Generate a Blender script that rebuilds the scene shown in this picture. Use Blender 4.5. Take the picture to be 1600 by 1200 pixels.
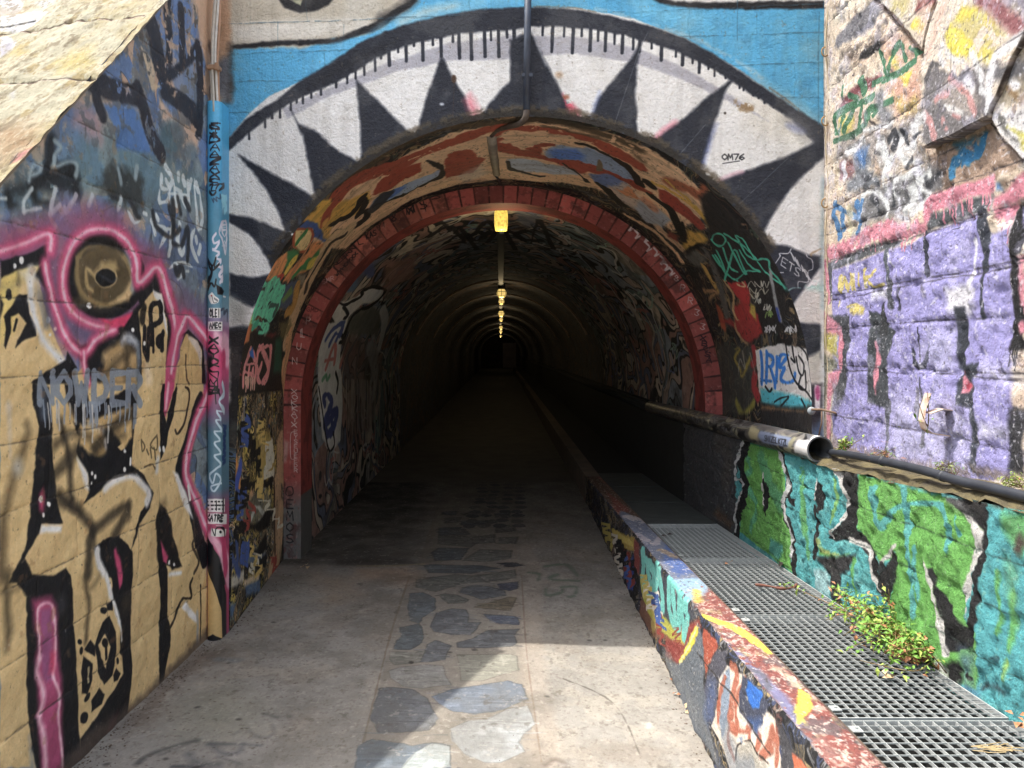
# Painted stone tunnel mouth seen from the sunken path in front of it.
# X right, Y into the tunnel, Z up, metres.
import bpy, bmesh, math, random
import numpy as np
from mathutils import Vector, Matrix
R = math.radians
scene = bpy.context.scene
for o in list(bpy.data.objects): bpy.data.objects.remove(o)

# ------------------------------------------------------------------ camera
EYE = np.array([0.0, 0.0, 1.6]); FOC = 1200.0; CX, CY = 800.0, 545.0
cam_d = bpy.data.cameras.new('camera'); cam = bpy.data.objects.new('camera', cam_d)
scene.collection.objects.link(cam); scene.camera = cam
cam.location = EYE; cam.rotation_euler = (R(90), 0, 0)
cam_d.sensor_fit = 'HORIZONTAL'; cam_d.sensor_width = 36; cam_d.lens = 36 * FOC / 1600
cam_d.shift_y = -(600 - CY) / 1600; cam_d.clip_start = 0.05; cam_d.clip_end = 600
# ------------------------------------------------------------------ sky, sun, exposure
SUNV = Vector((-0.42, 0.045, 1.0)).normalized()       # towards the sun
world = bpy.data.worlds.new('World'); scene.world = world; world.use_nodes = True
wn = world.node_tree.nodes; bgn = wn['Background']
sky = wn.new('ShaderNodeTexSky'); sky.sky_type = 'NISHITA'; sky.sun_disc = False
sky.sun_elevation = math.asin(SUNV.z); sky.sun_rotation = math.atan2(SUNV.x, SUNV.y)
sky.air_density = 1.3; sky.dust_density = 5.0; sky.ozone_density = .6
hs = wn.new('ShaderNodeHueSaturation'); hs.inputs['Saturation'].default_value = .55      # hazy white sky
world.node_tree.links.new(sky.outputs[0], hs.inputs['Color']); world.node_tree.links.new(hs.outputs[0], bgn.inputs[0]); bgn.inputs[1].default_value = 0.15
sun_d = bpy.data.lights.new('sun', 'SUN'); sun_d.energy = 2.0; sun_d.angle = R(0.5); sun_d.color = (1.0, .95, .87)
sun = bpy.data.objects.new('sun', sun_d); scene.collection.objects.link(sun)
sun.rotation_euler = SUNV.to_track_quat('Z', 'Y').to_euler()
scene.view_settings.view_transform = 'Standard'; scene.view_settings.look = 'None'
scene.view_settings.exposure = 1.65; scene.view_settings.gamma = 1.0; scene.view_settings.use_curve_mapping = False
scene.cycles.use_denoising = True
scene.cycles.max_bounces = 10; scene.cycles.diffuse_bounces = 8
try: scene.cycles.denoiser = 'OPENIMAGEDENOISE'
except Exception: pass

# ------------------------------------------------------------------ object helpers
COL = scene.collection
def tag(o, label=None, cat=None, group=None, kind=None):
    if label: o['label'] = label
    if cat: o['category'] = cat
    if group: o['group'] = group
    if kind: o['kind'] = kind
    return o
def empty(name, loc, rot=(0, 0, 0)):
    o = bpy.data.objects.new(name, None); COL.objects.link(o); o.location = loc; o.rotation_euler = rot
    o.empty_display_size = .05; return o
def link(name, me, mat, parent=None, smooth=False):
    o = bpy.data.objects.new(name, me); COL.objects.link(o)
    if mat is not None:
        for m in (mat if isinstance(mat, (list, tuple)) else [mat]): me.materials.append(m)
    if smooth: me.polygons.foreach_set('use_smooth', [True] * len(me.polygons))
    if parent is not None:
        o.parent = parent; o.matrix_parent_inverse = Matrix.LocRotScale(parent.location, parent.rotation_euler, parent.scale).inverted()
    return o
def from_bm(name, bm, mat, parent=None, smooth=False):
    me = bpy.data.meshes.new(name); bm.normal_update(); bm.to_mesh(me); bm.free()
    return link(name, me, mat, parent, smooth)
def pydata(name, vs, fs, mat, parent=None, smooth=False, uvs=None):
    me = bpy.data.meshes.new(name); me.from_pydata([tuple(map(float, v)) for v in vs], [], fs); me.update()
    if uvs is not None:
        ul = me.uv_layers.new(name='uv'); li = np.zeros(len(me.loops), int); me.loops.foreach_get('vertex_index', li)
        ul.data.foreach_set('uv', np.asarray(uvs, np.float32)[li].ravel())
    return link(name, me, mat, parent, smooth)
def box(bm, x0, x1, y0, y1, z0, z1, bev=0):
    r = bmesh.ops.create_cube(bm, size=1)
    for v in r['verts']:
        v.co = Vector((x0 + (v.co.x + .5) * (x1 - x0), y0 + (v.co.y + .5) * (y1 - y0), z0 + (v.co.z + .5) * (z1 - z0)))
    if bev: bmesh.ops.bevel(bm, geom=list({e for v in r['verts'] for e in v.link_edges}), offset=bev, segments=2, affect='EDGES')
def tube(bm, pts, rad, seg=12, cap=True, jit=0):
    pts = [Vector(p) for p in pts]; rings = []
    n = len(pts); rads = rad if isinstance(rad, (list, tuple)) else [rad] * n
    up = Vector((0, 0, 1)); prev = None
    for i, p in enumerate(pts):
        t = (pts[min(i + 1, n - 1)] - pts[max(i - 1, 0)]).normalized()
        a = prev if prev is not None else (up if abs(t.z) < .9 else Vector((1, 0, 0)))
        b = t.cross(a).normalized(); a = b.cross(t).normalized(); prev = a
        rings.append([bm.verts.new(p + (a * math.cos(2 * math.pi * k / seg) + b * math.sin(2 * math.pi * k / seg)) * rads[i] * (1 + jit * random.uniform(-1, 1))) for k in range(seg)])
    for i in range(n - 1):
        for k in range(seg):
            bm.faces.new((rings[i][k], rings[i][(k + 1) % seg], rings[i + 1][(k + 1) % seg], rings[i + 1][k]))
    if cap: bm.faces.new(rings[0][::-1]); bm.faces.new(rings[-1])
def spline(pts, n=8):
    P = [np.array(p, float) for p in pts]; out = []
    for i in range(len(P) - 1):
        a, b, c, d = P[max(i - 1, 0)], P[i], P[i + 1], P[min(i + 2, len(P) - 1)]
        for t in np.linspace(0, 1, n, endpoint=False):
            out.append(.5 * ((2 * b) + (c - a) * t + (2 * a - 5 * b + 4 * c - d) * t * t + (3 * b - a - 3 * c + d) * t ** 3))
    out.append(P[-1]); return out

# ------------------------------------------------------------------ material helpers
def srgb(c):
    c = np.asarray(c, float) / 255.0
    return np.where(c <= .04045, c / 12.92, ((c + .055) / 1.055) ** 2.4)
def rgba(c): return tuple(srgb(c)) + (1,)
def newmat(name):
    m = bpy.data.materials.new(name); m.use_nodes = True
    return m, m.node_tree.nodes, m.node_tree.links, m.node_tree.nodes['Principled BSDF']
def nz(N, L, scale, detail=6, rough=.6, co=None, dist=0):
    n = N.new('ShaderNodeTexNoise'); n.inputs['Scale'].default_value = scale; n.inputs['Detail'].default_value = detail
    n.inputs['Roughness'].default_value = rough; n.inputs['Distortion'].default_value = dist
    if co is not None: L.new(co, n.inputs['Vector'])
    return n
def ramp(N, L, src, stops):
    r = N.new('ShaderNodeValToRGB'); L.new(src, r.inputs[0]); e = r.color_ramp.elements
    while len(e) < len(stops): e.new(.5)
    for el, (p, c) in zip(e, stops):
        el.position = p; el.color = (c, c, c, 1) if isinstance(c, (int, float)) else rgba(c)
    return r
def mix(N, L, a, b, f, mode='MIX'):
    m = N.new('ShaderNodeMix'); m.data_type = 'RGBA'; m.blend_type = mode
    for i, v in ((0, f), (6, a), (7, b)):
        if hasattr(v, 'is_linked') or hasattr(v, 'links'): L.new(v, m.inputs[i])
        elif i == 0: m.inputs[0].default_value = v
        else: m.inputs[i].default_value = v
    return m.outputs[2]
def simple(name, c1, c2=None, scale=20, rough=.7, bump=.2, metal=0, bscale=None, dist=.005):
    m, N, L, B = newmat(name); tc = N.new('ShaderNodeTexCoord')
    n = nz(N, L, scale, 8, .65, tc.outputs['Object'])
    r = ramp(N, L, n.outputs[0], [(.3, c1), (.7, c2 or c1)]); L.new(r.outputs[0], B.inputs['Base Color'])
    B.inputs['Roughness'].default_value = rough; B.inputs['Metallic'].default_value = metal
    if bump:
        n2 = nz(N, L, bscale or scale * 3, 6, .7, tc.outputs['Object']); b = N.new('ShaderNodeBump')
        b.inputs['Strength'].default_value = bump; b.inputs['Distance'].default_value = dist
        L.new(n2.outputs[0], b.inputs['Height']); L.new(b.outputs[0], B.inputs['Normal'])
    return m
def paintmat(name, surf, rough=.8, fine=.35, fdist=.004, hdist=.02, fscale=90, grime=.25, spec=.3):
    """spray-paint layer computed in wall coordinates, with procedural grain, grime and relief on top"""
    m, N, L, B = newmat(name); tc = N.new('ShaderNodeTexCoord')
    im = N.new('ShaderNodeTexImage'); im.image = surf.image(); im.extension = 'EXTEND'; im.interpolation = 'Cubic'
    L.new(tc.outputs['UV'], im.inputs[0]); ob = tc.outputs['Object']
    g = nz(N, L, 3.5, 9, .72, ob); gr = ramp(N, L, g.outputs[0], [(.32, 1 - grime), (.62, 1.0)])
    c = mix(N, L, im.outputs[0], gr.outputs[0], 1.0, 'MULTIPLY')
    sp = nz(N, L, 420, 3, .7, ob); sr = ramp(N, L, sp.outputs[0], [(.3, .6), (.42, 1.0)])
    c = mix(N, L, c, sr.outputs[0], .8, 'MULTIPLY')
    pt = nz(N, L, 38, 6, .75, ob); pr = ramp(N, L, pt.outputs[0], [(.3, .86), (.7, 1.1)])
    c = mix(N, L, c, pr.outputs[0], .9, 'MULTIPLY')
    L.new(c, B.inputs['Base Color'])
    B.inputs['Roughness'].default_value = rough; B.inputs['Specular IOR Level'].default_value = spec
    b1 = N.new('ShaderNodeBump'); b1.inputs['Strength'].default_value = 1; b1.inputs['Distance'].default_value = hdist
    L.new(im.outputs[1], b1.inputs['Height'])
    f = nz(N, L, fscale, 8, .7, ob); b2 = N.new('ShaderNodeBump'); b2.inputs['Strength'].default_value = fine
    b2.inputs['Distance'].default_value = fdist * 3
    L.new(f.outputs[0], b2.inputs['Height']); L.new(b1.outputs[0], b2.inputs['Normal']); L.new(b2.outputs[0], B.inputs['Normal'])
    return m

# ------------------------------------------------------------------ paint engine (works in surface coordinates)
RNG = np.random.RandomState(5)
def vnoise(h, w, cy, cx, seed, octs=4, gain=.55):
    out = np.zeros((h, w), np.float32); amp = 1.; tot = 0.
    rs = np.random.RandomState(seed)
    for o in range(octs):
        gy, gx = int(h / cy) + 3, int(w / cx) + 3
        G = rs.rand(gy, gx).astype(np.float32)
        y = np.arange(h) / cy; x = np.arange(w) / cx; yi = y.astype(int); xi = x.astype(int)
        fy = (y - yi); fx = (x - xi); fy = (fy * fy * (3 - 2 * fy))[:, None].astype(np.float32); fx = (fx * fx * (3 - 2 * fx))[None].astype(np.float32)
        a = G[yi][:, xi]; b = G[yi][:, xi + 1]; c = G[yi + 1][:, xi]; d = G[yi + 1][:, xi + 1]
        out += amp * ((a * (1 - fx) + b * fx) * (1 - fy) + (c * (1 - fx) + d * fx) * fy); tot += amp
        amp *= gain; cy = max(cy / 2, 1.01); cx = max(cx / 2, 1.01)
    return out / tot
def catmull(P, closed, n=6):
    P = np.asarray(P, float); m = len(P)
    if m < 3: return P
    out = []; rng = range(m) if closed else range(m - 1)
    for i in rng:
        if closed: a, b, c, d = P[(i - 1) % m], P[i], P[(i + 1) % m], P[(i + 2) % m]
        else: a, b, c, d = P[max(i - 1, 0)], P[i], P[i + 1], P[min(i + 2, m - 1)]
        for t in np.arange(n) / n:
            out.append(.5 * (2 * b + (c - a) * t + (2 * a - 5 * b + 4 * c - d) * t * t + (3 * b - a - 3 * c + d) * t ** 3))
    if not closed: out.append(P[-1])
    return np.array(out)
_ZO = [0., 0., 1.]
def Z(x0=0, y0=0, s=1.): _ZO[:] = [x0, y0, s]        # frame in which the next traced points are written
def pts(s):
    if isinstance(s, str):
        s = [[float(v) for v in q.split(',')] for q in s.split()]
    a = np.asarray(s, float).reshape(-1, 2)
    return a / _ZO[2] + np.array(_ZO[:2])
class Surf:
    def __init__(self, name, W, H, P, base=(128, 128, 128), k=1.0, sat=.88):
        self.name, self.W, self.H, self.P, self.k, self.sat, self.rmax, self.crisp = name, W, H, P, k, sat, 400, 1.
        self.col = np.empty((H, W, 3), np.float32); self.col[:] = base; self.hgt = np.full((H, W), .5, np.float32)
        gu, gv = np.meshgrid(np.linspace(0, 1, 160), np.linspace(0, 1, 120)); self.gu, self.gv = gu.ravel(), gv.ravel()
        self.gp = self.proj(self.gu, self.gv); self.N = vnoise(H, W, 14, 14, hash(name) % 1000 if False else len(name) * 7 + W % 97, 4) - .5
        self.Nb = vnoise(H, W, 60, 60, W % 89 + H % 13, 5) - .5
        self._img = None
    def proj(self, u, v):
        p = np.asarray(self.P(np.asarray(u, float), np.asarray(v, float))) - EYE
        y = np.where(p[:, 1] < .05, .05, p[:, 1])
        return np.stack([CX + FOC * p[:, 0] / y, CY - FOC * p[:, 2] / y], 1)
    def inv(self, pp):
        """where the sight line through each traced point meets this surface -> texture pixels"""
        pp = np.asarray(pp, float).reshape(-1, 2); out = []
        d = ((pp[:, None] - self.gp[None]) ** 2).sum(2).argmin(1); u = self.gu[d].copy(); v = self.gv[d].copy(); e = 1e-4
        for it in range(12):
            f = self.proj(u, v); fu = (self.proj(u + e, v) - f) / e; fv = (self.proj(u, v + e) - f) / e
            r = pp - f; det = fu[:, 0] * fv[:, 1] - fu[:, 1] * fv[:, 0]; det = np.where(abs(det) < 1e-3, 1e-3, det)
            u += np.clip((r[:, 0] * fv[:, 1] - r[:, 1] * fv[:, 0]) / det, -.1, .1); v += np.clip((fu[:, 0] * r[:, 1] - fu[:, 1] * r[:, 0]) / det, -.1, .1)
        u = np.clip(u, -.5, 1.5); v = np.clip(v, -.5, 1.5)
        return np.stack([u * self.W, v * self.H], 1)
    # distance of pixels from a chain of segments minus radius
    def _sdl(self, q, rr, pad):
        q = np.asarray(q); m = float(np.max(rr)) + pad
        x0, y0 = np.floor(q.min(0) - m).astype(int); x1, y1 = np.ceil(q.max(0) + m).astype(int) + 1
        x0, y0 = max(x0, 0), max(y0, 0); x1, y1 = min(x1, self.W), min(y1, self.H)
        if x1 <= x0 or y1 <= y0: return None
        D = np.full((y1 - y0, x1 - x0), 1e3, np.float32)
        for i in range(len(q) - 1):
            a, b = q[i], q[i + 1]; mm = max(rr[i], rr[i + 1]) + pad
            xa = int(max(min(a[0], b[0]) - mm, x0)); xb = int(min(max(a[0], b[0]) + mm + 2, x1)); ya = int(max(min(a[1], b[1]) - mm, y0)); yb = int(min(max(a[1], b[1]) + mm + 2, y1))
            if xb <= xa or yb <= ya: continue
            X = np.arange(xa, xb)[None] + .5 - a[0]; Y = np.arange(ya, yb)[:, None] + .5 - a[1]; d = b - a; l2 = max(d @ d, 1e-6)
            t = np.clip((X * d[0] + Y * d[1]) / l2, 0, 1)
            dd = np.sqrt((X - t * d[0]) ** 2 + (Y - t * d[1]) ** 2) - (rr[i] + (rr[i + 1] - rr[i]) * t)
            s = D[ya - y0:yb - y0, xa - x0:xb - x0]; np.minimum(s, dd, out=s)
        return D, x0, y0, x1, y1
    def _blend(self, A, c, x0, y0, x1, y1, wear=0, h=None, mode='n'):
        if wear:
            n = self.N[y0:y1, x0:x1] + self.Nb[y0:y1, x0:x1]
            A = A * np.clip((n + .42 - wear * .5) * 9, 0, 1)
        A3 = A[..., None]; s = self.col[y0:y1, x0:x1]
        if mode == 'm': s *= (1 - A3) + A3 * (np.asarray(c, np.float32) / 255)
        else: s[:] = s * (1 - A3) + np.asarray(c, np.float32) * A3
        if h is not None: t = self.hgt[y0:y1, x0:x1]; t += h * A
    def line(self, p, w, c, soft=1.2, rough=1.0, a=1., smooth=True, wear=0, taper=False, h=None, raw=False):
        soft *= self.crisp; rough *= self.crisp
        p = pts(p) if not raw else np.asarray(p, float)
        sc = 1 if raw else _ZO[2]
        w = np.asarray(w, float) / sc * np.ones(len(p)); 
        if smooth and len(p) > 2:
            t = catmull(np.column_stack([p, w]), False, 5); p, w = t[:, :2], np.maximum(t[:, 2], .2)
        if taper: w = w * np.clip(np.minimum(np.arange(len(w)) + 1., np.arange(len(w))[::-1] + 1.) / (.3 * len(w)), .25, 1)
        if len(p) < 2: p = np.vstack([p, p + .5]); w = np.r_[w, w]
        t = np.gradient(p, axis=0); nrm = np.stack([-t[:, 1], t[:, 0]], 1); nrm /= np.linalg.norm(nrm, axis=1, keepdims=True) + 1e-9
        q = self.inv(p); q2 = self.inv(p + nrm * w[:, None] / 2); rr = np.clip(np.linalg.norm(q - q2, axis=1), .55, self.rmax)
        dj = np.linalg.norm(np.diff(q, axis=0), axis=1)
        if (dj > .6 * self.W).any(): return
        r = self._sdl(q, rr, soft + rough + 2)
        if r is None: return
        D, x0, y0, x1, y1 = r
        D = D + rough * 2 * self.N[y0:y1, x0:x1]
        self._blend(np.clip(.5 - D / (2 * soft), 0, 1) * a, c, x0, y0, x1, y1, wear, h)
    def poly(self, p, c, soft=1.2, rough=1.5, a=1., smooth=False, wear=0, h=None, mode='n', raw=False):
        p = pts(p) if not raw else np.asarray(p, float)
        if smooth: p = catmull(p, True)
        else:
            e = [];
            for i in range(len(p)):
                A_, B_ = p[i], p[(i + 1) % len(p)]; k = int(np.linalg.norm(B_ - A_) / 25) + 1
                e += [A_ + (B_ - A_) * t / k for t in range(k)]
            p = np.array(e)
        self.tpoly(self.inv(p), c, soft, rough, a, wear, h, mode)
    def tpoly(self, q, c, soft=1.2, rough=1.5, a=1., wear=0, h=None, mode='n'):
        q = np.asarray(q, float); qc = np.vstack([q, q[:1]])
        r = self._sdl(qc, np.zeros(len(qc)), soft + rough + 3)
        if r is None: return
        D, x0, y0, x1, y1 = r; ins = np.zeros(D.shape, bool); X = np.arange(x0, x1) + .5
        Ys = np.arange(y0, y1) + .5
        for i in range(len(q)):
            (xa, ya), (xb, yb) = qc[i], qc[i + 1]
            if ya == yb: continue
            m = ((Ys >= min(ya, yb)) & (Ys < max(ya, yb))); 
            if not m.any(): continue
            xs = xa + (Ys[m] - ya) * (xb - xa) / (yb - ya); ins[m] ^= X[None] < xs[:, None]
        D = np.where(ins, -D, D) + rough * 2 * self.N[y0:y1, x0:x1]
        self._blend(np.clip(.5 - D / (2 * soft), 0, 1) * a, c, x0, y0, x1, y1, wear, h, mode)
    def ell(self, cx, cy, rx, ry, c, rot=0, **k):
        t = np.linspace(0, 2 * math.pi, 28, endpoint=False); co, si = math.cos(rot), math.sin(rot)
        self.poly([(cx + rx * math.cos(a) * co - ry * math.sin(a) * si, cy + rx * math.cos(a) * si + ry * math.sin(a) * co) for a in t], c, **k)
    def drips(self, p, w, c, ln, n, seed=1, a=.95):
        rs = np.random.RandomState(seed); P = pts(p) * 1.; L_ = np.r_[0, np.cumsum(np.linalg.norm(np.diff(P, axis=0), axis=1))]
        for k in range(n):
            s = rs.rand() * L_[-1]; x = np.interp(s, L_, P[:, 0]); y = np.interp(s, L_, P[:, 1]); l = ln / _ZO[2] * (.25 + rs.rand() * .9)
            self.line([(x, y), (x + .4, y + l * .6), (x, y + l)], w / _ZO[2] * (.7 + .6 * rs.rand()), c, .8, .6, a, raw=True)
    def marble(self, region, pal, cell=70, seed=1, K=7, warp=60, line=.16, lc=(22, 22, 24), a=1., soft=3, aspect=1., wear=0):
        """overlapping faded throw-ups: warped bands of many old paints with dark outlines"""
        if region is None: x0 = y0 = 0; x1, y1 = self.W, self.H; M = np.ones((self.H, self.W), np.float32)
        else:
            old = self.col; M3 = np.zeros_like(self.col); self.col = M3; self.poly(region, (1, 1, 1), soft=soft, rough=4); self.col = old; M = M3[..., 0]
            ys = np.where(M.max(1) > 0)[0]; xs = np.where(M.max(0) > 0)[0]
            if not len(ys) or not len(xs): return
            x0, x1, y0, y1 = xs[0], xs[-1] + 1, ys[0], ys[-1] + 1; M = M[y0:y1, x0:x1]
        h, w = y1 - y0, x1 - x0; cx = cell * aspect
        n = vnoise(h + 2 * warp, w + 2 * warp, cell, cx, seed, 3, .42)
        wx = (vnoise(h, w, cell * .8, cx * .8, seed + 1, 2) - .5) * 2 * warp; wy = (vnoise(h, w, cell * .8, cx * .8, seed + 2, 2) - .5) * 2 * warp
        yy, xx = np.mgrid[0:h, 0:w]
        v = n[np.clip((yy + warp + wy).astype(int), 0, h + 2 * warp - 1), np.clip((xx + warp + wx).astype(int), 0, w + 2 * warp - 1)]
        v = (v - v.min()) / (v.max() - v.min() + 1e-6) * K * 2.2; idx = v.astype(int); fr = v - idx
        pal = np.array(pal, np.float32); sel = vnoise(h, w, cell * 1.6, cx * 1.6, seed + 5, 2) * 4
        C = pal[(idx * 3 + sel.astype(int)) % len(pal)]
        gx = np.abs(np.gradient(v)[0]) + np.abs(np.gradient(v)[1]); lw = (vnoise(h, w, cell, cx, seed + 9, 2) * 2.2) * line
        Lm = np.clip((lw - np.minimum(fr, 1 - fr)) / (gx + .02), 0, 1)[..., None]
        C = C * (1 - Lm) + np.array(lc, np.float32) * Lm; C = C * (1 + (self.N[y0:y1, x0:x1, None]) * .35)
        self._blend(M * a, 0, x0, y0, x1, y1) if False else None
        A = M * a
        if wear: A = A * np.clip((self.N[y0:y1, x0:x1] + self.Nb[y0:y1, x0:x1] + .42 - wear * .5) * 9, 0, 1)
        s = self.col[y0:y1, x0:x1]; s[:] = s * (1 - A[..., None]) + C * A[..., None]
    def mottle(self, c, amt, cell, seed, thr=.55, sharp=8, region=None):
        n = vnoise(self.H, self.W, cell, cell, seed, 6, .62); A = np.clip((n - thr) * sharp, 0, 1) * amt
        self.col[:] = self.col * (1 - A[..., None]) + np.asarray(c, np.float32) * A[..., None]
    def streaks(self, amt, seed, cx=9, cy=260, thr=.52, c=(60, 52, 44)):
        n = vnoise(self.H, self.W, cy, cx, seed, 3, .6) * .6 + vnoise(self.H, self.W, 150, 150, seed + 1, 3) * .4
        A = np.clip((n - thr) * 7, 0, 1)[..., None] * amt; self.col[:] = self.col * (1 - A) + np.asarray(c, np.float32) * A
    def image(self):
        if self._img: return self._img
        im = bpy.data.images.new(self.name, self.W, self.H, alpha=True); im.alpha_mode = 'CHANNEL_PACKED'
        lin = srgb(np.clip(self.col, 0, 255)) * self.k; lum = (lin * [.3, .5, .2]).sum(-1, keepdims=True); lin = lum + (lin - lum) * self.sat; lin = .006 + .98 * lin   # muted, with blacks lifted: a haze veil put into the paint
        s = np.where(lin <= .0031308, lin * 12.92, 1.055 * np.maximum(lin, 1e-9) ** (1 / 2.4) - .055)
        buf = np.dstack([np.clip(s, 0, 1), np.clip(self.hgt, 0, 1)]).astype(np.float32)
        im.pixels.foreach_set(buf.ravel()); im.update(); im.pack(); self._img = im; return im
# stroke lettering: every glyph drawn by hand on a 4 x 6 grid
G = {'A': ['0,6 2,0 4,6', '1,4 3,4'], 'B': ['0,0 0,6 3,6 4,5 3,3 0,3', '0,0 3,0 3.5,1.5 3,3'], 'C': ['4,1 2,0 0,2 0,4 2,6 4,5'], 'D': ['0,0 0,6 3,5 4,3 3,1 0,0'],
 'E': ['4,0 0,0 0,6 4,6', '0,3 3,3'], 'F': ['4,0 0,0 0,6', '0,3 3,3'], 'G': ['4,1 2,0 0,2 0,4 2,6 4,5 4,3 2,3'], 'H': ['0,0 0,6', '4,0 4,6', '0,3 4,3'], 'I': ['2,0 2,6'],
 'K': ['0,0 0,6', '4,0 0,3.4 4,6'], 'L': ['0,0 0,6 4,6'], 'M': ['0,6 .5,0 2,4 3.5,0 4,6'], 'N': ['0,6 0,0 4,6 4,0'], 'O': ['2,0 0,2 0,4 2,6 4,4 4,2 2,0'], 'P': ['0,6 0,0 3,0 4,1.5 3,3 0,3'],
 'R': ['0,6 0,0 3,0 4,1.5 3,3 0,3', '1.5,3 4,6'], 'S': ['4,.6 2,0 0,1.2 1,3 3,3.4 4,5 2,6 0,5.4'], 'T': ['0,0 4,0', '2,0 2,6'], 'U': ['0,0 0,4.5 2,6 4,4.5 4,0'], 'V': ['0,0 2,6 4,0'],
 'W': ['0,0 1,6 2,2 3,6 4,0'], 'X': ['0,0 4,6', '4,0 0,6'], 'Y': ['0,0 2,3 4,0', '2,3 2,6'], 'Z': ['0,0 4,0 0,6 4,6'], '1': ['1,1 2,0 2,6'], '6': ['3.5,0 .5,2.5 0,4.5 2,6 4,4.5 2.5,3 .3,4'], '7': ['0,0 4,0 1.5,6'],
 '!': ['2,0 2,4', '2,5.7 2,6'], '3': ['0,0 4,0 2,2.6 4,4.4 2,6 0,5'], '2': ['0,1 2,0 4,1.5 0,6 4,6'], ' ': [], '8': ['2,3 .5,1.5 2,0 3.5,1.5 2,3 0,4.5 2,6 4,4.5 2,3'], '.': ['1.5,6 2,6'], '-': ['.5,3 3.5,3'], '5': ['4,0 .5,0 .3,2.8 2.6,2.6 4,4.2 2.2,6 0,5.2']}
def write(S, txt, org, ex, ey, w, c, gap=1.35, sm=False, jit=0, seed=3, **k):
    """org = top-left of first letter, ex/ey = letter width / height vectors, in the current tracing frame"""
    rs = np.random.RandomState(seed); org, ex, ey = (np.array(v, float) for v in (org, ex, ey))
    for i, ch in enumerate(txt):
        for st in G.get(ch, []):
            q = [org + ex * gap * i + ex * (float(a.split(',')[0]) / 4 + jit * rs.randn() * .3) + ey * (float(a.split(',')[1]) / 6 + jit * rs.randn() * .2) for a in st.split()]
            S.line(q, w, c, .8, .5, smooth=sm, **k)
def scrawl(S, x0, y0, x1, y1, n, w, c, seed=1, amp=10, **k):
    """illegible running handstyle between two points"""
    rs = np.random.RandomState(seed); a = np.array((x0, y0), float); b = np.array((x1, y1), float); d = (b - a); L_ = np.linalg.norm(d); d /= L_; nn = np.array((-d[1], d[0]))
    q = [a + d * L_ * (i / n) + d * rs.randn() * amp * .35 + nn * amp * ((-1) ** i) * (.4 + .7 * rs.rand()) for i in range(n + 1)]
    S.line(q, w, c, .8, .5, **k)

# ------------------------------------------------------------------ the surfaces of the place
LX = -1.68
def facY(x): return 4.22 - .08 * x
def wtop(y): return -.22 + .95 * y                       # sloped top of the left wall
def ktop(y): return np.maximum(.67 - .05 * np.asarray(y, float), .27)
def fac_pt(px, py):
    dx = (np.asarray(px, float) - CX) / FOC; Y = 4.22 / (1 + .08 * dx)
    return np.stack([dx * Y, Y, 1.6 + (CY - np.asarray(py, float)) / FOC * Y], -1)
def at_Y(px, py, Y):
    px = np.asarray(px, float); py = np.asarray(py, float)
    return np.stack([(px - CX) / FOC * Y, Y + 0 * px, 1.6 + (CY - py) / FOC * Y], -1)
def arch_px(s, cx, cy, r, xl, yl, xr, yr):
    s = np.asarray(s, float); a = math.pi * np.clip((s - .14) / .72, 0, 1)
    x = cx - r * np.cos(a); y = cy - r * np.sin(a)
    tl = np.clip(s / .14, 0, 1); tr = np.clip((1 - s) / .14, 0, 1)
    x = np.where(s < .14, xl + (cx - r - xl) * tl, np.where(s > .86, xr + (cx + r - xr) * tr, x))
    y = np.where(s < .14, yl + (cy - yl) * tl, np.where(s > .86, yr + (cy - yr) * tr, y)); return x, y
def archF(s):
    return fac_pt(*arch_px(s, 820, 630, 448, 358, 1002, 1272, 1010))
def archG(s, o=0, Y=5.85):
    x, y = arch_px(s, 786, 633, 343 - o, 443 + o, 880, 1129 - o, 880); return at_Y(x, y, 5.85) + np.array([0, Y - 5.85, 0])
def vault(s, Y, r=1.60):
    s = np.asarray(s, float); Y = np.asarray(Y, float); a = math.pi * np.clip((s - .14) / .72, 0, 1)
    cx = -.068 - .015 * (Y - 5.85); x = cx - r * np.cos(a); z = 1.17 + r * np.sin(a)
    z = np.where(s < .14, 1.22 * s / .14 - .05, np.where(s > .86, 1.22 * (1 - s) / .14 - .05, z)); return np.stack([x, Y + 0 * x, z], -1)

def S_(name, W, H, f, **k): return Surf(name, W, H, f, **k)
st = lambda *a: np.stack(np.broadcast_arrays(*a), -1)
LW = S_('paint_left_wall', 1320, 1660, lambda u, v: st(LX, 1.2 + 3.15 * u, 4.0 * v), base=(112, 126, 140), k=1.32, sat=.84)
FA = S_('paint_portal', 1500, 1720, lambda u, v: st(-1.75 + 3.5 * u, facY(-1.75 + 3.5 * u), 4.05 * v), base=(70, 165, 212), k=1.28)
RV = S_('paint_reveal', 2600, 520, lambda u, v: archF(u) * (1 - np.asarray(v)[..., None]) + archG(u) * np.asarray(v)[..., None], base=(60, 52, 44), k=1.75)
RG = S_('paint_ring', 2600, 64, lambda u, v: archG(u) * (1 - np.asarray(v)[..., None]) + archG(u, 27) * np.asarray(v)[..., None], base=(172, 70, 62), k=1.15, sat=.76)
RS = S_('paint_ring_soffit', 1300, 70, lambda u, v: archG(u, 27, 5.85) * (1 - np.asarray(v)[..., None]) + archG(u, 27, 6.17) * np.asarray(v)[..., None], base=(150, 60, 56))
VT = S_('paint_vault', 2000, 1200, lambda u, v: vault(u, 6.15 + 6 * np.asarray(v)), base=(60, 58, 60), k=2.5, sat=.55)
ltop = lambda y: 1.064 + .061 * np.clip(3.5 - np.asarray(y), 0, 2.5)
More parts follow.
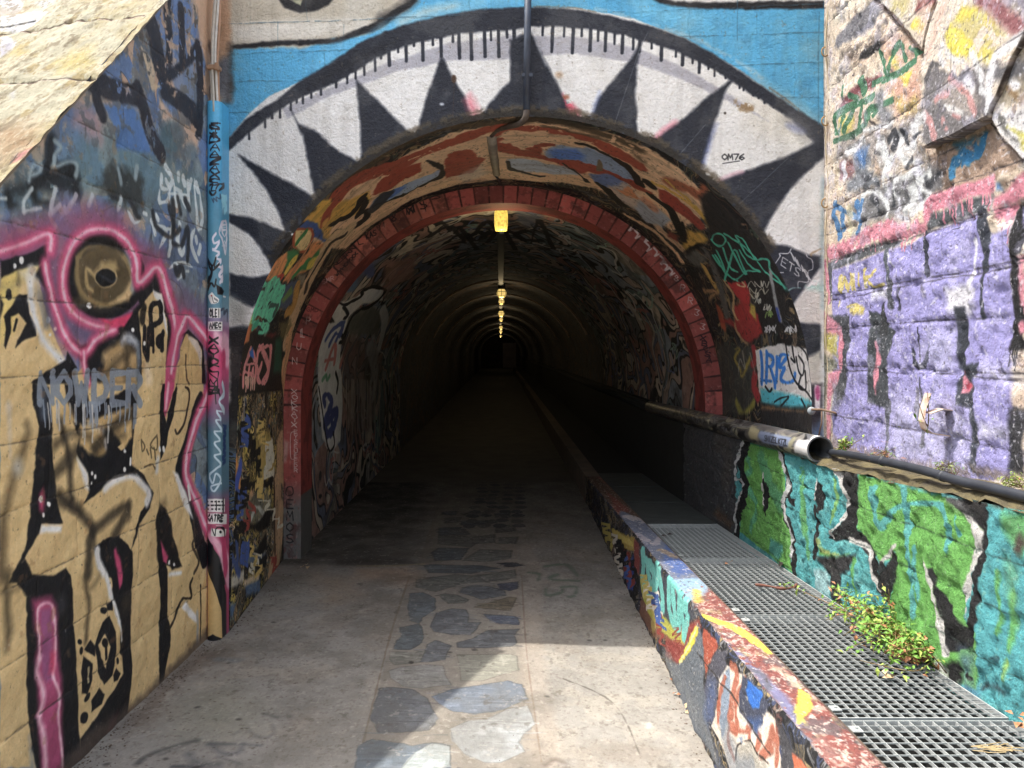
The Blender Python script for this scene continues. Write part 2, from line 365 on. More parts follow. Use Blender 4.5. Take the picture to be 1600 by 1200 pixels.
RL = S_('paint_low_wall', 2600, 450, lambda u, v: st(1.43, 1.2 + 5.2 * u, .2 + (ltop(1.2 + 5.2 * u) - .2) * v), base=(60, 190, 190), k=.85, sat=.76)
RU = S_('paint_right_wall', 1150, 1470, lambda u, v: st(1.66 + .033 * (2.5 * u - 2.5), 1.6 + 2.5 * u, 1.0 + 3.2 * v), base=(226, 204, 178), k=.86, sat=.82)
KF = S_('paint_kerb_side', 2600, 260, lambda u, v: st(.77, 1.5 + 6.5 * u, v * ktop(1.5 + 6.5 * u)), base=(140, 120, 110))
KT = S_('paint_kerb_top', 2600, 90, lambda u, v: st(.77 + .15 * v, 1.5 + 6.5 * u, ktop(1.5 + 6.5 * u)), base=(150, 70, 60))
FL = S_('paint_floor', 900, 2600, lambda u, v: st(-1.75 + 2.55 * u, 1.2 + 8 * v, 0), base=(166, 161, 152), k=.76)
def cover(u):            # plan of the pipe cover: half round in front, one flat cheek back to the wall
    u = np.asarray(u, float); a = math.pi * np.clip(u / .6, 0, 1); t = np.clip((u - .6) / .4, 0, 1)
    return -1.641 - .04 * np.cos(a), 4.245 - .04 * np.sin(a) + .1 * t
PC = S_('paint_pipe_cover', 260, 1500, lambda u, v: st(*cover(u), 2.96 * np.asarray(v)), base=(55, 150, 195), k=1.15)
def pc_inv(pp):
    pp = np.asarray(pp, float).reshape(-1, 2); uu = np.linspace(.12, 1, 300); X, Y = cover(uu); px = np.maximum.accumulate(CX + FOC * X / Y)
    u = np.interp(pp[:, 0], px, uu); Yq = cover(u)[1]; return np.stack([u * PC.W, (1.6 + (CY - pp[:, 1]) / FOC * Yq) / 2.96 * PC.H], 1)
PC.inv = pc_inv
CP = S_('paint_coping', 700, 1000, lambda u, v: st(-2.95 + 1.3 * u, 1.1 + 3.2 * v, wtop(1.1 + 3.2 * v)), base=(206, 198, 166), k=.48)
DA = lambda v: R(50) + R(205) * np.asarray(v)      # the part of the tube that faces the path
DP = S_('paint_duct', 1400, 120, lambda u, v: st(1.445 + .062 * np.cos(DA(v)), 3.6 + 4.4 * u, 1.128 - .133 * np.asarray(u) + .062 * np.sin(DA(v))), base=(150, 146, 140), k=.9)

DP.rmax = 14; RU.crisp = .55; FL.crisp = .8

# ================================================================== LEFT WALL
S = LW; Y1, Y2 = (218, 184, 122), (208, 170, 105); BK = (20, 20, 25); WH = (228, 224, 220)
PK, PL, PD = (205, 62, 112), (246, 190, 205), (150, 60, 105)
TE = (92, 128, 140)
S.marble(None, [(112, 126, 140), (96, 122, 165), (120, 132, 138), (100, 108, 112), (186, 152, 126), (88, 104, 130)], 150, 11, 3, 70, .03, (60, 66, 74))
S.mottle((190, 160, 132), .8, 60, 3, .57, 14); S.mottle((92, 120, 168), .7, 80, 4, .55, 9); S.mottle((86, 92, 98), .8, 40, 5, .6, 12)
Z(0, 0, 4)
S.poly('400,900 620,700 900,900 1250,1100 1280,1250 0,1300 0,1140', TE, 30, 8, .75)
S.poly('480,640 640,720 640,900 560,860 460,760', (176, 138, 140), 14, 10, .8)
S.poly('640,650 830,670 880,760 960,960 740,930 700,760', (72, 116, 178), 5, 4, .9)
S.poly('940,60 1200,20 1200,180 1100,400 1000,340 950,200', (86, 118, 172), 8, 6, .8, wear=.5)
S.poly('1040,420 1230,340 1240,640 1120,600', (112, 128, 156), 6, 5, .9)
S.poly('1000,620 1120,760 1250,860 1240,960 1120,900 1010,740', (204, 168, 140), 6, 8, .9)
S.poly('880,300 960,400 970,520 1000,540 960,570 920,470', (206, 178, 140), 3, 6, .9)
S.ell(1070, 860, 70, 110, (74, 100, 110), soft=8, a=.9); S.ell(1190, 950, 50, 60, (96, 116, 128), soft=8, a=.8)
S.poly('560,400 1240,-40 1240,420 1180,700 900,560 760,700 640,500', (160, 138, 116), 4, 9, .85, wear=1.05); S.poly('300,760 900,300 1250,300 1250,1000 300,1000', (92, 96, 100), 4, 9, .7, wear=1.0); S.poly('700,200 1240,-40 1240,500 1000,560', (70, 64, 60), 3, 9, .8, wear=1.15)
for p, w in (('560,500 700,560 860,600', 110), ('600,560 610,640 640,720', 52), ('860,570 900,690 950,850 1010,960', 62), ('930,110 960,210 980,330 1010,430', 80),
             ('1060,0 1050,120 1060,250 1060,420', 44), ('1130,60 1140,250 1140,380', 36), ('1060,480 1150,400 1240,300', 44), ('1240,300 1250,500 1240,820', 42), ('1030,570 1130,640 1240,740', 70)):
    S.line(p, w, (38, 36, 44), 3, 5, .93, wear=.25)
# grey tags
S.line('320,880 320,960 310,1060', 62, (26, 30, 34), 8, 5, .95); S.line('200,1150 320,1080 440,1050 480,1180', 74, (26, 30, 34), 8, 6, .95); S.poly('690,1010 760,1040 900,1120 900,1300 700,1270 620,1160', (44, 46, 44), 10, 12, .85)
S.poly('190,1110 320,1050 450,1070 490,1210 200,1210', (24, 27, 31), 12, 14, .85, wear=.15); S.poly('40,1200 120,1120 200,1160 160,1230', (30, 33, 36), 10, 8, .8)
for p in ('340,880 380,920 350,960 330,1040', '180,1130 210,1040 260,1030 240,1080 190,1100', '340,980 350,1040 430,1010 480,1030 480,1100', '740,1060 760,1140', '860,1050 850,1110', '0,1190 60,1180'):
    S.line(p, 22, (150, 170, 176), 3, 2, .85)
Z(0, 300, 4)
S.line('50,0 70,70 100,80', 54, (30, 34, 36), 6, 3, .9); S.line('200,0 240,60 300,70', 44, (30, 34, 36), 6, 3, .9)
for p in ('0,40 40,40', '150,120 150,60 200,-20', '150,120 260,100', '320,140 330,60 350,-20', '320,140 380,80', '410,100 420,130 460,60 480,20', '560,80 580,20', '740,100 760,40'):
    S.line(p, 24, (190, 202, 204), 2, 2, .9)
# white handstyle, right of the wall
for p in ('1000,-20 1000,60 1050,50 1060,-20', '1090,-60 1100,80 1130,20 1160,100', '1180,-60 1180,80', '1220,-80 1230,210 1260,180 1250,0', '1050,10 1180,20', '950,180 970,260', '960,200 1040,240 1000,350', '1050,230 1100,240', '1080,150 1060,390', '1120,200 1110,300', '1110,300 1130,390 1150,340', '1210,230 1190,320 1240,440',
          '1220,290 1225,310', '1250,340 1240,380', '1060,480 1130,440 1210,470', '1110,540 1140,510', '1160,495 1180,495', '800,120 840,190 880,180', '900,130 920,140', '980,150 990,170'):
    S.line(p, 19, (205, 214, 214), 1.5, 1.2, .92, taper=True)
for p in ('960,130 980,220 1080,280 1060,100', '1080,60 1090,250 1120,230', '1080,320 1130,330 1170,230 1170,420', '1100,480 1110,520 1130,470 1145,520', '820,60 860,150 880,160', '700,30 740,40', '1160,50 1180,100', '1110,40 1130,130'):
    S.line(p, 22, (34, 36, 40), 3, 2, .85)
Z(0, 0, 4)
for p in ('1010,1100 1010,1170 1060,1180 1040,1130', '1060,1170 1080,1120 1040,1040', '1120,1090 1120,1120', '1150,1110 1160,1150', '1190,1170 1200,1130', '1240,1190 1230,1150', '1100,1180 1140,1200'):
    S.line(p, 20, (205, 214, 216), 1.5, 1.2, .9)
# ---- magenta halo
Z(0, 300, 4)
S.poly('0,240 300,160 400,60 600,90 820,220 960,380 1020,380 1100,620 1190,700 1280,820 1290,1400 1000,1400 0,700', (138, 88, 122), 26, 6, .88)
S.poly('0,250 320,190 340,330 0,460', (170, 72, 112), 18, 4, .8); S.poly('860,330 1020,400 1000,560 860,560', (158, 70, 104), 22, 4, .7)
S.poly('470,160 620,100 780,170 780,260 470,260', (158, 72, 110), 22, 4, .6); S.poly('1100,560 1290,700 1290,820 1180,700', (118, 98, 130), 14, 4, .7)
S.poly('380,780 600,840 700,860 540,960 450,900', (104, 88, 122), 10, 3, .9)
# ---- yellow letter body
Z(0, 0, 1)
S.poly('0,432 66,405 60,440 75,500 100,560 110,590 128,575 165,540 200,520 218,480 240,450 262,460 275,520 262,600 300,520 318,560 318,640 290,740 300,800 320,880 330,1010 330,1200 0,1200', Y1, 2, 2)
S.poly('0,420 40,415 66,408 50,430 0,470', (232, 204, 92), 6, 3, .7); S.poly('0,440 30,450 20,520 0,540', (236, 208, 96), 8, 3, .6)
# black under eye and between letters
Z(0, 300, 4)
S.poly('0,430 170,390 300,330 290,420 240,460 100,490 0,540', BK, 2, 2)
S.poly('215,520 265,440 290,640 370,830 420,960 520,1060 560,1190 900,1190 900,560 860,640 870,700 800,800 600,920 500,960 400,880 340,700', BK, 3, 3)
S.ell(650, 530, 255, 265, BK, soft=3)
S.poly('870,560 985,470 1060,700 1090,830 1050,1200 1000,1200 1050,800 960,620 880,700 860,640', BK, 2.5, 2)
S.poly('1110,900 1180,860 1270,960 1290,1200 1110,1200 1150,900', BK, 2, 2); S.poly('1160,885 1230,930 1262,990 1262,1200 1110,1200 1135,980', Y2, 2, 2)
S.poly('1170,890 1230,930 1262,1000 1255,1100 1230,1010 1190,940', (215, 200, 190), 4, 1, .9)
# eyeball
S.ell(640, 530, 178, 190, (118, 98, 62), soft=6); S.ell(650, 545, 172, 178, (84, 70, 46), soft=14, a=.8)
S.line('480,420 480,540 520,640 600,690 690,705 790,640 830,560 800,450 740,370 640,340 540,350 480,420', 26, (150, 126, 78), 3, 2, .9)
S.poly('690,700 800,680 835,620 820,540 770,640', (212, 176, 118), 5, 2); S.line('830,600 835,500 800,380 760,320', 30, (150, 160, 170), 6, 2, .8)
S.line('590,520 540,480 545,580 580,620', 20, (176, 148, 92), 3, 2); S.poly('600,500 640,440 720,430 740,480 700,520 620,520', (196, 166, 104), 6, 3, .9)
S.ell(665, 535, 72, 62, (202, 170, 112), soft=2); S.ell(663, 535, 64, 55, (16, 16, 20), soft=2); S.line('615,510 700,560 730,540', 8, (60, 70, 84), 3, 1, .7)
S.line('510,300 640,300 760,340', 60, (24, 20, 20), 8, 3, .9); S.poly('455,680 520,660 540,720 470,720', (96, 82, 54), 10, 2, .8)
S.ell(560, 712, 15, 20, WH); S.ell(142, 425, 14, 24, WH); S.ell(95, 462, 13, 18, WH); S.ell(828, 488, 9, 16, WH); S.ell(300, 800, 13, 20, WH); S.ell(862, 430, 7, 12, WH); S.ell(345, 855, 11, 14, (220, 205, 190)); S.ell(820, 405, 8, 10, WH); S.ell(313, 892, 9, 11, WH); S.ell(830, 862, 10, 16, WH); S.ell(775, 915, 9, 16, WH)
# pink neon tubes
def neon(p, w=62, core=15):
    S.line(p, w, PK, 7, 1, .97); S.line(p, w * .5, (222, 100, 142), 6, 1, .9); S.line(p, core, PL, 3, 1.2, .95)
neon('0,370 150,325 312,262 318,360')
neon('700,855 560,822 440,740 392,600 405,430 465,310 570,238 700,240 800,315 850,420 868,565 990,470 1045,640 1100,840 1068,1060 1048,1200')
neon('282,450 302,580 360,780 425,930 520,1010 600,920 720,858', 56); neon('522,1000 530,1100 560,1190', 30, 10)
S.poly('720,850 620,790 700,800 830,755 780,840', (218, 44, 96), 3, 2); neon('1060,1180 1100,950 1130,855 1172,775 1270,885 1300,930', 52, 13)
# left leopard letter
S.poly('0,650 20,700 0,780', BK, 2); S.ell(52, 640, 20, 38, BK); S.poly('20,780 60,720 120,640 170,640 180,760 220,830 225,900 160,920 100,970 110,930 130,900 165,820 110,755 65,780 70,880 40,980 28,960 40,860', BK, 1.5, 1.5)
S.line('100,800 90,860', 14, BK); S.line('0,590 60,600 130,560 200,500', 26, (150, 130, 96), 8, 3, .55); S.line('120,500 120,570', 18, (90, 80, 60), 5, 2, .7)
S.line('200,490 190,640 230,830 300,960 390,1060', 40, (216, 214, 214), 5, 3, .97); S.line('230,560 250,700 280,830', 22, (150, 148, 150), 8, 3, .8); S.poly('130,500 230,460 200,540 180,570', (226, 214, 190), 8, 2, .8)
S.poly('410,1050 350,1090 200,1190 240,1200 470,1200 480,1100 420,1000', BK, 2, 2); S.line('270,640 300,820', 34, (60, 66, 80), 9, 3, .7)
# middle smudged letter
S.poly('640,1010 740,930 860,1000 860,1200 640,1200', (190, 154, 98), 8, 4, .95); S.line('770,900 790,1000 790,1140', 34, (70, 58, 40), 9, 4, .8); S.line('650,1150 750,1040 840,980', 30, (60, 50, 36), 9, 3, .75)
S.line('800,930 860,960 860,1160', 28, (120, 130, 142), 6, 3, .9); S.line('760,930 800,900 840,940', 36, (196, 198, 204), 7, 3, .8)
# leopard letter middle
S.poly('870,740 960,620 1010,640 1050,840 1030,1200 890,1200', Y1, 2, 1.5); S.poly('960,610 1010,640 1045,820 1045,900 1000,700 960,640', WH, 3, 1.5)
S.line('900,730 890,800', 34, (40, 36, 28), 3, 2); S.line('945,940 945,780 950,710 1000,700 1010,790 970,830', 26, BK, 1.5, 2); S.line('905,850 900,960 920,1050 925,960 930,860', 24, BK, 1.5, 2); S.line('1020,880 1000,960 985,930 1010,900 1015,980', 22, BK, 1.5, 2); S.line('955,830 960,990', 18, BK)
S.ell(902, 945, 8, 16, WH); S.line('920,1100 930,1170', 40, (230, 205, 170), 8, 2, .7); S.line('1165,1020 1165,1150 1180,1200', 8, (70, 50, 34), 1.5, 1, .8)
Z(0, 600, 4)
S.line('1060,0 1035,110 1035,190', [56, 50, 12], PK, 3, 2); S.line('1050,0 1035,150', 14, PL, 3, 1, .9)
S.poly('1015,0 1030,0 1020,160 1040,240 1060,150 1075,60 1110,0 1100,0 1110,30 1085,200 1050,300 1040,380 1000,480 1000,250 1000,60', BK, 1.5, 1.5)
S.line('1020,400 1022,412', 14, WH); S.line('995,400 998,412', 12, WH); S.line('985,470 985,540', 22, WH, 4, 1, .9); S.line('1160,20 1180,40 1180,120 1150,240 1110,310 1095,290', 10, (54, 40, 30), 1.2, 1)
# tall left black stroke
S.poly('215,0 315,20 325,200 320,380 350,680 390,870 265,875 245,930 130,1110 150,1190 80,1200 65,1190 160,1030 195,800 210,600 240,260 215,100', BK, 2, 2.5)
S.line('270,20 275,180', 40, (96, 112, 134), 9, 3, .85); S.poly('250,690 270,650 290,720 270,800 250,780', PK, 6, 2, .9); S.ell(262, 718, 14, 22, WH); S.ell(308, 752, 11, 18, WH); S.ell(274, 820, 8, 16, WH)
S.poly('262,880 385,888 380,925 250,932', WH, 3, 2)
# skull letter
S.poly('400,0 540,0 560,120 700,80 860,0 860,150 830,380 820,500 900,570 960,680 930,780 870,870 850,960 820,1030 850,900 880,800 930,700 880,600 800,570 700,600 600,690 520,750 560,680 545,560 500,480 480,420 500,330 440,200 420,100', BK, 2, 2.5)
S.poly('540,230 700,180 830,140 830,330 780,400 690,280 620,270', Y2, 4, 4); S.poly('500,250 620,270 660,340 620,440 560,440 500,380', Y2, 4, 3); S.poly('430,120 480,240 420,250 380,180', Y2, 5, 3, .9)
S.ell(620, 415, 46, 38, (150, 122, 74), soft=4); S.poly('735,395 770,370 780,400 760,415', Y1, 1.5)
for p, w, a in (('340,380 450,310 560,330', 44, .6), ('380,240 430,450 440,640 450,720', 30, .85), ('340,560 480,420', 54, .7), ('590,400 700,280 830,180', 54, .75), ('700,340 780,320', 40, .5), ('360,680 440,760 500,800 580,910 560,1000 550,1190', 44, .8), ('590,910 700,820 800,770 720,940', 44, .75), ('800,750 810,840', 16, .6), ('580,910 600,1050', 16, .7), ('380,740 500,780', 70, .55)):
    S.line(p, w, (42, 36, 30), 7, 3, a)
S.poly('480,460 545,560 560,660 530,640 500,540', WH, 4, 2); S.line('655,655 720,605 820,580 880,620 930,680 915,740', 32, WH, 4, 2, .97); S.ell(776, 535, 9, 16, WH); S.ell(574, 560, 8, 14, WH); S.ell(594, 580, 9, 16, WH); S.ell(572, 620, 8, 14, WH); S.ell(782, 420, 8, 14, WH); S.line('815,470 812,500', 14, WH); S.line('660,350 662,400', 14, (200, 190, 180), 4, 1, .8)
S.poly('490,0 530,60 520,110 470,60', (226, 214, 190), 8, 3, .8); S.line('560,250 640,290', 30, (228, 220, 204), 8, 3, .7)
# grey dripping word under the eye
Z(0, 560, 4)
for k, (ch, x) in enumerate(zip('NOWDER', (255, 360, 470, 590, 700, 800))): write(S, ch, (x, 90), (80, 0), (0, 190), 34, (128, 138, 152), a=.92)
S.drips('250,260 870,290', 9, (140, 150, 164), 150, 34, 4, .9); S.drips('300,280 700,300', 8, (196, 192, 186), 230, 10, 9, .85)
Z(0, 600, 4)
S.line('55,140 60,240 65,450', [40, 22, 6], (205, 190, 170), 5, 2, .8); S.line('170,260 170,330 120,500 70,640 20,880 10,1180', [20, 30, 44, 40, 50, 60], (74, 60, 38), 10, 4, .8); S.ell(115, 520, 30, 50, (206, 200, 186), soft=9, a=.8)
# scribbles on yellow
for p in ('890,350 910,390 895,420 890,350', '980,320 975,410 940,380 980,320', '920,410 930,440', '940,400 945,460', '960,400 970,470', '905,520 950,500 970,530'): S.line(p, 7, (92, 76, 50), .8, .5, .9)
# right part: black edge next to pink, white edge
S.line('1250,100 1180,350 1120,530 1150,620 1200,760 1230,940 1280,1080', [44, 50, 48, 44, 46, 50, 60], BK, 2, 2); 
neon('1330,-60 1295,60 1215,280 1160,540 1240,760 1300,920', 46, 13)
S.poly('1080,545 1110,560 1180,720 1205,850 1150,760', WH, 4, 2); S.line('1175,640 1190,720', 12, WH)
S.line('1205,860 1215,950 1200,1010 1240,1110 1210,1180', 11, (60, 50, 40), 1.5, 1.5, .9)
# lower black shapes
S.poly('970,830 1000,750 1030,770 1070,860 1080,950 1110,1040 1140,1140 1080,1160 1040,1110 1000,1200 985,1040 975,940', (24, 22, 24), 3, 3); S.poly('990,750 1030,700 1040,760 1000,780', (110, 90, 60), 9, 2, .6)
S.poly('1005,980 1055,1080 1040,1140 1025,1110', PK, 4, 2); S.ell(1064, 1115, 7, 14, WH); S.ell(1092, 1128, 7, 12, WH); S.line('1060,1190 1130,1180', 24, WH, 3)
S.poly('590,1030 650,970 740,950 800,1010 825,1050 830,1210 660,1210 620,1100', BK, 2, 2.5); S.line('610,1040 620,1110 650,1180', 34, WH, 4, 2); S.line('720,1040 740,1130 760,1230', [14, 30, 16], PK, 4, 2)
S.poly('70,1190 150,1100 200,1190 330,1200 410,1150 440,1200 440,1240 60,1240', BK, 2, 2)
Z(0, 900, 4)
S.poly('75,-10 130,70 175,130 168,300 170,500 180,900 190,1080 260,1400 530,1400 505,1100 490,850 470,500 455,200 440,0 410,-40 370,0 300,20 220,10 150,-20', BK, 2, 2.5)
S.poly('205,150 320,130 350,190 365,520 380,640 385,800 385,900 410,1400 260,1400 235,880 235,700 225,580 235,400 215,300', (176, 66, 112), 7, 2); S.poly('255,215 320,200 330,640 300,660 270,640 260,500', (160, 80, 130), 4, 2)
S.line('250,520 245,400 245,205 325,185 345,400 345,520 335,640 370,750 360,880 385,1060 400,1300', 13, PL, 3, 1.5); S.line('250,520 235,600 265,690 270,760 245,900 265,980 290,1300', 24, PL, 5, 2, .9); S.poly('320,480 350,480 340,600 310,600', (208, 50, 92), 6, 2, .8); S.line('380,160 385,190', 40, (70, 66, 72), 10, 2, .6)
S.poly('175,1000 200,1150 260,1400 175,1400 180,1200', (140, 150, 162), 6, 3, .8)
S.poly('690,-20 830,-20 815,250 825,560 805,860 700,1060 560,1250 500,1200 500,1020 620,860 770,610 745,300 690,130 700,60', BK, 2, 2.5); S.line('665,0 690,120 730,230 765,400', [26, 24, 18, 8], WH, 3, 2); S.poly('730,-20 765,-20 765,50 750,80', PK, 3, 1.5); S.poly('660,1020 690,930 730,870 720,960 690,1030', (150, 70, 90), 12, 4, .8)
S.poly('760,150 815,100 815,200 770,240', (80, 66, 48), 12, 3, .6)
for p in ('600,430 640,290 680,250 720,350 725,480 700,620 650,680 610,600',): S.poly(p, BK, 1.5, 1.5)
S.poly('615,430 655,360 690,440 655,580 635,520', Y1, 1.5); S.ell(655, 420, 20, 30, BK); S.line('660,450 660,510', 16, BK)
S.poly('525,500 580,550 575,650 545,740 510,730 510,600', BK, 1.5, 1.5); S.line('555,580 550,660', 12, (170, 150, 110)); S.poly('530,460 570,400 600,440 595,500', BK, 1.5); S.ell(506, 468, 14, 24, BK); S.ell(497, 412, 14, 16, BK); S.poly('575,780 620,700 655,740 640,800 575,850', BK, 1.5); S.ell(530, 888, 22, 38, BK, .3); S.ell(545, 760, 14, 34, BK, .5); S.poly('705,620 725,575 752,610 735,650 708,665', BK, 1.5); S.ell(737, 530, 9, 20, BK); S.ell(650, 215, 18, 20, BK); S.poly('665,180 700,150 700,215 670,215', BK)
S.line('530,0 540,90 560,180 540,400', 24, (60, 50, 36), 6, 3, .75); S.line('620,0 580,70 540,70', 20, (110, 92, 62), 6, 2, .6); S.line('45,0 50,180 60,330 45,450', [50, 34, 40, 20], (70, 60, 40), 8, 3, .8); S.line('0,110 120,80', 20, (100, 84, 56), 6, 2, .6)
S.line('1020,-20 1025,120 1025,280 1030,400 1010,650', [56, 46, 44, 66, 30], BK, 2, 2.5)
S.line('1060,330 1090,270 1140,150 1170,140 1200,130 1190,60 1200,20', 10, (40, 34, 30), 1.5, 2); S.poly('1140,200 1165,160 1190,200 1235,260 1225,300 1190,260', WH, 3, 2); S.line('1230,230 1240,420', 14, (180, 176, 170), 3, 1.5); S.line('1255,60 1255,400', 7, (40, 32, 28), 1, 1.2)
S.mottle((150, 104, 62), .35, 26, 31, .68, 14)
# worn foot of the wall: soil splash shows through the paint
Z(0, 0, 1)
S.line('330,1005 250,1085 205,1122 150,1160 60,1260', 26, (92, 76, 66), 9, 9, .8)
# block joints (real courses) 
def courses(S, zs, y0, y1, x_of, col, w=3, dep=-.22, stag=.55, seed=2, a=.75, P2=None):
    rs = np.random.RandomState(seed)
    for i, z in enumerate(zs):
        m = 40; yy = np.linspace(y0, y1, m); zz = z + .006 * np.cumsum(rs.randn(m)) * .35
        q = P2(yy, zz); r = S._sdl(q, np.full(m, w * .5), 4)
        if r: D, a0, b0, a1, b1 = r; D = D + S.N[b0:b1, a0:a1] * 4; S._blend(np.clip(.5 - D / 1.6, 0, 1) * a, col, a0, b0, a1, b1, .5); S.hgt[b0:b1, a0:a1] += dep * np.clip(.5 - D / 6, 0, 1)
        if i < len(zs) - 1:
            y = y0 + (stag * .5 if i % 2 else 0) + rs.rand() * .1
            while y < y1:
                q = P2(np.array([y, y + .004 * rs.randn(), y]), np.array([z, (z + zs[i + 1]) / 2, zs[i + 1]])); r = S._sdl(q, np.full(3, w * .4), 4)
                if r: D, a0, b0, a1, b1 = r; D = D + S.N[b0:b1, a0:a1] * 4; S._blend(np.clip(.5 - D / 1.6, 0, 1) * a * .8, col, a0, b0, a1, b1, .8); S.hgt[b0:b1, a0:a1] += dep * .8 * np.clip(.5 - D / 6, 0, 1)
                y += stag * (.75 + .5 * rs.rand())
courses(LW, [.31, .555, .80, 1.04, 1.287, 1.53, 1.772, 2.015, 2.26, 2.5, 2.75, 3.0, 3.25], 1.2, 4.35, None, (60, 52, 48), 2.4, -.2, .6, 2, .55, P2=lambda y, z: np.stack([(y - 1.2) / 3.15 * LW.W, z / 4.0 * LW.H], 1))
LW.mottle((70, 56, 46), .5, 6, 61, .735, 22); LW.mottle((236, 226, 206), .3, 6, 62, .735, 20); LW.streaks(.05, 63, 30, 200, .56); LW.hgt += LW.Nb * .6 + LW.N * .15

# ================================================================== BLUE PIPE COVER
S = PC
yy = np.linspace(0, 2.95, S.H); pyy = CY + FOC * (1.6 - yy) / 4.14
def grad(stops):
    ks = [s[0] for s in stops]; return np.stack([np.interp(pyy, ks, [s[1][i] for s in stops]) for i in range(3)], 1)
S.col[:] = grad([(155, (62, 172, 222)), (280, (52, 150, 198)), (330, (66, 138, 170)), (480, (92, 140, 160)), (520, (176, 110, 150)), (570, (190, 80, 120)), (640, (140, 96, 130)), (680, (82, 124, 142)), (770, (84, 120, 140)), (800, (160, 80, 110)), (850, (180, 60, 100)), (1010, (170, 60, 100))])[:, None, :]
Z(0, 300, 4)
S.poly('1270,860 1340,900 1430,960 1430,1160 1360,1200 1270,1200', (206, 74, 122), 16, 3, .9); S.line('1350,900 1400,960 1420,1000', 40, (240, 190, 206), 8, 2, .8); S.poly('1280,1010 1330,1020 1320,1100 1270,1140', (30, 26, 34), 8, 3, .9); S.line('1280,1190 1340,1100 1400,1040', 30, PK, 6)
Z(0, 600, 4)
S.poly('1270,0 1300,0 1340,60 1290,180 1270,200', (190, 66, 110), 12); S.poly('1265,1000 1320,1010 1380,1090 1410,1250 1265,1300', BK, 2, 1.5); S.line('1270,920 1350,990 1400,1090 1430,1190', 34, (240, 178, 196), 7, 1, .9); S.poly('1265,970 1300,960 1310,985 1290,1010 1270,990', (60, 160, 210), 2)
Z(0, 900, 4)
S.poly('1265,-250 1330,-190 1375,-60 1415,120 1415,460 1265,460', BK, 2, 1.5); S.poly('1265,-60 1300,-30 1350,100 1385,220 1390,390 1360,380 1330,365 1290,380 1265,400', Y2, 1.5, 1); S.line('1395,-250 1410,-60', 26, PK, 4); S.line('1265,60 1265,400', 8, (60, 50, 40), 1.5, 2)
Z(0, 0, 4)
S.line('1320,770 1360,770 1310,790 1365,810', 8, BK, .8, .4); write(S, 'X11A', (1310, 830), (46, 0), (0, 30), 7, BK, 0.05)
for i, ch in enumerate('STDAAZAXS'): write(S, ch, (1315, 765 + i * 44), (60, 2), (-4, 40), 7, (14, 18, 34), jit=.12, seed=i)
S.line('1310,1160 1330,1150 1320,1190 1350,1190', 7, (14, 18, 34), .8, .4); S.line('1370,1190 1400,1160 1370,1150 1350,1180', 7, (14, 18, 34), .8, .4)
Z(0, 300, 4)
S.line('1310,0 1330,20 1350,0', 9, (14, 18, 34)); scrawl(S, 1320, 60, 1380, 30, 8, 6, (40, 80, 110), 3, 18); scrawl(S, 1400, 20, 1410, 120, 6, 9, (120, 190, 210), 4, 14)
S.line('1385,190 1370,250 1390,300 1410,380 1415,200 1390,190 1380,240', 6, (200, 196, 210), .8, .4); write(S, 'TWEEM', (1385, 200), (26, 6), (-4, 24), 5, (206, 200, 214), 0.01, a=.0)
for i, ch in enumerate('EVWT'): write(S, ch, (1388, 205 + i * 44), (30, 0), (0, 32), 6, (206, 204, 216))
S.line('1350,260 1330,290 1340,320 1370,310 1350,350 1330,360 1370,380 1350,410 1380,430 1360,460 1390,480 1370,520 1390,540 1375,565', 11, (214, 208, 222), 1, .6)
S.line('1300,430 1330,460 1350,410 1340,470 1370,450 1330,490 1310,470 1300,430', 8, BK, .8, .5); S.line('1325,470 1320,520 1295,570 1295,600', 12, BK); S.line('1300,600 1320,570 1340,590 1350,550', 9, BK, .8, .5); S.poly('1350,575 1400,620 1390,645 1360,640', BK); S.line('1395,652 1410,656', 6, WH)
# stickers
S.poly('1300,650 1325,625 1345,650 1370,670 1365,690 1340,700 1320,700 1310,680', WH, .8, .5); S.ell(1322, 648, 5, 5, (190, 60, 50)); S.line('1340,665 1360,680', 8, (120, 120, 120)); S.line('1325,650 1335,690 1355,690', 3, (60, 60, 60), .6, .2)
S.poly('1305,725 1378,725 1378,788 1305,788', WH, .8, .3); write(S, 'OLE!', (1312, 735), (11.5, 0), (0, 44), 6, BK, 1.45); S.poly('1300,810 1390,810 1390,870 1300,870', WH, .8, .3); write(S, 'AMEC', (1310, 818), (14, 0), (0, 30), 5.5, BK, 1.35); S.line('1312,858 1380,858', 4, (90, 90, 90), .6, .2)
S.line('1380,740 1400,730 1400,760 1420,740 1420,800', 6, (30, 50, 80), .8, .4)
for i, ch in enumerate('XAYOCNMB'): write(S, ch, (1305, 905 + i * 44), (62, 4), (-4, 42), 8, BK, jit=.12, seed=20 + i)
Z(0, 600, 4)
S.line('1340,0 1350,120', 7, BK); S.line('1320,60 1350,20 1375,70', 7, BK); S.line('1340,20 1370,40 1340,60', 7, BK)
S.line('1390,0 1400,60 1370,110 1400,170 1355,170 1380,220 1350,230 1385,290 1340,300 1375,350 1340,370 1380,430 1340,450 1380,500 1350,530 1310,570 1330,620 1350,560 1380,600 1340,670 1320,640 1385,620', 9, (186, 206, 218), 1, .6)
scrawl(S, 1405, 250, 1400, 500, 12, 6, (30, 60, 110), 7, 12)
S.poly('1280,716 1405,716 1405,800 1280,800', WH, .8, .3); 
for x in (1290, 1318, 1342, 1362, 1385): S.line([(x, 735), (x + 12, 735)], 9, BK, .7, .2, smooth=False); S.line([(x, 758), (x + 18, 758)], 9, BK, .7, .2, smooth=False); S.line([(x + 3, 782), (x + 14, 782)], 9, BK, .7, .2, smooth=False)
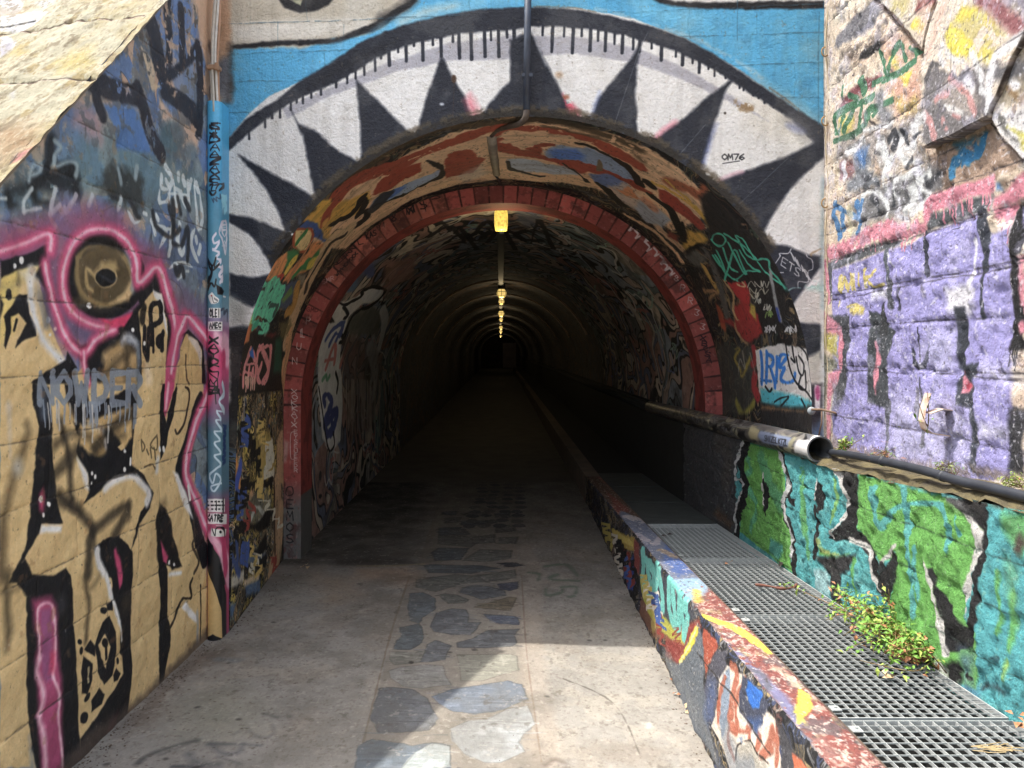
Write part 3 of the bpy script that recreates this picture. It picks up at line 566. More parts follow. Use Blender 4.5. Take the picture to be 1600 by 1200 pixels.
S.line('1395,730 1395,790', 8, BK, .7, .2); S.line('1352,735 1352,785', 7, BK, .7, .2)
S.poly('1288,804 1418,812 1416,876 1288,872', WH, .8, .3); write(S, 'KATRE', (1296, 816), (15, 1), (-4, 34), 7, BK, 1.45); S.line('1300,864 1410,868', 4, (90, 90, 90), .6, .2)
S.line('1350,884 1392,886', 5, (210, 180, 190), .7, .3); S.poly('1320,900 1415,905 1410,950 1318,950', (226, 222, 214), .8, .5); S.line('1345,945 1350,905 1375,895 1400,910 1405,945', 6, BK, .7, .3); S.ell(1378, 925, 8, 8, BK); S.line('1325,905 1340,945', 5, BK, .7, .3)
PC.hgt[:] = .5
# ================================================================== COPING (sun-lit sloping slabs, lichen)
S = CP
S.mottle((200, 176, 110), .55, 90, 2, .5, 6); S.mottle((222, 214, 186), .7, 40, 3, .52, 8); S.mottle((170, 140, 70), .6, 30, 4, .6, 12); S.mottle((150, 128, 96), .5, 12, 6, .62, 12)
Z(0, 0, 4)
S.poly('0,0 140,0 140,60 60,80 0,85', (232, 232, 238), 2, 4); S.poly('0,95 200,68 300,72 240,130 150,185 0,190', (232, 232, 240), 2, 4, .95); S.poly('0,230 60,228 100,270 70,300 0,350', (228, 228, 236), 2, 4); S.poly('190,20 260,0 340,0 280,40', (222, 222, 224), 3, 4, .8)
S.line('0,165 120,150 220,130', 4, (60, 60, 60), 1, 1.5); S.poly('20,270 70,265 40,330 10,330', (150, 140, 150), 8, 4, .6)
S.poly('0,800 120,780 220,820 200,920 60,980 0,1010', (168, 120, 70), 22, 12, .75); S.poly('350,380 540,300 560,400 400,440', (206, 176, 60), 20, 12, .7); S.poly('60,320 130,280 130,330', (212, 180, 70), 12, 8, .6); S.line('110,980 180,950', 26, (220, 110, 130), 5, 4, .7); S.poly('60,580 100,560 80,610', (206, 208, 220), 5, 3, .7)
S.line('0,60 60,75 150,60 180,40', 30, (190, 170, 140), 8, 4, .6)
for z, w in ((1.33, 5), (1.0, 4), (1.67, 5)): pass
S.line('-200,520 0,510 300,500 620,482', 5, (110, 84, 74), 1, 1.2, h=-.4); S.line('-300,250 0,210 250,180 500,128 900,98', 5, (120, 84, 74), 1, 1.2, .9, h=-.4)
CP.mottle((150, 134, 96), .45, 7, 41, .58, 10); CP.mottle((228, 220, 194), .5, 5, 42, .6, 12); CP.mottle((120, 100, 70), .5, 22, 43, .64, 14); CP.hgt += CP.Nb * .4 + CP.N * .3

# ================================================================== PORTAL FACE (painted eye / teeth)
S = FA; NV = (34, 38, 50); GB = (72, 168, 216)
S.mottle((96, 182, 218), .5, 50, 2, .5, 5); S.mottle((50, 130, 175), .45, 30, 5, .58, 9)
fz = [z for z in np.arange(.2, 4.05, .172)]
Z(320, 0, 3.2)
S.poly('-100,-200 1050,-200 1050,0 1000,60 880,140 800,180 640,196 500,240 130,240 -100,240', (182, 172, 154), 4, 4)
S.poly('130,120 860,80 800,160 620,190 140,215', (214, 208, 198), 10, 6, .8); S.poly('700,-100 880,-100 880,60 700,100', (196, 190, 178), 10, 6, .7); S.poly('240,20 360,10 370,80 260,100', (150, 140, 122), 12, 8, .5)
S.poly('370,-100 370,0 400,40 480,66 560,55 620,25 650,-20 650,-100', BK, 3, 2); S.poly('425,0 490,0 480,30', (150, 150, 120), 2); S.line('1040,-60 1030,0 960,60 880,100', 60, (70, 66, 64), 9, 4, .9)
S.line('130,235 400,215 640,205 760,165 860,130 960,60 1045,0 1070,-80', [20, 26, 26, 34, 40, 36, 22, 20], BK, 3, 3)
S.poly('650,225 800,190 960,90 1100,40 1300,-20 1700,-60 1700,20 1300,60 1100,100 880,190 700,260 560,350 520,340', (98, 190, 234), 14, 6, .7)
S.line('980,110 1100,60 1250,30', 40, (196, 200, 192), 9, 5, .6)
# eye band
Z(0, 0, 1)
S.poly('358,215 385,182 420,150 480,122 560,78 650,40 740,20 820,12 900,12 990,28 1070,60 1150,105 1220,155 1288,205 1292,260 1292,700 350,700 350,300', (222, 220, 218), 2, 2)
S.poly('358,300 372,340 395,430 385,520 400,700 350,700', (206, 200, 192), 20, 4, .8); S.poly('1180,120 1288,200 1250,230 1160,200', (214, 206, 190), 20, 4, .5)  # left polygon greys the white: shade put into the paint
# grey inner lid with ticks
S.poly('440,170 520,135 600,100 700,68 800,55 900,58 960,68 1010,80 1080,112 1140,148 1200,190 1180,180 1120,150 1060,122 990,98 900,84 800,92 700,95 620,112 520,148 450,185', (168, 166, 176), 3, 3, .95)
Z(320, 0, 3.2)
outer = '110,700 200,600 345,510 480,400 620,320 780,210 900,160 1050,110 1200,75 1400,45 1600,40'
S.poly(outer + ' 1600,140 1460,155 1300,165 1180,190 1050,215 930,255 820,310 740,365 620,430 500,480 380,545 250,640 160,720 110,760', NV, 3, 3)
S.poly('480,470 620,400 760,330 880,260 960,200 820,250 700,310 560,390', (20, 22, 30), 12, 5, .7)
Z(800, 0, 3.2)
S.poly('-40,40 100,35 250,40 400,60 560,95 680,125 860,190 1020,275 1150,360 1250,430 1340,490 1450,560 1530,610 1570,640 1570,760 1490,690 1400,600 1280,520 1180,460 1060,380 960,320 820,260 700,215 560,175 420,150 200,130 -40,135', NV, 3, 3)
S.line('110,32 300,38 420,60', 8, (120, 96, 70), 2, 2, .7, wear=.5); S.line('1260,420 1400,520 1540,630', 12, (120, 84, 56), 3, 3, .8, wear=.7)
S.line('420,45 560,75 660,110 900,190 1100,290 1260,400', 14, (190, 200, 202), 5, 3, .6, wear=.5)
for x, y, l in ((155, 130, 45), (205, 130, 130), (262, 135, 48), (308, 135, 130), (350, 140, 40), (395, 145, 110), (432, 150, 55), (470, 155, 100), (515, 160, 60), (555, 175, 90), (608, 195, 50), (640, 200, 60), (750, 220, 80), (700, 210, 30), (820, 250, 34), (855, 255, 70), (905, 280, 36), (940, 290, 70), (985, 310, 34), (1015, 330, 50), (1070, 350, 40), (1140, 400, 40), (1160, 420, 30), (1210, 440, 34), (1265, 480, 34), (1310, 510, 26), (1350, 540, 20), (1235, 470, 20)):
    S.line([(x, y - 20), (x - l * .05, y + l)], 17 if l > 60 else 12, NV, 1.2, 1)
Z(320, 0, 3.2)
for x, y, l in ((1545, 140, 145), (1510, 150, 36), (1467, 150, 132), (1430, 160, 40), (1398, 160, 120), (1330, 165, 130), (1270, 170, 120), (1240, 180, 30), (1180, 190, 90), (1140, 190, 36), (1088, 195, 105), (1045, 205, 24), (1005, 215, 90), (965, 225, 34), (920, 255, 72), (880, 270, 20), (850, 300, 52), (795, 320, 54), (752, 350, 40), (710, 370, 44), (655, 400, 36), (580, 430, 44), (532, 450, 40), (490, 470, 48), (430, 500, 50), (375, 540, 46), (300, 590, 46), (220, 640, 54), (335, 560, 30), (460, 490, 24)):
    S.line([(x, y - 20), (x + l * .03, y + l)], 17 if l > 60 else 12, NV, 1.2, 1)
# triangles
def tri(s, f=1.0): S.poly(s, NV, 4, 3)
tri('1180,280 1200,310 1240,390 1300,480 1340,590 1300,680 1050,720 1055,680 1110,480'); tri('755,395 800,440 900,540 960,600 1050,690 1050,760 900,860 785,860 775,600')
tri('425,540 470,620 550,650 650,740 780,820 700,1000 550,990 545,960 520,830 490,680'); tri('165,770 300,850 420,910 545,985 480,1160 400,1160 380,1090 310,950')
tri('1600,320 1420,520 1375,620 1600,640'); tri('130,1075 220,1085 280,1110 410,1160 380,1220 320,1260 280,1220 200,1150 130,1110')
Z(320, 300, 5.333)
tri('205,190 400,250 690,340 680,500 560,640 540,600 520,560 400,370 205,245'); tri('205,680 400,715 530,690 540,800 400,960 330,940 205,860')
tri('205,1130 320,1110 380,1130 380,1240 205,1300'); S.poly('205,870 320,930 350,960 340,1110 205,1120', (150, 148, 142), 14, 3, .8)
S.poly('205,1150 520,1130 520,2200 205,2200', (30, 28, 28), 6, 5)
Z(800, 0, 3.2)
tri('-10,200 60,170 90,150 105,180 150,270 210,390 250,470 300,570 330,640 200,660 -10,660'); tri('650,195 625,330 615,480 625,560 625,730 560,720 380,650 385,610 430,490 520,380 600,290')
tri('1115,385 1060,470 1020,600 990,700 960,800 925,900 800,860 680,730 760,660 860,590 960,500'); tri('1570,640 1500,720 1350,790 1130,870 960,935 1100,1100 1240,1200 1300,1080 1380,960 1450,880 1570,780')
S.line('100,150 140,260 170,330', 10, (220, 222, 230), 3, 1, .4)
S.poly('255,470 290,500 340,560 350,610 300,600 265,520', (208, 60, 84), 6, 4, .8, wear=.4); S.line('690,720 760,650 820,610', 22, (224, 130, 150), 6, 3, .7); S.line('350,600 380,610', 20, (226, 150, 170), 6, 2, .6)
S.line('980,930 1080,880 1150,860', 14, (210, 150, 170), 5, 3, .6); S.line('940,880 1000,680 1020,620', 16, (110, 124, 180), 6, 3, .6); S.line('390,600 440,460', 14, (130, 150, 210), 6, 3, .5)
S.ell(1160, 530, 55, 26, (140, 110, 70), .5, soft=4, rough=10, a=.85, wear=.6); S.ell(235, 375, 18, 14, (190, 150, 110), soft=5, a=.8); S.ell(1065, 565, 6, 6, (60, 50, 40)); S.ell(1420, 640, 50, 16, (90, 110, 200), .4, soft=8, a=.6); S.ell(270, 485, 16, 10, (160, 90, 60), soft=3, a=.8)
S.line('1400,600 1500,690', 60, (120, 120, 122), 16, 6, .5)
for q in ('680,160 640,240 500,660', '1080,10 1060,60', '970,620 840,770', '1380,790 1110,1045'): S.line(q, 3, (120, 124, 132), .8, .5, .55, smooth=False)
write(S, 'OM76', (1052, 770), (24, 0), (0, 28), 5.5, (30, 30, 34), 1.2); S.line('1054,817 1138,804', 4, (30, 30, 34), .8, .4, smooth=False)
Z(320, 0, 3.2)
S.poly('1330,470 1370,560 1390,640 1350,640 1300,500', (222, 90, 110), 12, 4, .7); S.line('1355,590 1358,640', 26, (150, 60, 64), 4, 3, .85); S.ell(1245, 395, 12, 20, (70, 50, 36), soft=2); S.line('1247,420 1240,590', 4, (70, 50, 44), 1, 1, .6); S.ell(1185, 520, 12, 8, (190, 194, 204), soft=2, a=.9)
# right strip
Z(980, 280, 5)
S.poly('1040,490 1250,520 1400,590 1510,600 1515,690 1400,830 1300,980 1270,1100 1340,1200 1200,1200', NV, 4, 2)
S.poly('1300,980 1380,880 1510,815 1510,1140 1340,1135 1280,1080', (206, 200, 194), 4, 2); S.poly('1340,1135 1510,1140 1510,1400 1300,1400', NV, 3, 2)
for q in ('1160,655 1195,600 1190,580 1255,580 1280,545', '1195,600 1190,590', '1400,590 1410,610 1445,635 1450,700 1415,720 1420,790 1400,805 1340,800 1335,850', '1220,730 1190,730'): S.line(q, 6, (200, 200, 206), .8, .6)
write(S, 'NIAS', (1275, 570), (34, 40), (30, 70), 6, (214, 214, 218), 1.0); write(S, 'ETS', (1215, 610), (38, 26), (-14, 60), 6, (214, 214, 218), 1.35)
scrawl(S, 1190, 960, 1250, 960, 7, 6, (190, 190, 196), 5, 40); write(S, 'DIB', (1190, 925), (18, 0), (0, 70), 5, (180, 180, 186))
S.line('1250,900 1260,870 1300,850 1350,850', 8, (150, 200, 196), 2, 2, .8)
S.poly('1255,1000 1275,1000 1275,1120 1250,1120', (40, 60, 140), 6, 3, .8)
S.line('1430,830 1500,840', 50, (100, 180, 166), 9, 6, .5, wear=.5)
S.line('1530,0 1530,200 1520,560', 24, (118, 150, 160), 6, 3, .6); S.line('1520,600 1524,1000', 20, (110, 150, 160), 6, 3, .5)
Z(980, 500, 5)
S.poly('1300,20 1500,30 1500,240 1400,300 1340,200 1220,140', NV, 4, 2); S.poly('1395,300 1510,235 1510,510 1430,500 1400,400', (198, 192, 182), 5, 2); S.poly('1020,170 1510,130 1510,160 1020,230', (90, 92, 96), 10, 4, .35)
S.poly('1420,500 1520,500 1520,900 1430,900', (46, 44, 54), 5, 4); S.poly('1465,505 1510,520 1505,700 1462,690', (226, 218, 222), 1.5, 1); S.ell(1487, 570, 20, 60, (176, 60, 120), soft=3, a=.9)
S.poly('1430,850 1520,780 1520,1000 1430,1000', (90, 120, 160), 10, 6, .8); S.line('1190,0 1205,170 1215,220', 40, (150, 150, 158), 4, 2, .9)
for q in ('1225,100 1240,200 1260,330 1290,430 1330,500 1400,560', '1290,210 1300,280 1310,330 1280,300', '1330,150 1390,250 1410,310', '1320,290 1340,400 1370,430 1380,350 1340,280', '1380,470 1350,520 1395,540 1390,400'): S.line(q, 12, BK, 1, .8)
Z(0, 0, 1); S.marble([(340, 636), (380, 636), (380, 1020), (340, 1020)], [(190, 160, 112), (60, 52, 40), (58, 84, 120), (150, 122, 84), (24, 22, 20), (90, 96, 84)], 40, 21, 5, 30, .3, (18, 16, 15)); S.poly('340,700 380,700 380,630 340,630', (34, 30, 27), 10, 6, .9)
# white top-right figure edge
Z(800, 0, 3.2)
S.poly('680,-200 690,-10 740,16 880,40 1120,46 1560,46 1560,-200', BK, 3, 3); S.poly('750,-200 770,-6 820,8 980,12 1120,8 1560,6 1560,-200', (214, 210, 206), 3, 3)
S.poly('600,0 690,10 740,40 900,60 1000,80 960,110 800,120 640,80', (110, 196, 232), 14, 6, .6)
for x, z0, z1 in ((1128, 0, 200), (1534, 60, 620), (1530, 180, 300)): S.line([(x, z0), (x, z1)], 4, (44, 100, 130), 1, 1, .7, smooth=False)
# courses only outside the plastered eye
oldc, oldh = FA.col.copy(), FA.hgt.copy()
courses(FA, list(np.arange(.25, 4.0, .168)), -1.75, 1.75, None, (44, 84, 104), 2.4, -.22, .42, 7, .55, P2=lambda x, z: np.stack([(x + 1.75) / 3.5 * FA.W, z / 4.05 * FA.H], 1))
M3 = np.zeros_like(FA.col); keep = FA.col; FA.col = M3
FA.poly(pts('-20,240 110,690') if False else [(800 + 3.2 * 0, -9999)] * 3, (1, 1, 1)) if False else None
Z(0, 0, 1); FA.poly('350,215 385,182 430,148 480,118 560,78 650,40 740,20 820,12 900,12 990,28 1070,60 1150,105 1220,155 1290,205 1400,700 300,700', (1, 1, 1), 3, 2)
m = FA.col[..., :1]; FA.col = keep * (1 - m) + oldc * m; FA.hgt = FA.hgt * (1 - m[..., 0]) + oldh * m[..., 0]
# rough roughcast and broken stone in the corners
FA.mottle((176, 168, 154), .16, 80, 71, .53, 7); FA.mottle((120, 104, 86), .45, 9, 72, .73, 20); FA.streaks(.09, 73, 16, 300, .53, (96, 90, 82)); FA.hgt += FA.Nb * 1.1 + FA.N * .3
# mossy fringe where the reveal bites into the face
aa = np.radians(np.linspace(150, 32, 40)); Z(0, 0, 1)
S.line([(820 + 451 * math.cos(a), 630 - 451 * math.sin(a)) for a in aa], 16, (38, 33, 27), 3, 9, .95, raw=True, wear=.12)
S.line([(820 + 461 * math.cos(a), 630 - 461 * math.sin(a)) for a in aa], 10, (80, 68, 50), 4, 9, .7, raw=True, wear=.5)
# wires / rust line
Z(980, 280, 5); S.line('1510,545 1440,580 1440,600', 8, (150, 120, 80), 2, 2, .8)

# ================================================================== REVEAL (stone barrel between face and brick ring)
S = RV; PE = (206, 168, 132); RB = (146, 62, 44)
S.marble(None, [(40, 36, 32), (96, 84, 62), (30, 28, 28), (122, 104, 72), (60, 62, 66), (48, 58, 50), (84, 60, 46)], 60, 3, 6, 40, .3)
Z(0, 0, 1)
# peach plaster zone over the crown
S.poly('500,345 540,300 600,262 650,232 700,208 760,196 820,190 880,194 950,206 1020,235 1060,262 1100,300 1110,330 1085,350 1050,360 1000,330 930,295 860,284 780,280 700,292 640,315 580,352 540,390 510,385 480,400', PE, 4, 5)
S.mottle((150, 120, 92), .5, 22, 8, .62, 14, None)
Z(320, 0, 3.2)
S.line('560,990 700,880 800,840 900,760 1040,690', 40, (70, 58, 42), 8, 8, .8); S.line('1040,690 1200,640 1340,625 1600,610', 26, (80, 64, 46), 8, 6, .8)
S.line('600,1080 680,960 800,880 980,820 1060,780 1250,700 1400,650 1500,625', [40, 50, 46, 50, 40, 42, 34, 20], RB, 3, 4, .95, wear=.12)
S.poly('835,980 880,900 970,840 1080,815 1085,860 1000,900 900,960', RB, 3, 4); S.poly('1200,790 1260,760 1340,770 1370,830 1340,860 1260,870 1200,890 1250,840 1195,825', (140, 58, 46), 3, 6); S.line('1210,860 1300,850 1360,800', 30, RB, 3, 4)
S.poly('850,1040 900,970 1000,920 1100,880 1180,850 1170,890 1080,930 960,990', (140, 158, 182), 4, 3); S.line('880,1000 950,960', 30, (66, 110, 190), 6, 3, .8); S.line('1110,805 1180,840 1180,880 1110,920 960,990 850,1030', [6, 18, 14, 10, 8, 8], (34, 30, 28), 2, 1.5)
S.line('850,1040 900,980', 30, (40, 44, 50), 4, 2, .9); S.poly('1250,880 1380,820 1420,870 1300,920', (176, 172, 168), 12, 4, .5)
S.poly('480,1100 600,1020 700,1000 820,960 830,1000 780,1060 640,1120 620,1180 560,1140', (196, 152, 62), 6, 4); S.poly('560,1010 630,990 640,1020 560,1100', (200, 158, 60), 4, 4)
S.line('620,1130 720,1080 760,1040 790,990 800,1020 770,1070 800,1060 800,1100 700,1160', 16, (34, 28, 26), 1.5, 1.5); S.line('640,1170 700,1150 660,1190', 12, BK)
S.line('600,1110 620,1050 680,980', 22, RB, 3, 2)
# left leopard / cartoon heads strip (px zoomed 5.333)
Z(320, 300, 5.333)
S.poly('780,300 850,235 930,260 1040,380 1050,430 940,390 830,340', (58, 82, 138), 3, 3); S.poly('750,300 900,320 880,400 840,500 740,460', (208, 178, 120), 3, 3); S.line('750,310 745,450 840,480 900,330 760,310', 12, (150, 70, 40), 2, 1.5); S.line('780,410 830,350', 26, (40, 110, 60), 2, 1.5)
S.poly('860,500 880,430 960,410 1000,440 960,560 840,660 700,740 650,740 720,640', (200, 130, 76), 4, 4); S.poly('690,500 790,470 760,560 660,640 640,560', (58, 120, 70), 5, 5); S.poly('860,560 950,480 970,500 900,620 800,660 730,740 720,720', (56, 122, 70), 5, 5); S.line('880,590 920,570', 30, (200, 180, 70), 3, 2); S.line('690,640 740,560', 30, (206, 176, 66), 4, 3); S.poly('510,660 560,600 680,500 690,580 640,680 560,750 510,730', (206, 136, 80), 4, 4); S.line('700,740 800,560 880,420', 16, (180, 120, 80), 3, 3)
S.line('620,740 650,690 600,700', 12, (180, 60, 50)); S.poly('640,780 780,740 760,880 680,980 600,960', (70, 80, 104), 5, 5); S.poly('640,900 720,800 740,830 660,930', (100, 130, 70), 4, 4); S.poly('780,690 840,680 830,760 780,780', (130, 120, 104), 4, 4)
S.line('1000,240 1010,330 1040,380 1200,330', 30, (196, 150, 70), 4, 4, .9)
S.line('1160,340 1180,330 1150,370 1060,400 1000,500 940,600 860,760 820,860 760,980 740,1050 700,1180', 60, (190, 160, 122), 3, 5); S.line('1170,350 1060,420 1000,510 930,620 860,740 840,830', 14, (50, 42, 36), 2, 2); S.line('1100,480 1040,580 960,680 900,760 860,860', 10, (60, 50, 44), 2, 2, .8)
S.line('770,780 740,960 680,1010', 26, (176, 130, 60), 3, 3)
TL = (92, 196, 158)
for q in ('430,960 410,850 450,780 520,780 510,860 430,980', '540,780 590,740 600,850 560,960 500,990 520,900 570,840', '620,790 640,830 610,900 520,990 440,1000', '370,1060 430,1000 540,1040 600,960', '400,900 480,860 560,870 600,840', '440,980 420,1010', '370,1080 480,1100 520,1150'): S.line(q, 34, TL, 1.5, 1.2, .97)
S.line('540,950 600,950 580,1010', 20, (50, 60, 56), 1.5, 1, .8)
S.poly('310,1140 370,1110 440,1120 380,1190 330,1230 300,1200', (190, 110, 62), 4, 4); S.line('370,1080 360,1110', 40, (190, 190, 100), 5, 3, .8)
Z(320, 500, 5.333)
S.poly('195,60 300,70 500,100 640,140 660,600 195,640', (38, 32, 28), 6, 8, .92); S.poly('300,130 340,60 440,20 380,100 370,180 300,220', (186, 106, 60), 3, 4); S.line('440,20 400,60', 20, (60, 160, 130)); S.line('480,30 510,90 450,100', 22, TL, 2); S.poly('610,20 720,0 740,120 640,150', (110, 98, 60), 6, 10, .8, wear=.3); S.poly('490,120 600,120 560,150', (130, 50, 50), 6, 4, .8)
PKK = (206, 128, 126)
for q in ('330,400 370,280 400,270 440,430', '330,370 430,360', '360,300 380,240', '450,230 420,500', '420,480 330,430 320,540', '470,380 440,480 480,520 530,400 480,250 500,230 550,240 530,440 500,510', '440,260 480,220', '370,400 360,540', '400,420 400,520'): S.line(q, 17, PKK, 1.3, 1)
S.drips('320,480 420,500', 10, (206, 160, 140), 100, 9, 5); S.poly('370,260 400,220 410,320 380,300', (50, 96, 170), 2)
S.poly('590,160 640,150 640,440 570,440', (40, 84, 64), 8, 6, .85); S.poly('480,640 600,640 600,780 520,800', (60, 100, 66), 8, 8, .8)
S.line('200,650 400,600 660,575', 10, (24, 20, 18), 2, 3)
S.line('700,130 690,290 660,380 670,560', 34, (196, 150, 106), 3, 5)
for i, (x, y) in enumerate(((285, 230), (290, 270), (280, 310), (286, 350), (280, 400), (286, 450))): S.line([(x - 20, y), (x + 20, y + 12), (x, y - 12)], 4, (140, 60, 80), .8, .4)
# lower left pile of paint
S.marble([(200, 640), (640, 590), (660, 1200), (640, 2000), (195, 2600)], [(190, 160, 112), (90, 78, 60), (196, 168, 92), (58, 84, 120), (150, 122, 84), (60, 54, 46), (200, 176, 140), (100, 106, 94), (170, 150, 60)], 40, 21, 5, 36, .30, (18, 16, 15), aspect=.8)
S.line('345,880 350,980', 44, (200, 176, 60), 4, 3, .9); S.poly('440,940 540,920 580,1100 560,1300 470,1300 410,1000', (176, 150, 76), 6, 5, .85); S.poly('600,1000 650,900 660,1400 600,1300', (186, 150, 112), 5, 5, .9)
Z(320, 700, 3.693)
S.line('180,340 190,260 250,210 300,220 320,270 280,320 200,345', 20, (20, 18, 16), 2, 2); S.poly('205,260 240,220 245,280 215,310', (54, 78, 150), 2, 2); S.poly('240,300 270,240 285,270 250,310', (196, 150, 110), 3, 3)
S.poly('230,300 340,240 390,290 370,400 300,440 220,430 200,380', (120, 116, 98), 8, 8, .8, wear=.2); S.line('270,400 300,340 340,390 310,430', 8, (176, 176, 166), 2, 2); S.line('200,440 300,455 370,400', 22, (22, 18, 16), 3, 3); S.line('330,120 400,140 350,200 290,215', 16, (24, 20, 18), 2, 2)
S.poly('330,40 400,30 410,120 360,190 320,140', (178, 152, 76), 5, 4, .9); S.line('180,100 200,200', 20, (190, 130, 60), 3, 3); S.line('205,110 185,200', 20, (60, 80, 160), 3, 3)
S.poly('230,660 260,600 310,570 350,600 355,650 300,690', (92, 106, 124), 7, 4); S.line('230,690 300,680 350,650', 20, (24, 22, 22), 3, 3); S.line('210,560 300,600 350,540', 18, (26, 22, 20), 3, 3)
S.line('150,780 220,740', 22, (190, 184, 170), 4, 3, .9); S.poly('230,780 320,750 320,830 240,860', (80, 106, 140), 5, 5, .9); S.poly('130,900 180,900 160,980 130,970', (76, 104, 140), 5, 4, .9); S.line('230,780 310,740', 14, (190, 170, 140), 3, 3)
S.line('440,380 425,600 380,720', 30, (182, 148, 110), 5, 5, .9); S.poly('395,180 440,60 445,560 400,640', (184, 148, 112), 6, 6, .85); S.line('400,200 405,600', 7, (60, 40, 30), 2, 3)
for q in ('180,480 190,640', '160,560 150,700', '145,600 200,720'): S.line(q, 14, (54, 74, 130), 3, 3, .9)
S.line('350,990 130,1040', 30, (120, 104, 84), 12, 8, .8)
Z(0, 0, 1)
for i in range(16):
    r_ = np.random.RandomState(60 + i); x = 375 + 55 * r_.rand(); y = 640 + 260 * r_.rand(); c_ = [(20, 18, 18), (204, 196, 176), (60, 84, 150), (206, 176, 96), (150, 60, 50), (20, 18, 18)][i % 6]
    scrawl(S, x, y, x + 12 * r_.randn(), y + 30 + 30 * r_.rand(), 6 + r_.randint(5), 1.4 + 1.6 * r_.rand(), c_, i, 7)
# crown right of the conduit
Z(600, 160, 4)
S.line('705,200 760,160 1000,175 1150,195 1300,240 1450,310 1600,400', [30, 36, 34, 40, 44, 44, 40], RB, 3, 4, .96, wear=.1); S.line('720,230 740,270 820,310 950,330 1000,340', [60, 50, 40, 34, 30], RB, 3, 4); S.poly('880,290 960,260 990,290 980,340 900,340 920,310', RB, 3, 4); S.line('960,270 1050,270', 16, RB)
S.line('750,250 830,210 1000,190', 22, PE, 4, 3); S.poly('1000,300 1080,270 1300,290 1450,350 1540,420 1580,510 1400,430 1280,420 1200,400 1100,360 1010,340', (128, 146, 176), 4, 4); S.poly('1030,300 1200,290 1260,330 1240,370 1150,360 1060,350', (66, 110, 190), 7, 4, .85)
S.line('1000,340 1100,370 1200,420 1300,400 1380,430 1500,480 1600,540', 28, (150, 62, 48), 3, 3); S.line('1200,390 1330,420', 44, (150, 66, 52), 4, 4)
S.poly('770,350 850,345 1000,375 1130,400 1230,440 1200,450 1000,440 850,430 780,410', (156, 166, 180), 4, 4); S.line('775,370 790,410 850,430 1000,460', [24, 14, 10, 6], BK, 1.5, 1.5); S.line('1120,385 1230,450 1270,500', [6, 8, 16], (40, 34, 30), 1.5, 1.5)
S.poly('1280,440 1400,450 1500,490 1550,560 1400,540 1320,500', (84, 112, 170), 4, 5, .9); S.poly('1400,530 1500,500 1620,600 1640,680 1560,670 1460,600', (176, 160, 150), 6, 5, .9); S.poly('1450,540 1540,530 1600,600 1540,600', (196, 120, 70), 5, 8, .8, wear=.3)
S.line('1200,260 1350,300 1480,370 1560,440 1600,520', [8, 16, 22, 26, 34], (34, 28, 24), 1.5, 2); S.poly('1325,400 1345,350 1370,390 1365,430 1330,430', (110, 96, 76), 2, 2); S.line('1330,500 1400,560 1500,640', [10, 24, 14], (34, 30, 26), 2, 3)
S.line('1000,150 1300,210 1500,290 1620,370', 18, (84, 68, 50), 4, 5, .8, wear=.3); S.line('800,120 1000,110 1250,160 1500,250 1600,300', 34, (60, 48, 34), 7, 8, .85, wear=.25)
S.poly('380,390 400,330 470,300 560,300 590,360 540,400 480,400 440,440 390,470', RB, 3, 5, .95, wear=.2)
Z(980, 280, 5)
S.line('-20,0 60,60 170,110', 26, RB, 3, 3); S.poly('240,70 330,110 450,200 600,350 610,400 560,400 420,280 330,220 250,150', (146, 60, 48), 3, 3); S.line('200,30 330,90 480,180 600,310 650,400', 16, (196, 156, 60), 3, 3); S.line('330,20 460,60 560,120 600,60', 60, (146, 76, 50), 6, 5, .9); S.line('300,0 430,110 560,240 620,330', 14, (190, 150, 60), 2, 2)
S.poly('60,230 120,140 280,250 340,320 260,390 150,330', (150, 156, 168), 5, 4); S.line('150,170 200,220', 40, (196, 120, 80), 6, 5, .7); S.line('150,20 200,60', 34, (34, 28, 24), 2, 3); S.line('170,120 330,230 380,320 430,420 450,480 430,340', [20, 34, 44, 50, 30, 16], (30, 26, 22), 2, 3)
S.poly('470,400 600,430 640,480 500,540 430,560 400,530 470,490', (186, 146, 62), 5, 6); S.line('260,400 420,540', 40, PE, 5, 6, .9); S.poly('310,380 400,440 390,490 320,450', (120, 56, 44), 5, 5)
S.line('0,280 200,400 360,560 420,640', 22, PE, 4, 6)
S.line('610,380 680,390', 30, (190, 166, 120), 3, 8, .8, wear=.4)
S.poly('560,130 640,100 900,360 1060,520 1200,700 1250,1000 1210,1200 1000,1200 1000,900 850,770 700,740 660,560 640,420 600,280', (34, 32, 32), 6, 5, .95)
S.poly('440,600 540,560 620,620 580,700 520,680', (96, 96, 92), 6, 6, .8); S.line('600,560 680,700 740,900 790,1100', 40, (88, 86, 84), 6, 6, .85, wear=.2); S.line('590,680 640,760 700,860', 22, (184, 146, 70), 3, 4); S.poly('440,580 560,540 620,520 540,500 450,560', (24, 22, 22), 4, 4)
S.poly('780,800 920,800 960,900 960,980 900,990 840,900', (164, 44, 44), 3, 4); S.poly('830,980 940,970 1020,1050 1060,1200 940,1260 850,1150', (152, 44, 42), 4, 5); S.line('760,800 830,900 830,1030 900,1150', 16, (176, 140, 96), 3, 4); S.line('900,800 920,840 860,820', 10, (190, 160, 120)); S.poly('960,970 1000,1000 1010,1100 960,1040', (176, 150, 60), 4, 4); S.line('720,1020 750,1140', 34, (150, 70, 44), 5, 5); S.line('600,870 700,880 640,930', 20, (160, 120, 80), 4, 5)
TG = (62, 168, 142)
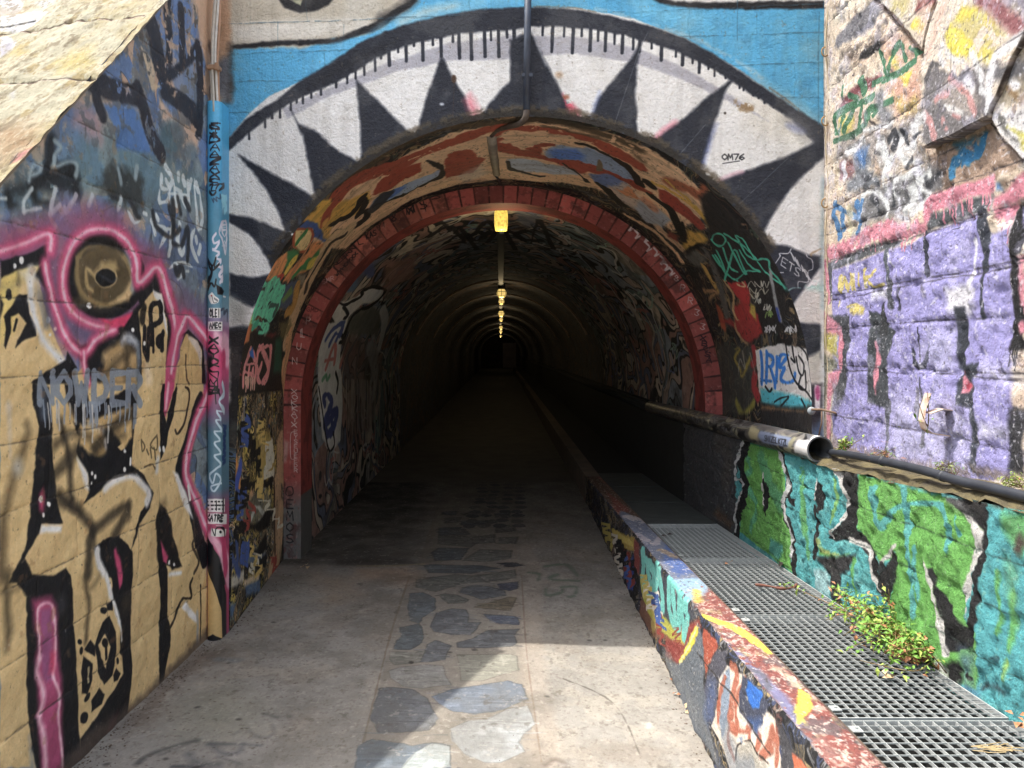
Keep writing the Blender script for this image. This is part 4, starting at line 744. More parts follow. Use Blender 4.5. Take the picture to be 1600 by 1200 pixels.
for q in ('660,480 680,430 730,430 770,480 740,520 690,510 660,480', '760,430 850,490 990,590 1000,620 930,590 870,490 850,450 900,470 1000,620', '670,600 760,720 860,790', '760,780 800,660 840,560 930,740', '790,500 860,640 920,740', '750,540 800,680 860,720', '690,600 770,740', '880,570 960,680 1040,720 940,720 850,780', '1000,620 1100,630 1115,700 1180,780 1230,850', '1020,640 1100,740 1200,820', '700,560 760,700'): S.line(q, 12, TG, 1.2, 1)
S.line('1120,720 1130,800 1170,1000 1200,1100', 22, (150, 152, 154), 3, 2, .9); S.line('1170,1010 1190,1100', 16, (50, 70, 150), 3); S.line('1240,850 1300,860 1380,830', 30, (70, 150, 140), 8, 5, .7)
for (x, y, x2, y2, c) in ((950, 830, 1110, 820, (176, 172, 160)), (960, 870, 1100, 880, (170, 166, 150)), (980, 910, 1040, 905, (180, 176, 160)), (1070, 990, 1120, 1010, (190, 188, 180)), (1080, 1060, 1130, 1050, (120, 150, 80)), (1000, 955, 1040, 955, (170, 170, 160)), (1080, 1160, 1160, 1160, (190, 190, 190)), (1230, 1170, 1310, 1190, (190, 190, 190))): scrawl(S, x, y, x2, y2, 9, 5, c, int(x + y), 26)
Z(980, 500, 5)
scrawl(S, 1080, 60, 1160, 80, 8, 6, (180, 180, 184), 4, 26); scrawl(S, 1230, 70, 1320, 70, 8, 6, (180, 180, 184), 6, 26)
S.poly('720,0 1010,0 1020,130 960,180 900,150 830,60', (140, 44, 42), 5, 5, .9); S.line('840,20 860,100 940,190', 14, (150, 120, 84), 3, 4); S.poly('700,180 1000,200 1010,640 900,740 740,740', (60, 62, 58), 8, 8, .75)
S.line('840,220 880,220 840,300 880,380 900,440 960,300', 14, (150, 130, 50), 4, 5, .8); S.line('850,640 900,720 960,690 990,640', 22, (150, 142, 50), 5, 5, .8); S.line('990,220 1000,300 980,350', 34, (140, 48, 50), 4, 4); S.line('1000,440 990,520 1020,600', 40, (150, 46, 48), 4, 3)
S.line('900,240 920,380 880,300 870,420', 7, (150, 148, 140), 2, 2, .7); S.line('960,260 1000,420', 6, (150, 148, 140), 2, 2, .7)
S.poly('1000,230 1200,190 1400,220 1430,470 1450,600 1440,680 1060,640 1030,560', (198, 194, 192), 2, 3); S.poly('1040,540 1200,560 1330,590 1455,640 1440,690 1200,690 1050,640', (66, 168, 182), 5, 4)
BL = (32, 110, 196)
for q in ('1045,260 1055,380 1050,490', '1090,260 1085,480', '1090,270 1140,300 1130,360 1090,370', '1120,380 1150,480 1155,520', '1170,300 1165,480', '1260,270 1200,280 1190,360 1230,380', '1250,290 1190,370', '1230,380 1200,460 1250,490 1300,470 1310,420', '1060,470 1130,480'): S.line(q, 20, BL, 1.8, 1.5)
for q in ('1225,100 1240,200 1260,330 1290,430 1330,500 1400,560 1440,620', '1290,210 1300,280 1310,330 1280,300', '1330,190 1390,250 1410,310', '1320,290 1340,400 1370,430 1380,350 1340,280', '1360,430 1340,520 1395,540 1390,400', '1150,640 1200,610 1260,600 1220,650 1200,670', '1080,520 1110,560 1130,540', '1360,620 1390,680'): S.line(q, 11, BK, 1.2, 1)
S.poly('1040,660 1460,690 1480,900 1050,800', (38, 36, 36), 6, 8); S.line('1050,680 1200,700 1420,720', 16, (150, 110, 70), 4, 6, .8, wear=.4)
RV.mottle((46, 38, 32), .5, 7, 76, .66, 18); RV.streaks(.2, 77, 160, 12); RV.hgt += RV.Nb * 1.2 + RV.N * .8

# ================================================================== BRICK RING
S = RG
n = 46
rs = np.random.RandomState(4)
for k in range(n):
    u0 = .14 + .72 * k / n; x0, x1 = int(u0 * S.W), int((u0 + .72 / n) * S.W); f = 1 + rs.randn() * .14
    if 8 < k < 19: S.col[:, x0:x1] = np.array([[172, 86, 66]]) * f
    else: S.col[:, x0:x1] *= f
    S.tpoly([(x0 - 2, -4), (x0 + 4, -4), (x0 + 1.5 + rs.rand() * 2, 70), (x0 - .5, 70)], (50, 22, 22), 1, 1, .5 + .45 * rs.rand(), h=-.3)
S.col[:, :int(.05 * S.W)] = (104, 102, 100)
q0 = int(.05 * S.W); q1 = int(.075 * S.W); S.col[:, q0:q1] = S.col[:, q0:q1] * np.linspace(0, 1, q1 - q0)[None, :, None] + np.array([[[110, 100, 98]]]) * (1 - np.linspace(0, 1, q1 - q0)[None, :, None])
S.mottle((120, 50, 46), .5, 14, 4, .6, 10)
Z(320, 500, 5.333)
S.poly('660,1000 700,1020 680,1180 655,1190', (190, 160, 150), 5, 3, .7)
write(S, 'L', (800, 80), (34, 4), (-4, 60), 6, (214, 190, 186)); write(S, 'U', (770, 190), (34, 6), (-6, 56), 6, (214, 190, 186)); write(S, 'N', (730, 310), (38, 4), (0, 56), 6, (214, 190, 186))
for i, ch in enumerate('XOKKAYX'): write(S, ch, (722 + (i % 2) * 6, 575 + i * 46), (44, 6), (0, 38), 6, (222, 200, 196))
for i, ch in enumerate('EYSEUEEDR'): write(S, ch, (745, 915 + i * 40), (26, 4), (0, 30), 5, (214, 196, 192))
S.line('740,930 715,960 715,1140 740,1160', 5, (220, 200, 196), .8, .4)
Z(320, 300, 5.333)
write(S, 'P', (850, 1040), (32, 6), (-6, 60), 6, (222, 196, 190)); write(S, 'GMD', (850, 960), (26, 2), (-2, 34), 5, (90, 30, 34)); write(S, 'SMR', (975, 735), (26, -10), (6, 34), 6, (214, 160, 160)); write(S, 'I', (800, 1140), (20, 0), (0, 60), 6, (220, 196, 190))
write(S, 'XEBRN', (1050, 610), (32, -28), (26, 20), 6, BK, 1.2, jit=.08); write(S, 'WYHOMXX', (1080, 690), (22, -24), (22, 14), 6, BK, 1.15, jit=.08)
write(S, 'L', (1270, 400), (36, -10), (14, 40), 6, BK); write(S, 'KAS', (1340, 350), (22, -10), (10, 44), 6, BK); write(S, 'YI', (1440, 270), (26, -12), (8, 46), 6, BK); write(S, '8', (1550, 180), (40, -10), (8, 70), 7, BK)
Z(600, 160, 4)
write(S, 'W', (135, 655), (50, -20), (10, 50), 6, BK); write(S, 'M', (135, 655), (50, -16), (8, 46), 6, BK); write(S, 'S', (220, 615), (40, -14), (10, 56), 6, BK); S.line('240,600 262,680', 5, BK, .8, .4); S.line('300,605 350,595 335,585', 5, BK, .8, .4)
Z(980, 280, 5)
for i, (x, y) in enumerate(((10, 340), (60, 400), (130, 430), (150, 500), (210, 540), (260, 600), (290, 650), (330, 690))):
    S.line([(x, y), (x + 24, y + 30), (x + 6, y + 60), (x + 40, y + 44)], 15, (214, 196, 200), 1.5, 1.5)
for ch, x, y in (('8', 370, 745), ('R', 420, 820), ('R', 480, 920), ('3', 530, 1015), ('3', 575, 1125)): write(S, ch, (x, y), (34, 10), (-6, 46), 6, (214, 190, 190))
Z(980, 500, 5)
for i, ch in enumerate('XBOSA'): write(S, ch, (575 + i * 12, 120 + i * 42), (40, 8), (-4, 36), 9, (60, 24, 34))
Z(320, 700, 3.693)
S.ell(487, 250, 20, 26, BK) if False else S.line('470,240 480,225 505,228 508,265 480,275 468,262 470,240', 5, BK, .8, .4)
for i, ch in enumerate('EMOS'): write(S, ch, (472, 298 + i * 66), (38, 2), (0, 50), 5.5, BK)
RG.mottle((70, 36, 34), .55, 40, 7, .55, 7); RG.mottle((196, 130, 116), .4, 12, 9, .64, 14); RG.hgt += RG.N * .6
S = RS
S.mottle((90, 40, 40), .6, 20, 4, .5, 8)
S.col[:, :int(.06 * S.W)] = (96, 94, 92)

# ================================================================== VAULT, first metres inside
S = VT
S.marble(None, [(104, 96, 90), (66, 74, 98), (130, 108, 92), (70, 70, 72), (116, 78, 66), (88, 100, 112), (90, 84, 74), (140, 124, 102), (60, 80, 84)], 130, 9, 4, 110, .14, aspect=1.2)
S.mottle((50, 50, 52), .6, 60, 3, .57, 9)
for i in range(150):
    r_ = np.random.RandomState(300 + i); x, y = r_.rand() * S.W, r_.rand() * S.H; n_ = 5 + r_.randint(6); a_ = r_.rand() * 6.3; q_ = [(x, y)]
    for j in range(n_): a_ += r_.randn() * 1.3; x += 26 * math.cos(a_); y += 26 * math.sin(a_); q_.append((x, y))
    q_ = catmull(q_, False, 4); d_ = S._sdl(q_, np.full(len(q_), 1.5 + 3 * r_.rand()), 4)
    if d_: D, a0, b0, a1, b1 = d_; S._blend(np.clip(.5 - D / 2, 0, 1) * .85, [(24, 24, 26), (150, 146, 140), (60, 80, 140), (140, 60, 54), (90, 130, 110)][r_.randint(5)], a0, b0, a1, b1)
S.mottle((126, 112, 96), .4, 30, 8, .62, 12)
Z(320, 300, 5.333)
S.poly('950,1200 960,1000 1040,870 1120,930 1250,880 1310,830 1400,780 1500,800 1480,900 1300,940 1200,1040 1150,1200 1100,1600 1050,2100 980,1900', (168, 166, 160), 4, 5); S.poly('1200,1040 1300,950 1420,960 1480,1000 1440,1200 1200,1200', (84, 84, 72), 6, 5, .9); S.ell(1390, 850, 90, 50, (176, 176, 172), -.6, soft=3)
S.line('1100,900 1160,940 1300,870 1320,810 1450,790 1500,830 1400,940 1260,1000 1190,1120 1160,1250', 14, BK, 1.5, 1.5); S.line('1480,980 1500,1100 1450,1300', 30, (150, 150, 146), 3, 2)
for i in range(14): S.line([(980 + (i * 37) % 200, 950 + (i * 53) % 260), (1010 + (i * 37) % 190, 1010 + (i * 53) % 260), (990 + (i * 37) % 200, 1040 + (i * 53) % 260)], 12, BK, 1.5, 1.2)
S.ell(1190, 750, 80, 90, (50, 90, 124), .3, soft=5, rough=4); S.ell(1370, 650, 50, 60, (44, 60, 110), soft=5, rough=4); S.poly('1280,520 1440,440 1500,480 1300,640', (150, 100, 76), 6, 6, .7)
Z(320, 500, 5.333)
S.poly('940,60 1140,0 1110,200 1140,480 1150,700 1130,1000 1060,1110 980,980 940,600 950,200', (160, 162, 158), 3, 4)
for q in ('1010,160 1060,90 1120,40 1160,20', '1040,210 1090,120 1130,130 1150,40', '1090,190 1130,100'): S.line(q, 18, (40, 66, 130), 2, 2)
for q in ('1010,400 1070,230 1090,240 1080,360', '1000,340 1070,330', '1130,380 1190,220'): S.line(q, 18, (166, 76, 66), 2, 2)
S.line('980,500 1010,460 1020,500 1040,470', 14, (60, 130, 90), 2, 2)
for q in ('1000,700 990,650 1020,620 1060,680 1030,760 1020,830', '1100,740 1020,790 1000,880 1100,760 1080,870 1020,960', '1000,890 1040,960 1090,850', '1060,860 1070,920'): S.line(q, 22, (38, 52, 112), 2, 2)
S.line('950,560 980,760 1010,980 1040,1090 1080,1040 1070,940', 8, BK, 1.2, 1); S.line('1090,440 1110,520 1100,600', 12, BK)
S.poly('1140,150 1250,120 1400,200 1480,300 1400,900 1200,1000 1160,600', (88, 64, 56), 10, 6, .6); S.drips('1160,500 1460,520', 8, (130, 116, 96), 500, 26, 3, .6)
S.line('1380,200 1420,400 1400,560', 50, (130, 130, 124), 5, 5, .6, wear=.3); S.poly('840,200 900,120 930,400 870,480', (110, 112, 110), 5, 4, .7)
Z(600, 160, 4)
S.poly('0,820 150,720 340,660 560,640 520,680 300,740 100,830', (76, 106, 150), 6, 6, .9); S.line('0,850 200,740 400,680 560,640', 18, BK, 3, 3); S.poly('810,640 980,640 1000,720 900,780 830,740', (70, 80, 104), 8, 6, .7)
S.poly('1000,620 1200,690 1200,740 1000,720', (150, 122, 96), 8, 8, .6, wear=.2); S.ell(1400, 830, 60, 40, (60, 110, 130), .5, soft=6, a=.8); S.ell(1500, 860, 50, 40, (140, 130, 70), .5, soft=6, a=.7); S.poly('0,1020 200,960 180,1100 0,1180', (140, 84, 62), 10, 8, .7)
for i in range(9): S.line([(200 + i * 90, 780 + (i % 3) * 50), (330 + i * 80, 740 + (i % 4) * 40), (420 + i * 80, 800 + (i % 3) * 60)], 12, (26, 24, 26), 2, 3, .9)
VT.hgt += VT.Nb * 1.2

# ================================================================== LOW RIGHT WALL (green / turquoise piece)
S = RL; GR = (104, 196, 62); CY_ = (52, 196, 200); DG = (86, 88, 92)
S.col[:] = (54, 190, 196)
S.mottle((120, 214, 214), .5, 30, 3, .55, 9); S.mottle((40, 160, 170), .5, 16, 4, .56, 9)
Z(1120, 660, 3.333)
S.poly('-1200,-400 140,60 140,90 100,280 90,560 60,700 -1200,700', (82, 82, 86), 4, 4); S.poly('0,440 80,520 70,560 -20,480', (130, 90, 60), 12, 8, .7); S.line('0,100 60,160 40,300', 40, (104, 92, 84), 12, 8, .5)
S.poly('140,90 180,110 320,150 345,240 360,380 340,460 380,560 390,780 120,570 110,380 150,310 120,250', GR, 3, 3)
S.line('150,150 170,250 130,300 200,420 180,560', 16, (60, 190, 180), 4, 3, .6); S.line('230,200 280,320 330,420', 40, (66, 186, 170), 8, 5, .5); S.poly('280,600 350,640 330,720 270,680', (56, 186, 190), 6, 4, .8)
S.line('165,105 125,190 130,280 150,320 140,400 105,480 100,590', 26, BK, 2, 2); S.line('140,100 105,200 95,290 130,300 130,350 100,430 92,560', 9, (214, 216, 216), 1, 1)
S.poly('240,280 260,330 270,400 255,490 240,440', BK, 1.5, 1.5); S.line('240,270 235,360 245,440', 8, WH, 1)
S.line('330,150 360,250 375,370 350,390 350,470 380,540 400,660 405,790', [18, 22, 26, 18, 20, 26, 24, 26], BK, 1.5, 2); S.line('320,150 345,220 368,310 365,360 340,400 355,480 380,560 392,700', 14, (222, 224, 224), 1.5, 1.5); S.poly('365,385 410,400 405,440 380,420', BK, 1.5)
S.line('440,260 455,560', 26, GR, 4, 3, .7, wear=.2); S.line('470,560 480,700', 14, GR, 3, 3, .6); S.poly('515,290 555,330 558,440 530,480 515,400', BK, 2, 2); S.line('516,285 512,400', 7, WH, 1); S.line('512,440 520,560 510,700', [10, 22, 14], BK, 1.5, 2)
S.line('600,250 625,400 590,520', 14, (150, 210, 70), 3, 2, .8)
S.poly('640,230 745,260 735,400 725,480 740,560 790,610 830,660 840,740 850,800 890,740 915,680 940,690 935,740 905,860 895,960 830,870 800,780 790,700 740,640 690,610 620,620 580,600 600,570 650,530 665,480 680,400 660,340', BK, 2, 3)
S.poly('700,250 740,260 740,280 660,270', (150, 140, 130), 8, 4, .6); S.line('595,230 640,270 655,330 680,380 672,450 640,530 590,570 600,600', [30, 22, 16, 12, 12, 12, 10, 6], WH, 1.5, 1.5); S.line('690,610 780,650 800,700 800,780 850,880', [20, 22, 16, 18, 8], WH, 2, 2)
S.poly('530,650 640,700 700,680 650,720 540,690', GR, 4, 4, .9); S.line('530,620 560,670 640,690', 16, (200, 210, 90), 3, 3, .8)
S.poly('515,700 600,700 720,690 690,760 650,800 650,960 600,920 590,820 560,760', (52, 52, 54), 5, 5); S.poly('510,760 560,770 600,850 595,920 520,870', (170, 220, 226), 5, 3, .9)
S.line('715,720 710,800 720,880', 16, GR, 3, 3, .8)
S.poly('745,270 900,310 1000,340 1200,390 1290,420 1330,500 1400,560 1340,700 1300,860 1280,1030 1340,1080 1500,1200 1600,1500 900,1200 880,1000 915,850 935,740 940,680 860,740 830,690 790,620 740,560 725,480 735,400', GR, 3, 4)
S.mottle((150, 220, 110), 0, 30, 3)
S.line('850,740 935,645', 18, WH, 2, 2); S.line('860,760 900,850 930,700', 34, BK, 2, 2, .9)
for q, w in (('815,360 820,460 850,540 880,510 960,440 1100,420 1170,440 1200,520', 30), ('985,350 990,440 1000,640 1010,820 1015,1000', 28), ('1040,650 1030,760 1045,920', 18), ('1210,540 1200,660', 24), ('1245,500 1260,580', 20), ('830,350 830,420', 24)): S.line(q, w, (66, 196, 198), 2, 3, .95)
S.poly('1190,390 1290,400 1420,420 1420,560 1410,640 1390,760 1370,900 1360,1050 1340,1170 1210,1200 1180,1060 1150,960 1120,850 1085,760 1110,760 1150,850 1220,960 1270,1040 1310,1070 1330,900 1350,720 1370,620 1390,560 1340,520 1290,480', BK, 2, 3)
S.line('1075,745 1120,880 1150,1000 1200,1190', [26, 22, 26, 36], WH, 2, 2); S.poly('1280,470 1330,500 1390,570 1385,640 1340,800 1310,920 1300,1020 1290,1010 1290,860 1320,740 1345,620 1340,560 1300,520', WH, 2, 2); S.poly('1200,390 1280,400 1310,470 1240,440', (150, 150, 150), 10, 4, .8)
S.poly('1420,450 1520,470 1700,520 1700,900 1640,1600 1350,1400 1360,1180 1370,1000 1400,800 1420,640', (56, 194, 204), 3, 3); S.poly('1500,460 1620,480 1640,640 1600,700 1540,640 1490,540', (110, 196, 80), 8, 6, .8); S.line('1470,780 1470,900 1490,1000 1460,1100', 20, GR, 3, 3, .8); S.line('1540,900 1530,1180', 26, GR, 4, 4, .8); S.poly('1500,700 1560,740 1560,1000 1510,900', (120, 190, 110), 10, 8, .5); S.ell(1580, 640, 30, 60, (84, 70, 60), soft=5, rough=8)
Z(1200, 900, 4)
S.poly('1200,460 1300,480 1260,620 1320,760 1220,760', (96, 150, 206), 14, 8, .7); S.line('1260,640 1240,620', 16, BK); S.line('1330,700 1380,680 1480,730', 22, (36, 60, 70), 4, 4, .8); S.line('1500,540 1490,640', 26, (160, 206, 60), 4, 3, .9); S.poly('1130,540 1200,540 1200,700 1130,660', (24, 24, 26), 5, 5); S.poly('1060,500 1130,560 1130,640 1060,590', WH, 4, 4, .9); S.ell(1420, 515, 30, 14, (40, 110, 120), soft=3, rough=5)
S.poly('540,150 640,200 700,260 620,240', (90, 190, 190), 8, 6, .5)
courses(RL, [.33, .48, .63, .79, .93], 1.2, 6.4, None, (30, 60, 52), 2.6, -.22, .4, 9, .5, P2=lambda y, z: np.stack([(y - 1.2) / 5.2 * RL.W, (z - .2) / .87 * RL.H], 1))
RL.mottle((40, 60, 56), .5, 6, 85, .71, 22); RL.mottle((190, 230, 190), .35, 6, 86, .67, 20); RL.streaks(.08, 87, 7, 120); RL.hgt += RL.Nb * .6 + RL.N * .9
# stone courses under the pipe: lichen and bare stone just below the ledge
Z(1120, 660, 3.333)
S.poly('600,190 720,200 900,260 1100,320 1250,380 1500,450 1480,380 1200,290 900,200 700,150 600,150', (120, 104, 80), 5, 8, .9); S.poly('720,200 790,220 780,260 740,240', (176, 156, 30), 4, 5, .9); S.poly('900,260 1000,280 1180,340 1100,360 950,310', (160, 140, 36), 5, 6, .85); S.poly('790,220 900,260 890,310 800,260', (44, 40, 44), 4, 5, .9); S.poly('1290,400 1400,420 1400,470 1300,440', (40, 36, 36), 4)

# ================================================================== UPPER RIGHT WALL
S = RU; VI = (160, 154, 222)
S.mottle((240, 226, 208), .8, 60, 3, .5, 7); S.mottle((206, 172, 148), .6, 40, 5, .58, 10); S.mottle((120, 98, 82), .7, 18, 6, .67, 16)
Z(1260, 0, 4.706)
S.poly('200,340 230,250 330,150 480,0 600,-60 560,100 470,200 360,260 230,360', (118, 118, 128), 5, 6, .9); S.poly('200,130 300,0 470,-40 440,20 330,60 260,150 200,180', (226, 214, 190), 8, 5, .8)
S.poly('250,400 330,330 420,300 560,240 560,300 440,420 340,430', (84, 74, 70), 10, 12, .8, wear=.4); S.line('400,410 560,320', 36, (24, 24, 26), 5, 8, .9)
S.poly('500,0 970,-40 960,60 850,340 690,200', (214, 200, 178), 4, 4); S.poly('600,-20 780,-20 700,120 620,60', (206, 190, 110), 12, 12, .8); S.poly('820,0 960,-20 960,20 800,90', (140, 60, 62), 5, 5, .9); S.ell(820, 190, 46, 50, (240, 220, 40), .5, soft=4, rough=8); S.poly('850,20 940,40 850,300 800,240', (226, 190, 170), 12, 6, .7)
S.line('490,-10 600,90 700,200 780,300 850,400', 26, (90, 66, 52), 3, 5, h=-.4)
GG = (60, 126, 88)
S.poly('560,300 690,220 850,420 850,860 660,880 560,600', (222, 176, 150), 10, 6, .8); S.poly('600,430 650,420 700,560 780,520 760,620 720,640 680,560', (238, 216, 40), 5, 6); S.poly('660,560 700,600 740,690 800,560 850,700 800,820 700,800 650,680', (214, 160, 136), 8, 8, .8); S.poly('640,680 720,740 820,700 840,820 700,850', (226, 206, 90), 9, 12, .6, wear=.3)
S.poly('280,740 330,660 420,590 540,540 540,600 420,680 330,760 240,830', (134, 70, 78), 5, 8); S.poly('250,860 350,850 340,960 280,1000 240,960', (226, 206, 70), 8, 10, .7)
for q, w in (('540,380 580,530 600,560', 22), ('560,590 680,530 800,440', 34), ('600,520 630,400 680,320 710,430', 28), ('750,350 810,400 740,500', 28), ('220,860 330,780 440,740 490,710', 36), ('210,900 220,980 260,960 290,860', 20), ('290,960 340,820 380,760', 22), ('200,1040 320,1000 420,920 470,860', 30), ('370,960 400,790', 20), ('440,880 480,800 560,770 640,730', 34), ('520,790 500,840', 24), ('400,590 420,680', 30), ('470,620 550,580', 30), ('280,640 280,700', 14), ('320,700 380,720', 44)): S.line(q, w, GG, 2, 3, .93)
S.poly('500,700 560,640 580,780 640,830 640,940 560,920 520,840', (142, 146, 156), 9, 5, .9); S.line('480,890 540,940 640,930', 16, (70, 62, 60), 3, 5, .8)
S.line('420,800 430,900', 10, (140, 70, 80), 2, 2)
# stones of the sloping top: lichen, grey and white sweeps
S.poly('970,-60 1700,-60 1700,300 1480,400 1340,860 860,1100 850,350', (228, 212, 194), 4, 4); S.mottle((214, 180, 158), 0, 30, 3)
S.poly('1020,250 1090,130 1180,20 1260,50 1350,110 1420,180 1470,260 1400,350 1350,480 1260,450 1150,420 1040,390', (206, 190, 110), 8, 14, .9, wear=.25); S.poly('1020,260 1060,180 1130,230 1210,280 1225,370 1180,410 1080,400 1040,350', (240, 222, 20), 4, 7); S.poly('1110,130 1180,40 1300,60 1390,160 1340,180 1200,150', (236, 216, 40), 6, 14, .9, wear=.3); S.poly('1250,400 1330,330 1370,420 1330,480', (222, 206, 70), 5, 10, .9, wear=.2)
S.poly('1230,-60 1400,-20 1600,150 1640,280 1560,260 1440,200 1330,90 1240,30', (146, 76, 84), 7, 9, .92); S.poly('1420,-60 1640,-60 1640,110 1500,40', (116, 108, 118), 8, 8, .9); S.poly('1560,290 1640,200 1640,700 1480,800 1400,720 1440,560 1500,420', (140, 128, 104), 8, 14, .8, wear=.2)
S.poly('870,620 900,560 960,455 985,500 1110,560 1190,500 1280,500 1320,640 1345,760 1325,850 1100,985 870,1100 858,800', (112, 108, 112), 5, 9, .93); S.poly('1280,490 1500,460 1640,440 1640,560 1480,600 1340,600', (92, 92, 100), 8, 8, .9); S.poly('930,730 1000,640 1050,560 1200,620 1280,740 1200,860 1060,840', (180, 168, 160), 8, 16, .85, wear=.2)
for q, w, c in (('1060,570 1130,640 1200,700', 44, (216, 150, 146)), ('960,720 1040,690', 50, (214, 150, 148)), ('870,840 910,900 940,1000', 40, (214, 150, 150)), ('1000,880 1030,940', 30, (206, 146, 146)), ('1200,730 1240,820', 40, (214, 150, 148)), ('1080,840 1130,860', 34, (206, 140, 140)),
    ('1210,380 1250,470 1290,570', 40, (234, 234, 238)), ('1600,260 1480,350 1400,420 1360,520 1340,640 1350,760', 60, (232, 232, 238)), ('1170,560 1220,660', 44, (232, 232, 236)), ('1020,780 1150,830', 50, (234, 232, 232)), ('1280,660 1340,720 1330,800', 44, (228, 230, 234)), ('1000,340 1080,430 1150,450', 34, (226, 224, 226)), ('980,400 1000,470', 30, (222, 222, 226))): S.line(q, w, c, 5, 9, .9, wear=.15)
S.line('880,580 930,470 990,480', 26, (60, 60, 66), 5, 6, .8); S.line('1080,550 1130,580 1190,520', 20, (60, 60, 66), 4, 5, .8)
S.poly('1340,860 1420,800 1640,760 1640,1260 1560,1180 1420,1000', (228, 228, 232), 7, 12, .92, wear=.15); S.line('1420,850 1500,1000 1640,1080', 40, (90, 88, 84), 6, 14, .8, wear=.4); S.line('1480,940 1600,1000', 40, (208, 200, 60), 5, 12, .8, wear=.4); S.line('1480,640 1560,720 1640,700', 50, (150, 110, 60), 8, 14, .7, wear=.4); S.ell(1530, 620, 40, 36, (232, 232, 236), soft=5, rough=7); S.poly('1560,1020 1620,1020 1620,1120 1570,1080', (216, 204, 60), 5, 8)
S.line('960,20 900,180 856,340', 8, (80, 60, 50), 2, 3, .9); S.line('1000,60 940,250 900,400', 40, (226, 180, 160), 10, 9, .6)
S.line('1600,258 1480,500 1400,690 1340,860 1420,1000 1600,1190', 12, (60, 46, 40), 2.5, 4, .9)
# brown patch paints in the block's shade below it, with a blue scribble
S.poly('890,1130 1340,930 1420,1010 1600,1200 1240,1420 900,1400', (170, 140, 118), 6, 8, .9)
S.line('1120,1190 1150,1120 1200,1150 1160,1200 1250,1130 1290,1010', 40, (20, 128, 186), 4, 6, .95); S.poly('1080,1060 1310,980 1300,1030 1180,1080 1120,1110', (30, 122, 170), 6, 9, .8, wear=.2)
# grey/white scribbled patch
S.poly('220,1060 400,960 640,940 850,820 860,1200 200,1200', (150, 146, 148), 16, 12, .75); S.poly('340,1100 460,1080 440,1200 340,1200', (84, 130, 196), 9, 9, .8)
for q, w in (('420,960 520,940 640,900', 30), ('540,1060 560,1180', 60), ('620,1020 700,980 660,1120', 44), ('760,940 800,1000 740,1180', 50), ('800,900 860,860', 60), ('660,1140 780,1060', 36), ('300,1120 420,1020', 34)): S.line(q, w, (232, 234, 238), 6, 5, .85)
for q, w in (('600,1030 660,960 640,1080', 30), ('500,1120 620,1160', 24), ('700,960 740,1050', 24), ('780,1010 840,980', 20)): S.line(q, w, (44, 48, 58), 4, 5, .85)
Z(1260, 240, 4.706)
S.poly('240,60 330,40 330,180 240,200', (150, 96, 96), 6, 5, .9); S.line('275,80 280,170', 26, (226, 222, 226), 3, 3); S.poly('350,20 460,0 470,120 540,200 500,260 300,300 290,210 340,150', (96, 110, 130), 10, 10, .75); S.poly('380,0 440,0 430,90 380,100', (72, 130, 200), 8, 6, .8)
S.poly('320,380 500,260 640,180 860,90 900,40 1020,120 1000,260 880,340 760,420 640,470 420,520', (104, 108, 116), 10, 8, .85); S.poly('500,0 860,0 840,60 560,200', (170, 158, 146), 12, 12, .6); S.poly('200,80 250,60 240,260 200,280', (224, 204, 172), 8, 8, .8)
for q, w in (('560,-20 600,80', 40), ('690,0 740,60 820,60', 36), ('620,40 560,160', 36), ('420,420 410,320 480,280 560,330 600,400 600,460', 26), ('560,220 600,300', 24), ('650,270 660,200 760,160 820,80', 34), ('640,270 690,350 680,400', 26), ('760,280 830,200 900,140', 44), ('820,120 820,230 900,300', 24), ('540,170 660,170', 26), ('760,440 800,400 880,330', 40), ('680,460 720,480', 30), ('830,270 720,420', 40)): S.line(q, w, (230, 234, 236), 6, 4, .88)
for q, w in (('640,280 640,380', 16), ('880,230 960,160 1010,130', 30), ('740,100 780,40', 24), ('860,180 900,240', 20), ('440,190 480,170', 30), ('480,320 540,420', 22)): S.line(q, w, (48, 52, 60), 5, 5, .8)
for q in ('210,380 200,420 220,520 240,610', '220,390 320,440 370,470 410,380 410,360', '260,470 270,540', '370,370 400,470 390,560 330,600'): S.line(q, 30, (58, 126, 190), 3, 4, .92)
S.line('320,420 330,600', 40, (220, 210, 170), 6, 5, .8)
S.poly('900,40 1060,20 1060,240 1000,270 1000,100', (120, 96, 80), 10, 10, .7); S.line('1080,160 1090,60 1140,30 1200,60 1160,-20 1240,20 1230,-60', 40, (20, 128, 186), 4, 6, .95)
PP = (226, 134, 156)
S.poly('140,690 240,650 330,620 480,530 640,480 690,520 820,480 860,520 860,560 780,600 640,640 500,640 330,740 140,800', PP, 4, 12, .95, wear=.1); S.poly('840,380 900,300 1060,250 1240,200 1390,150 1390,270 1350,300 1200,320 1060,390 920,430 880,560 850,480', PP, 3, 4)
S.poly('1360,330 1480,270 1560,170 1620,120 1620,320 1500,370 1370,400', PP, 4, 4); S.poly('1360,400 1540,370 1530,430 1500,470 1380,470', PP, 3, 3); S.poly('1400,220 1440,215 1440,270 1400,270', (90, 140, 200), 4)
S.poly('150,810 300,740 500,660 700,640 880,580 900,440 1060,400 1200,330 1360,300 1360,400 1290,430 1060,500 880,580 640,690 600,700 190,860 180,1100 150,1100', (78, 84, 92), 4, 4, .96)
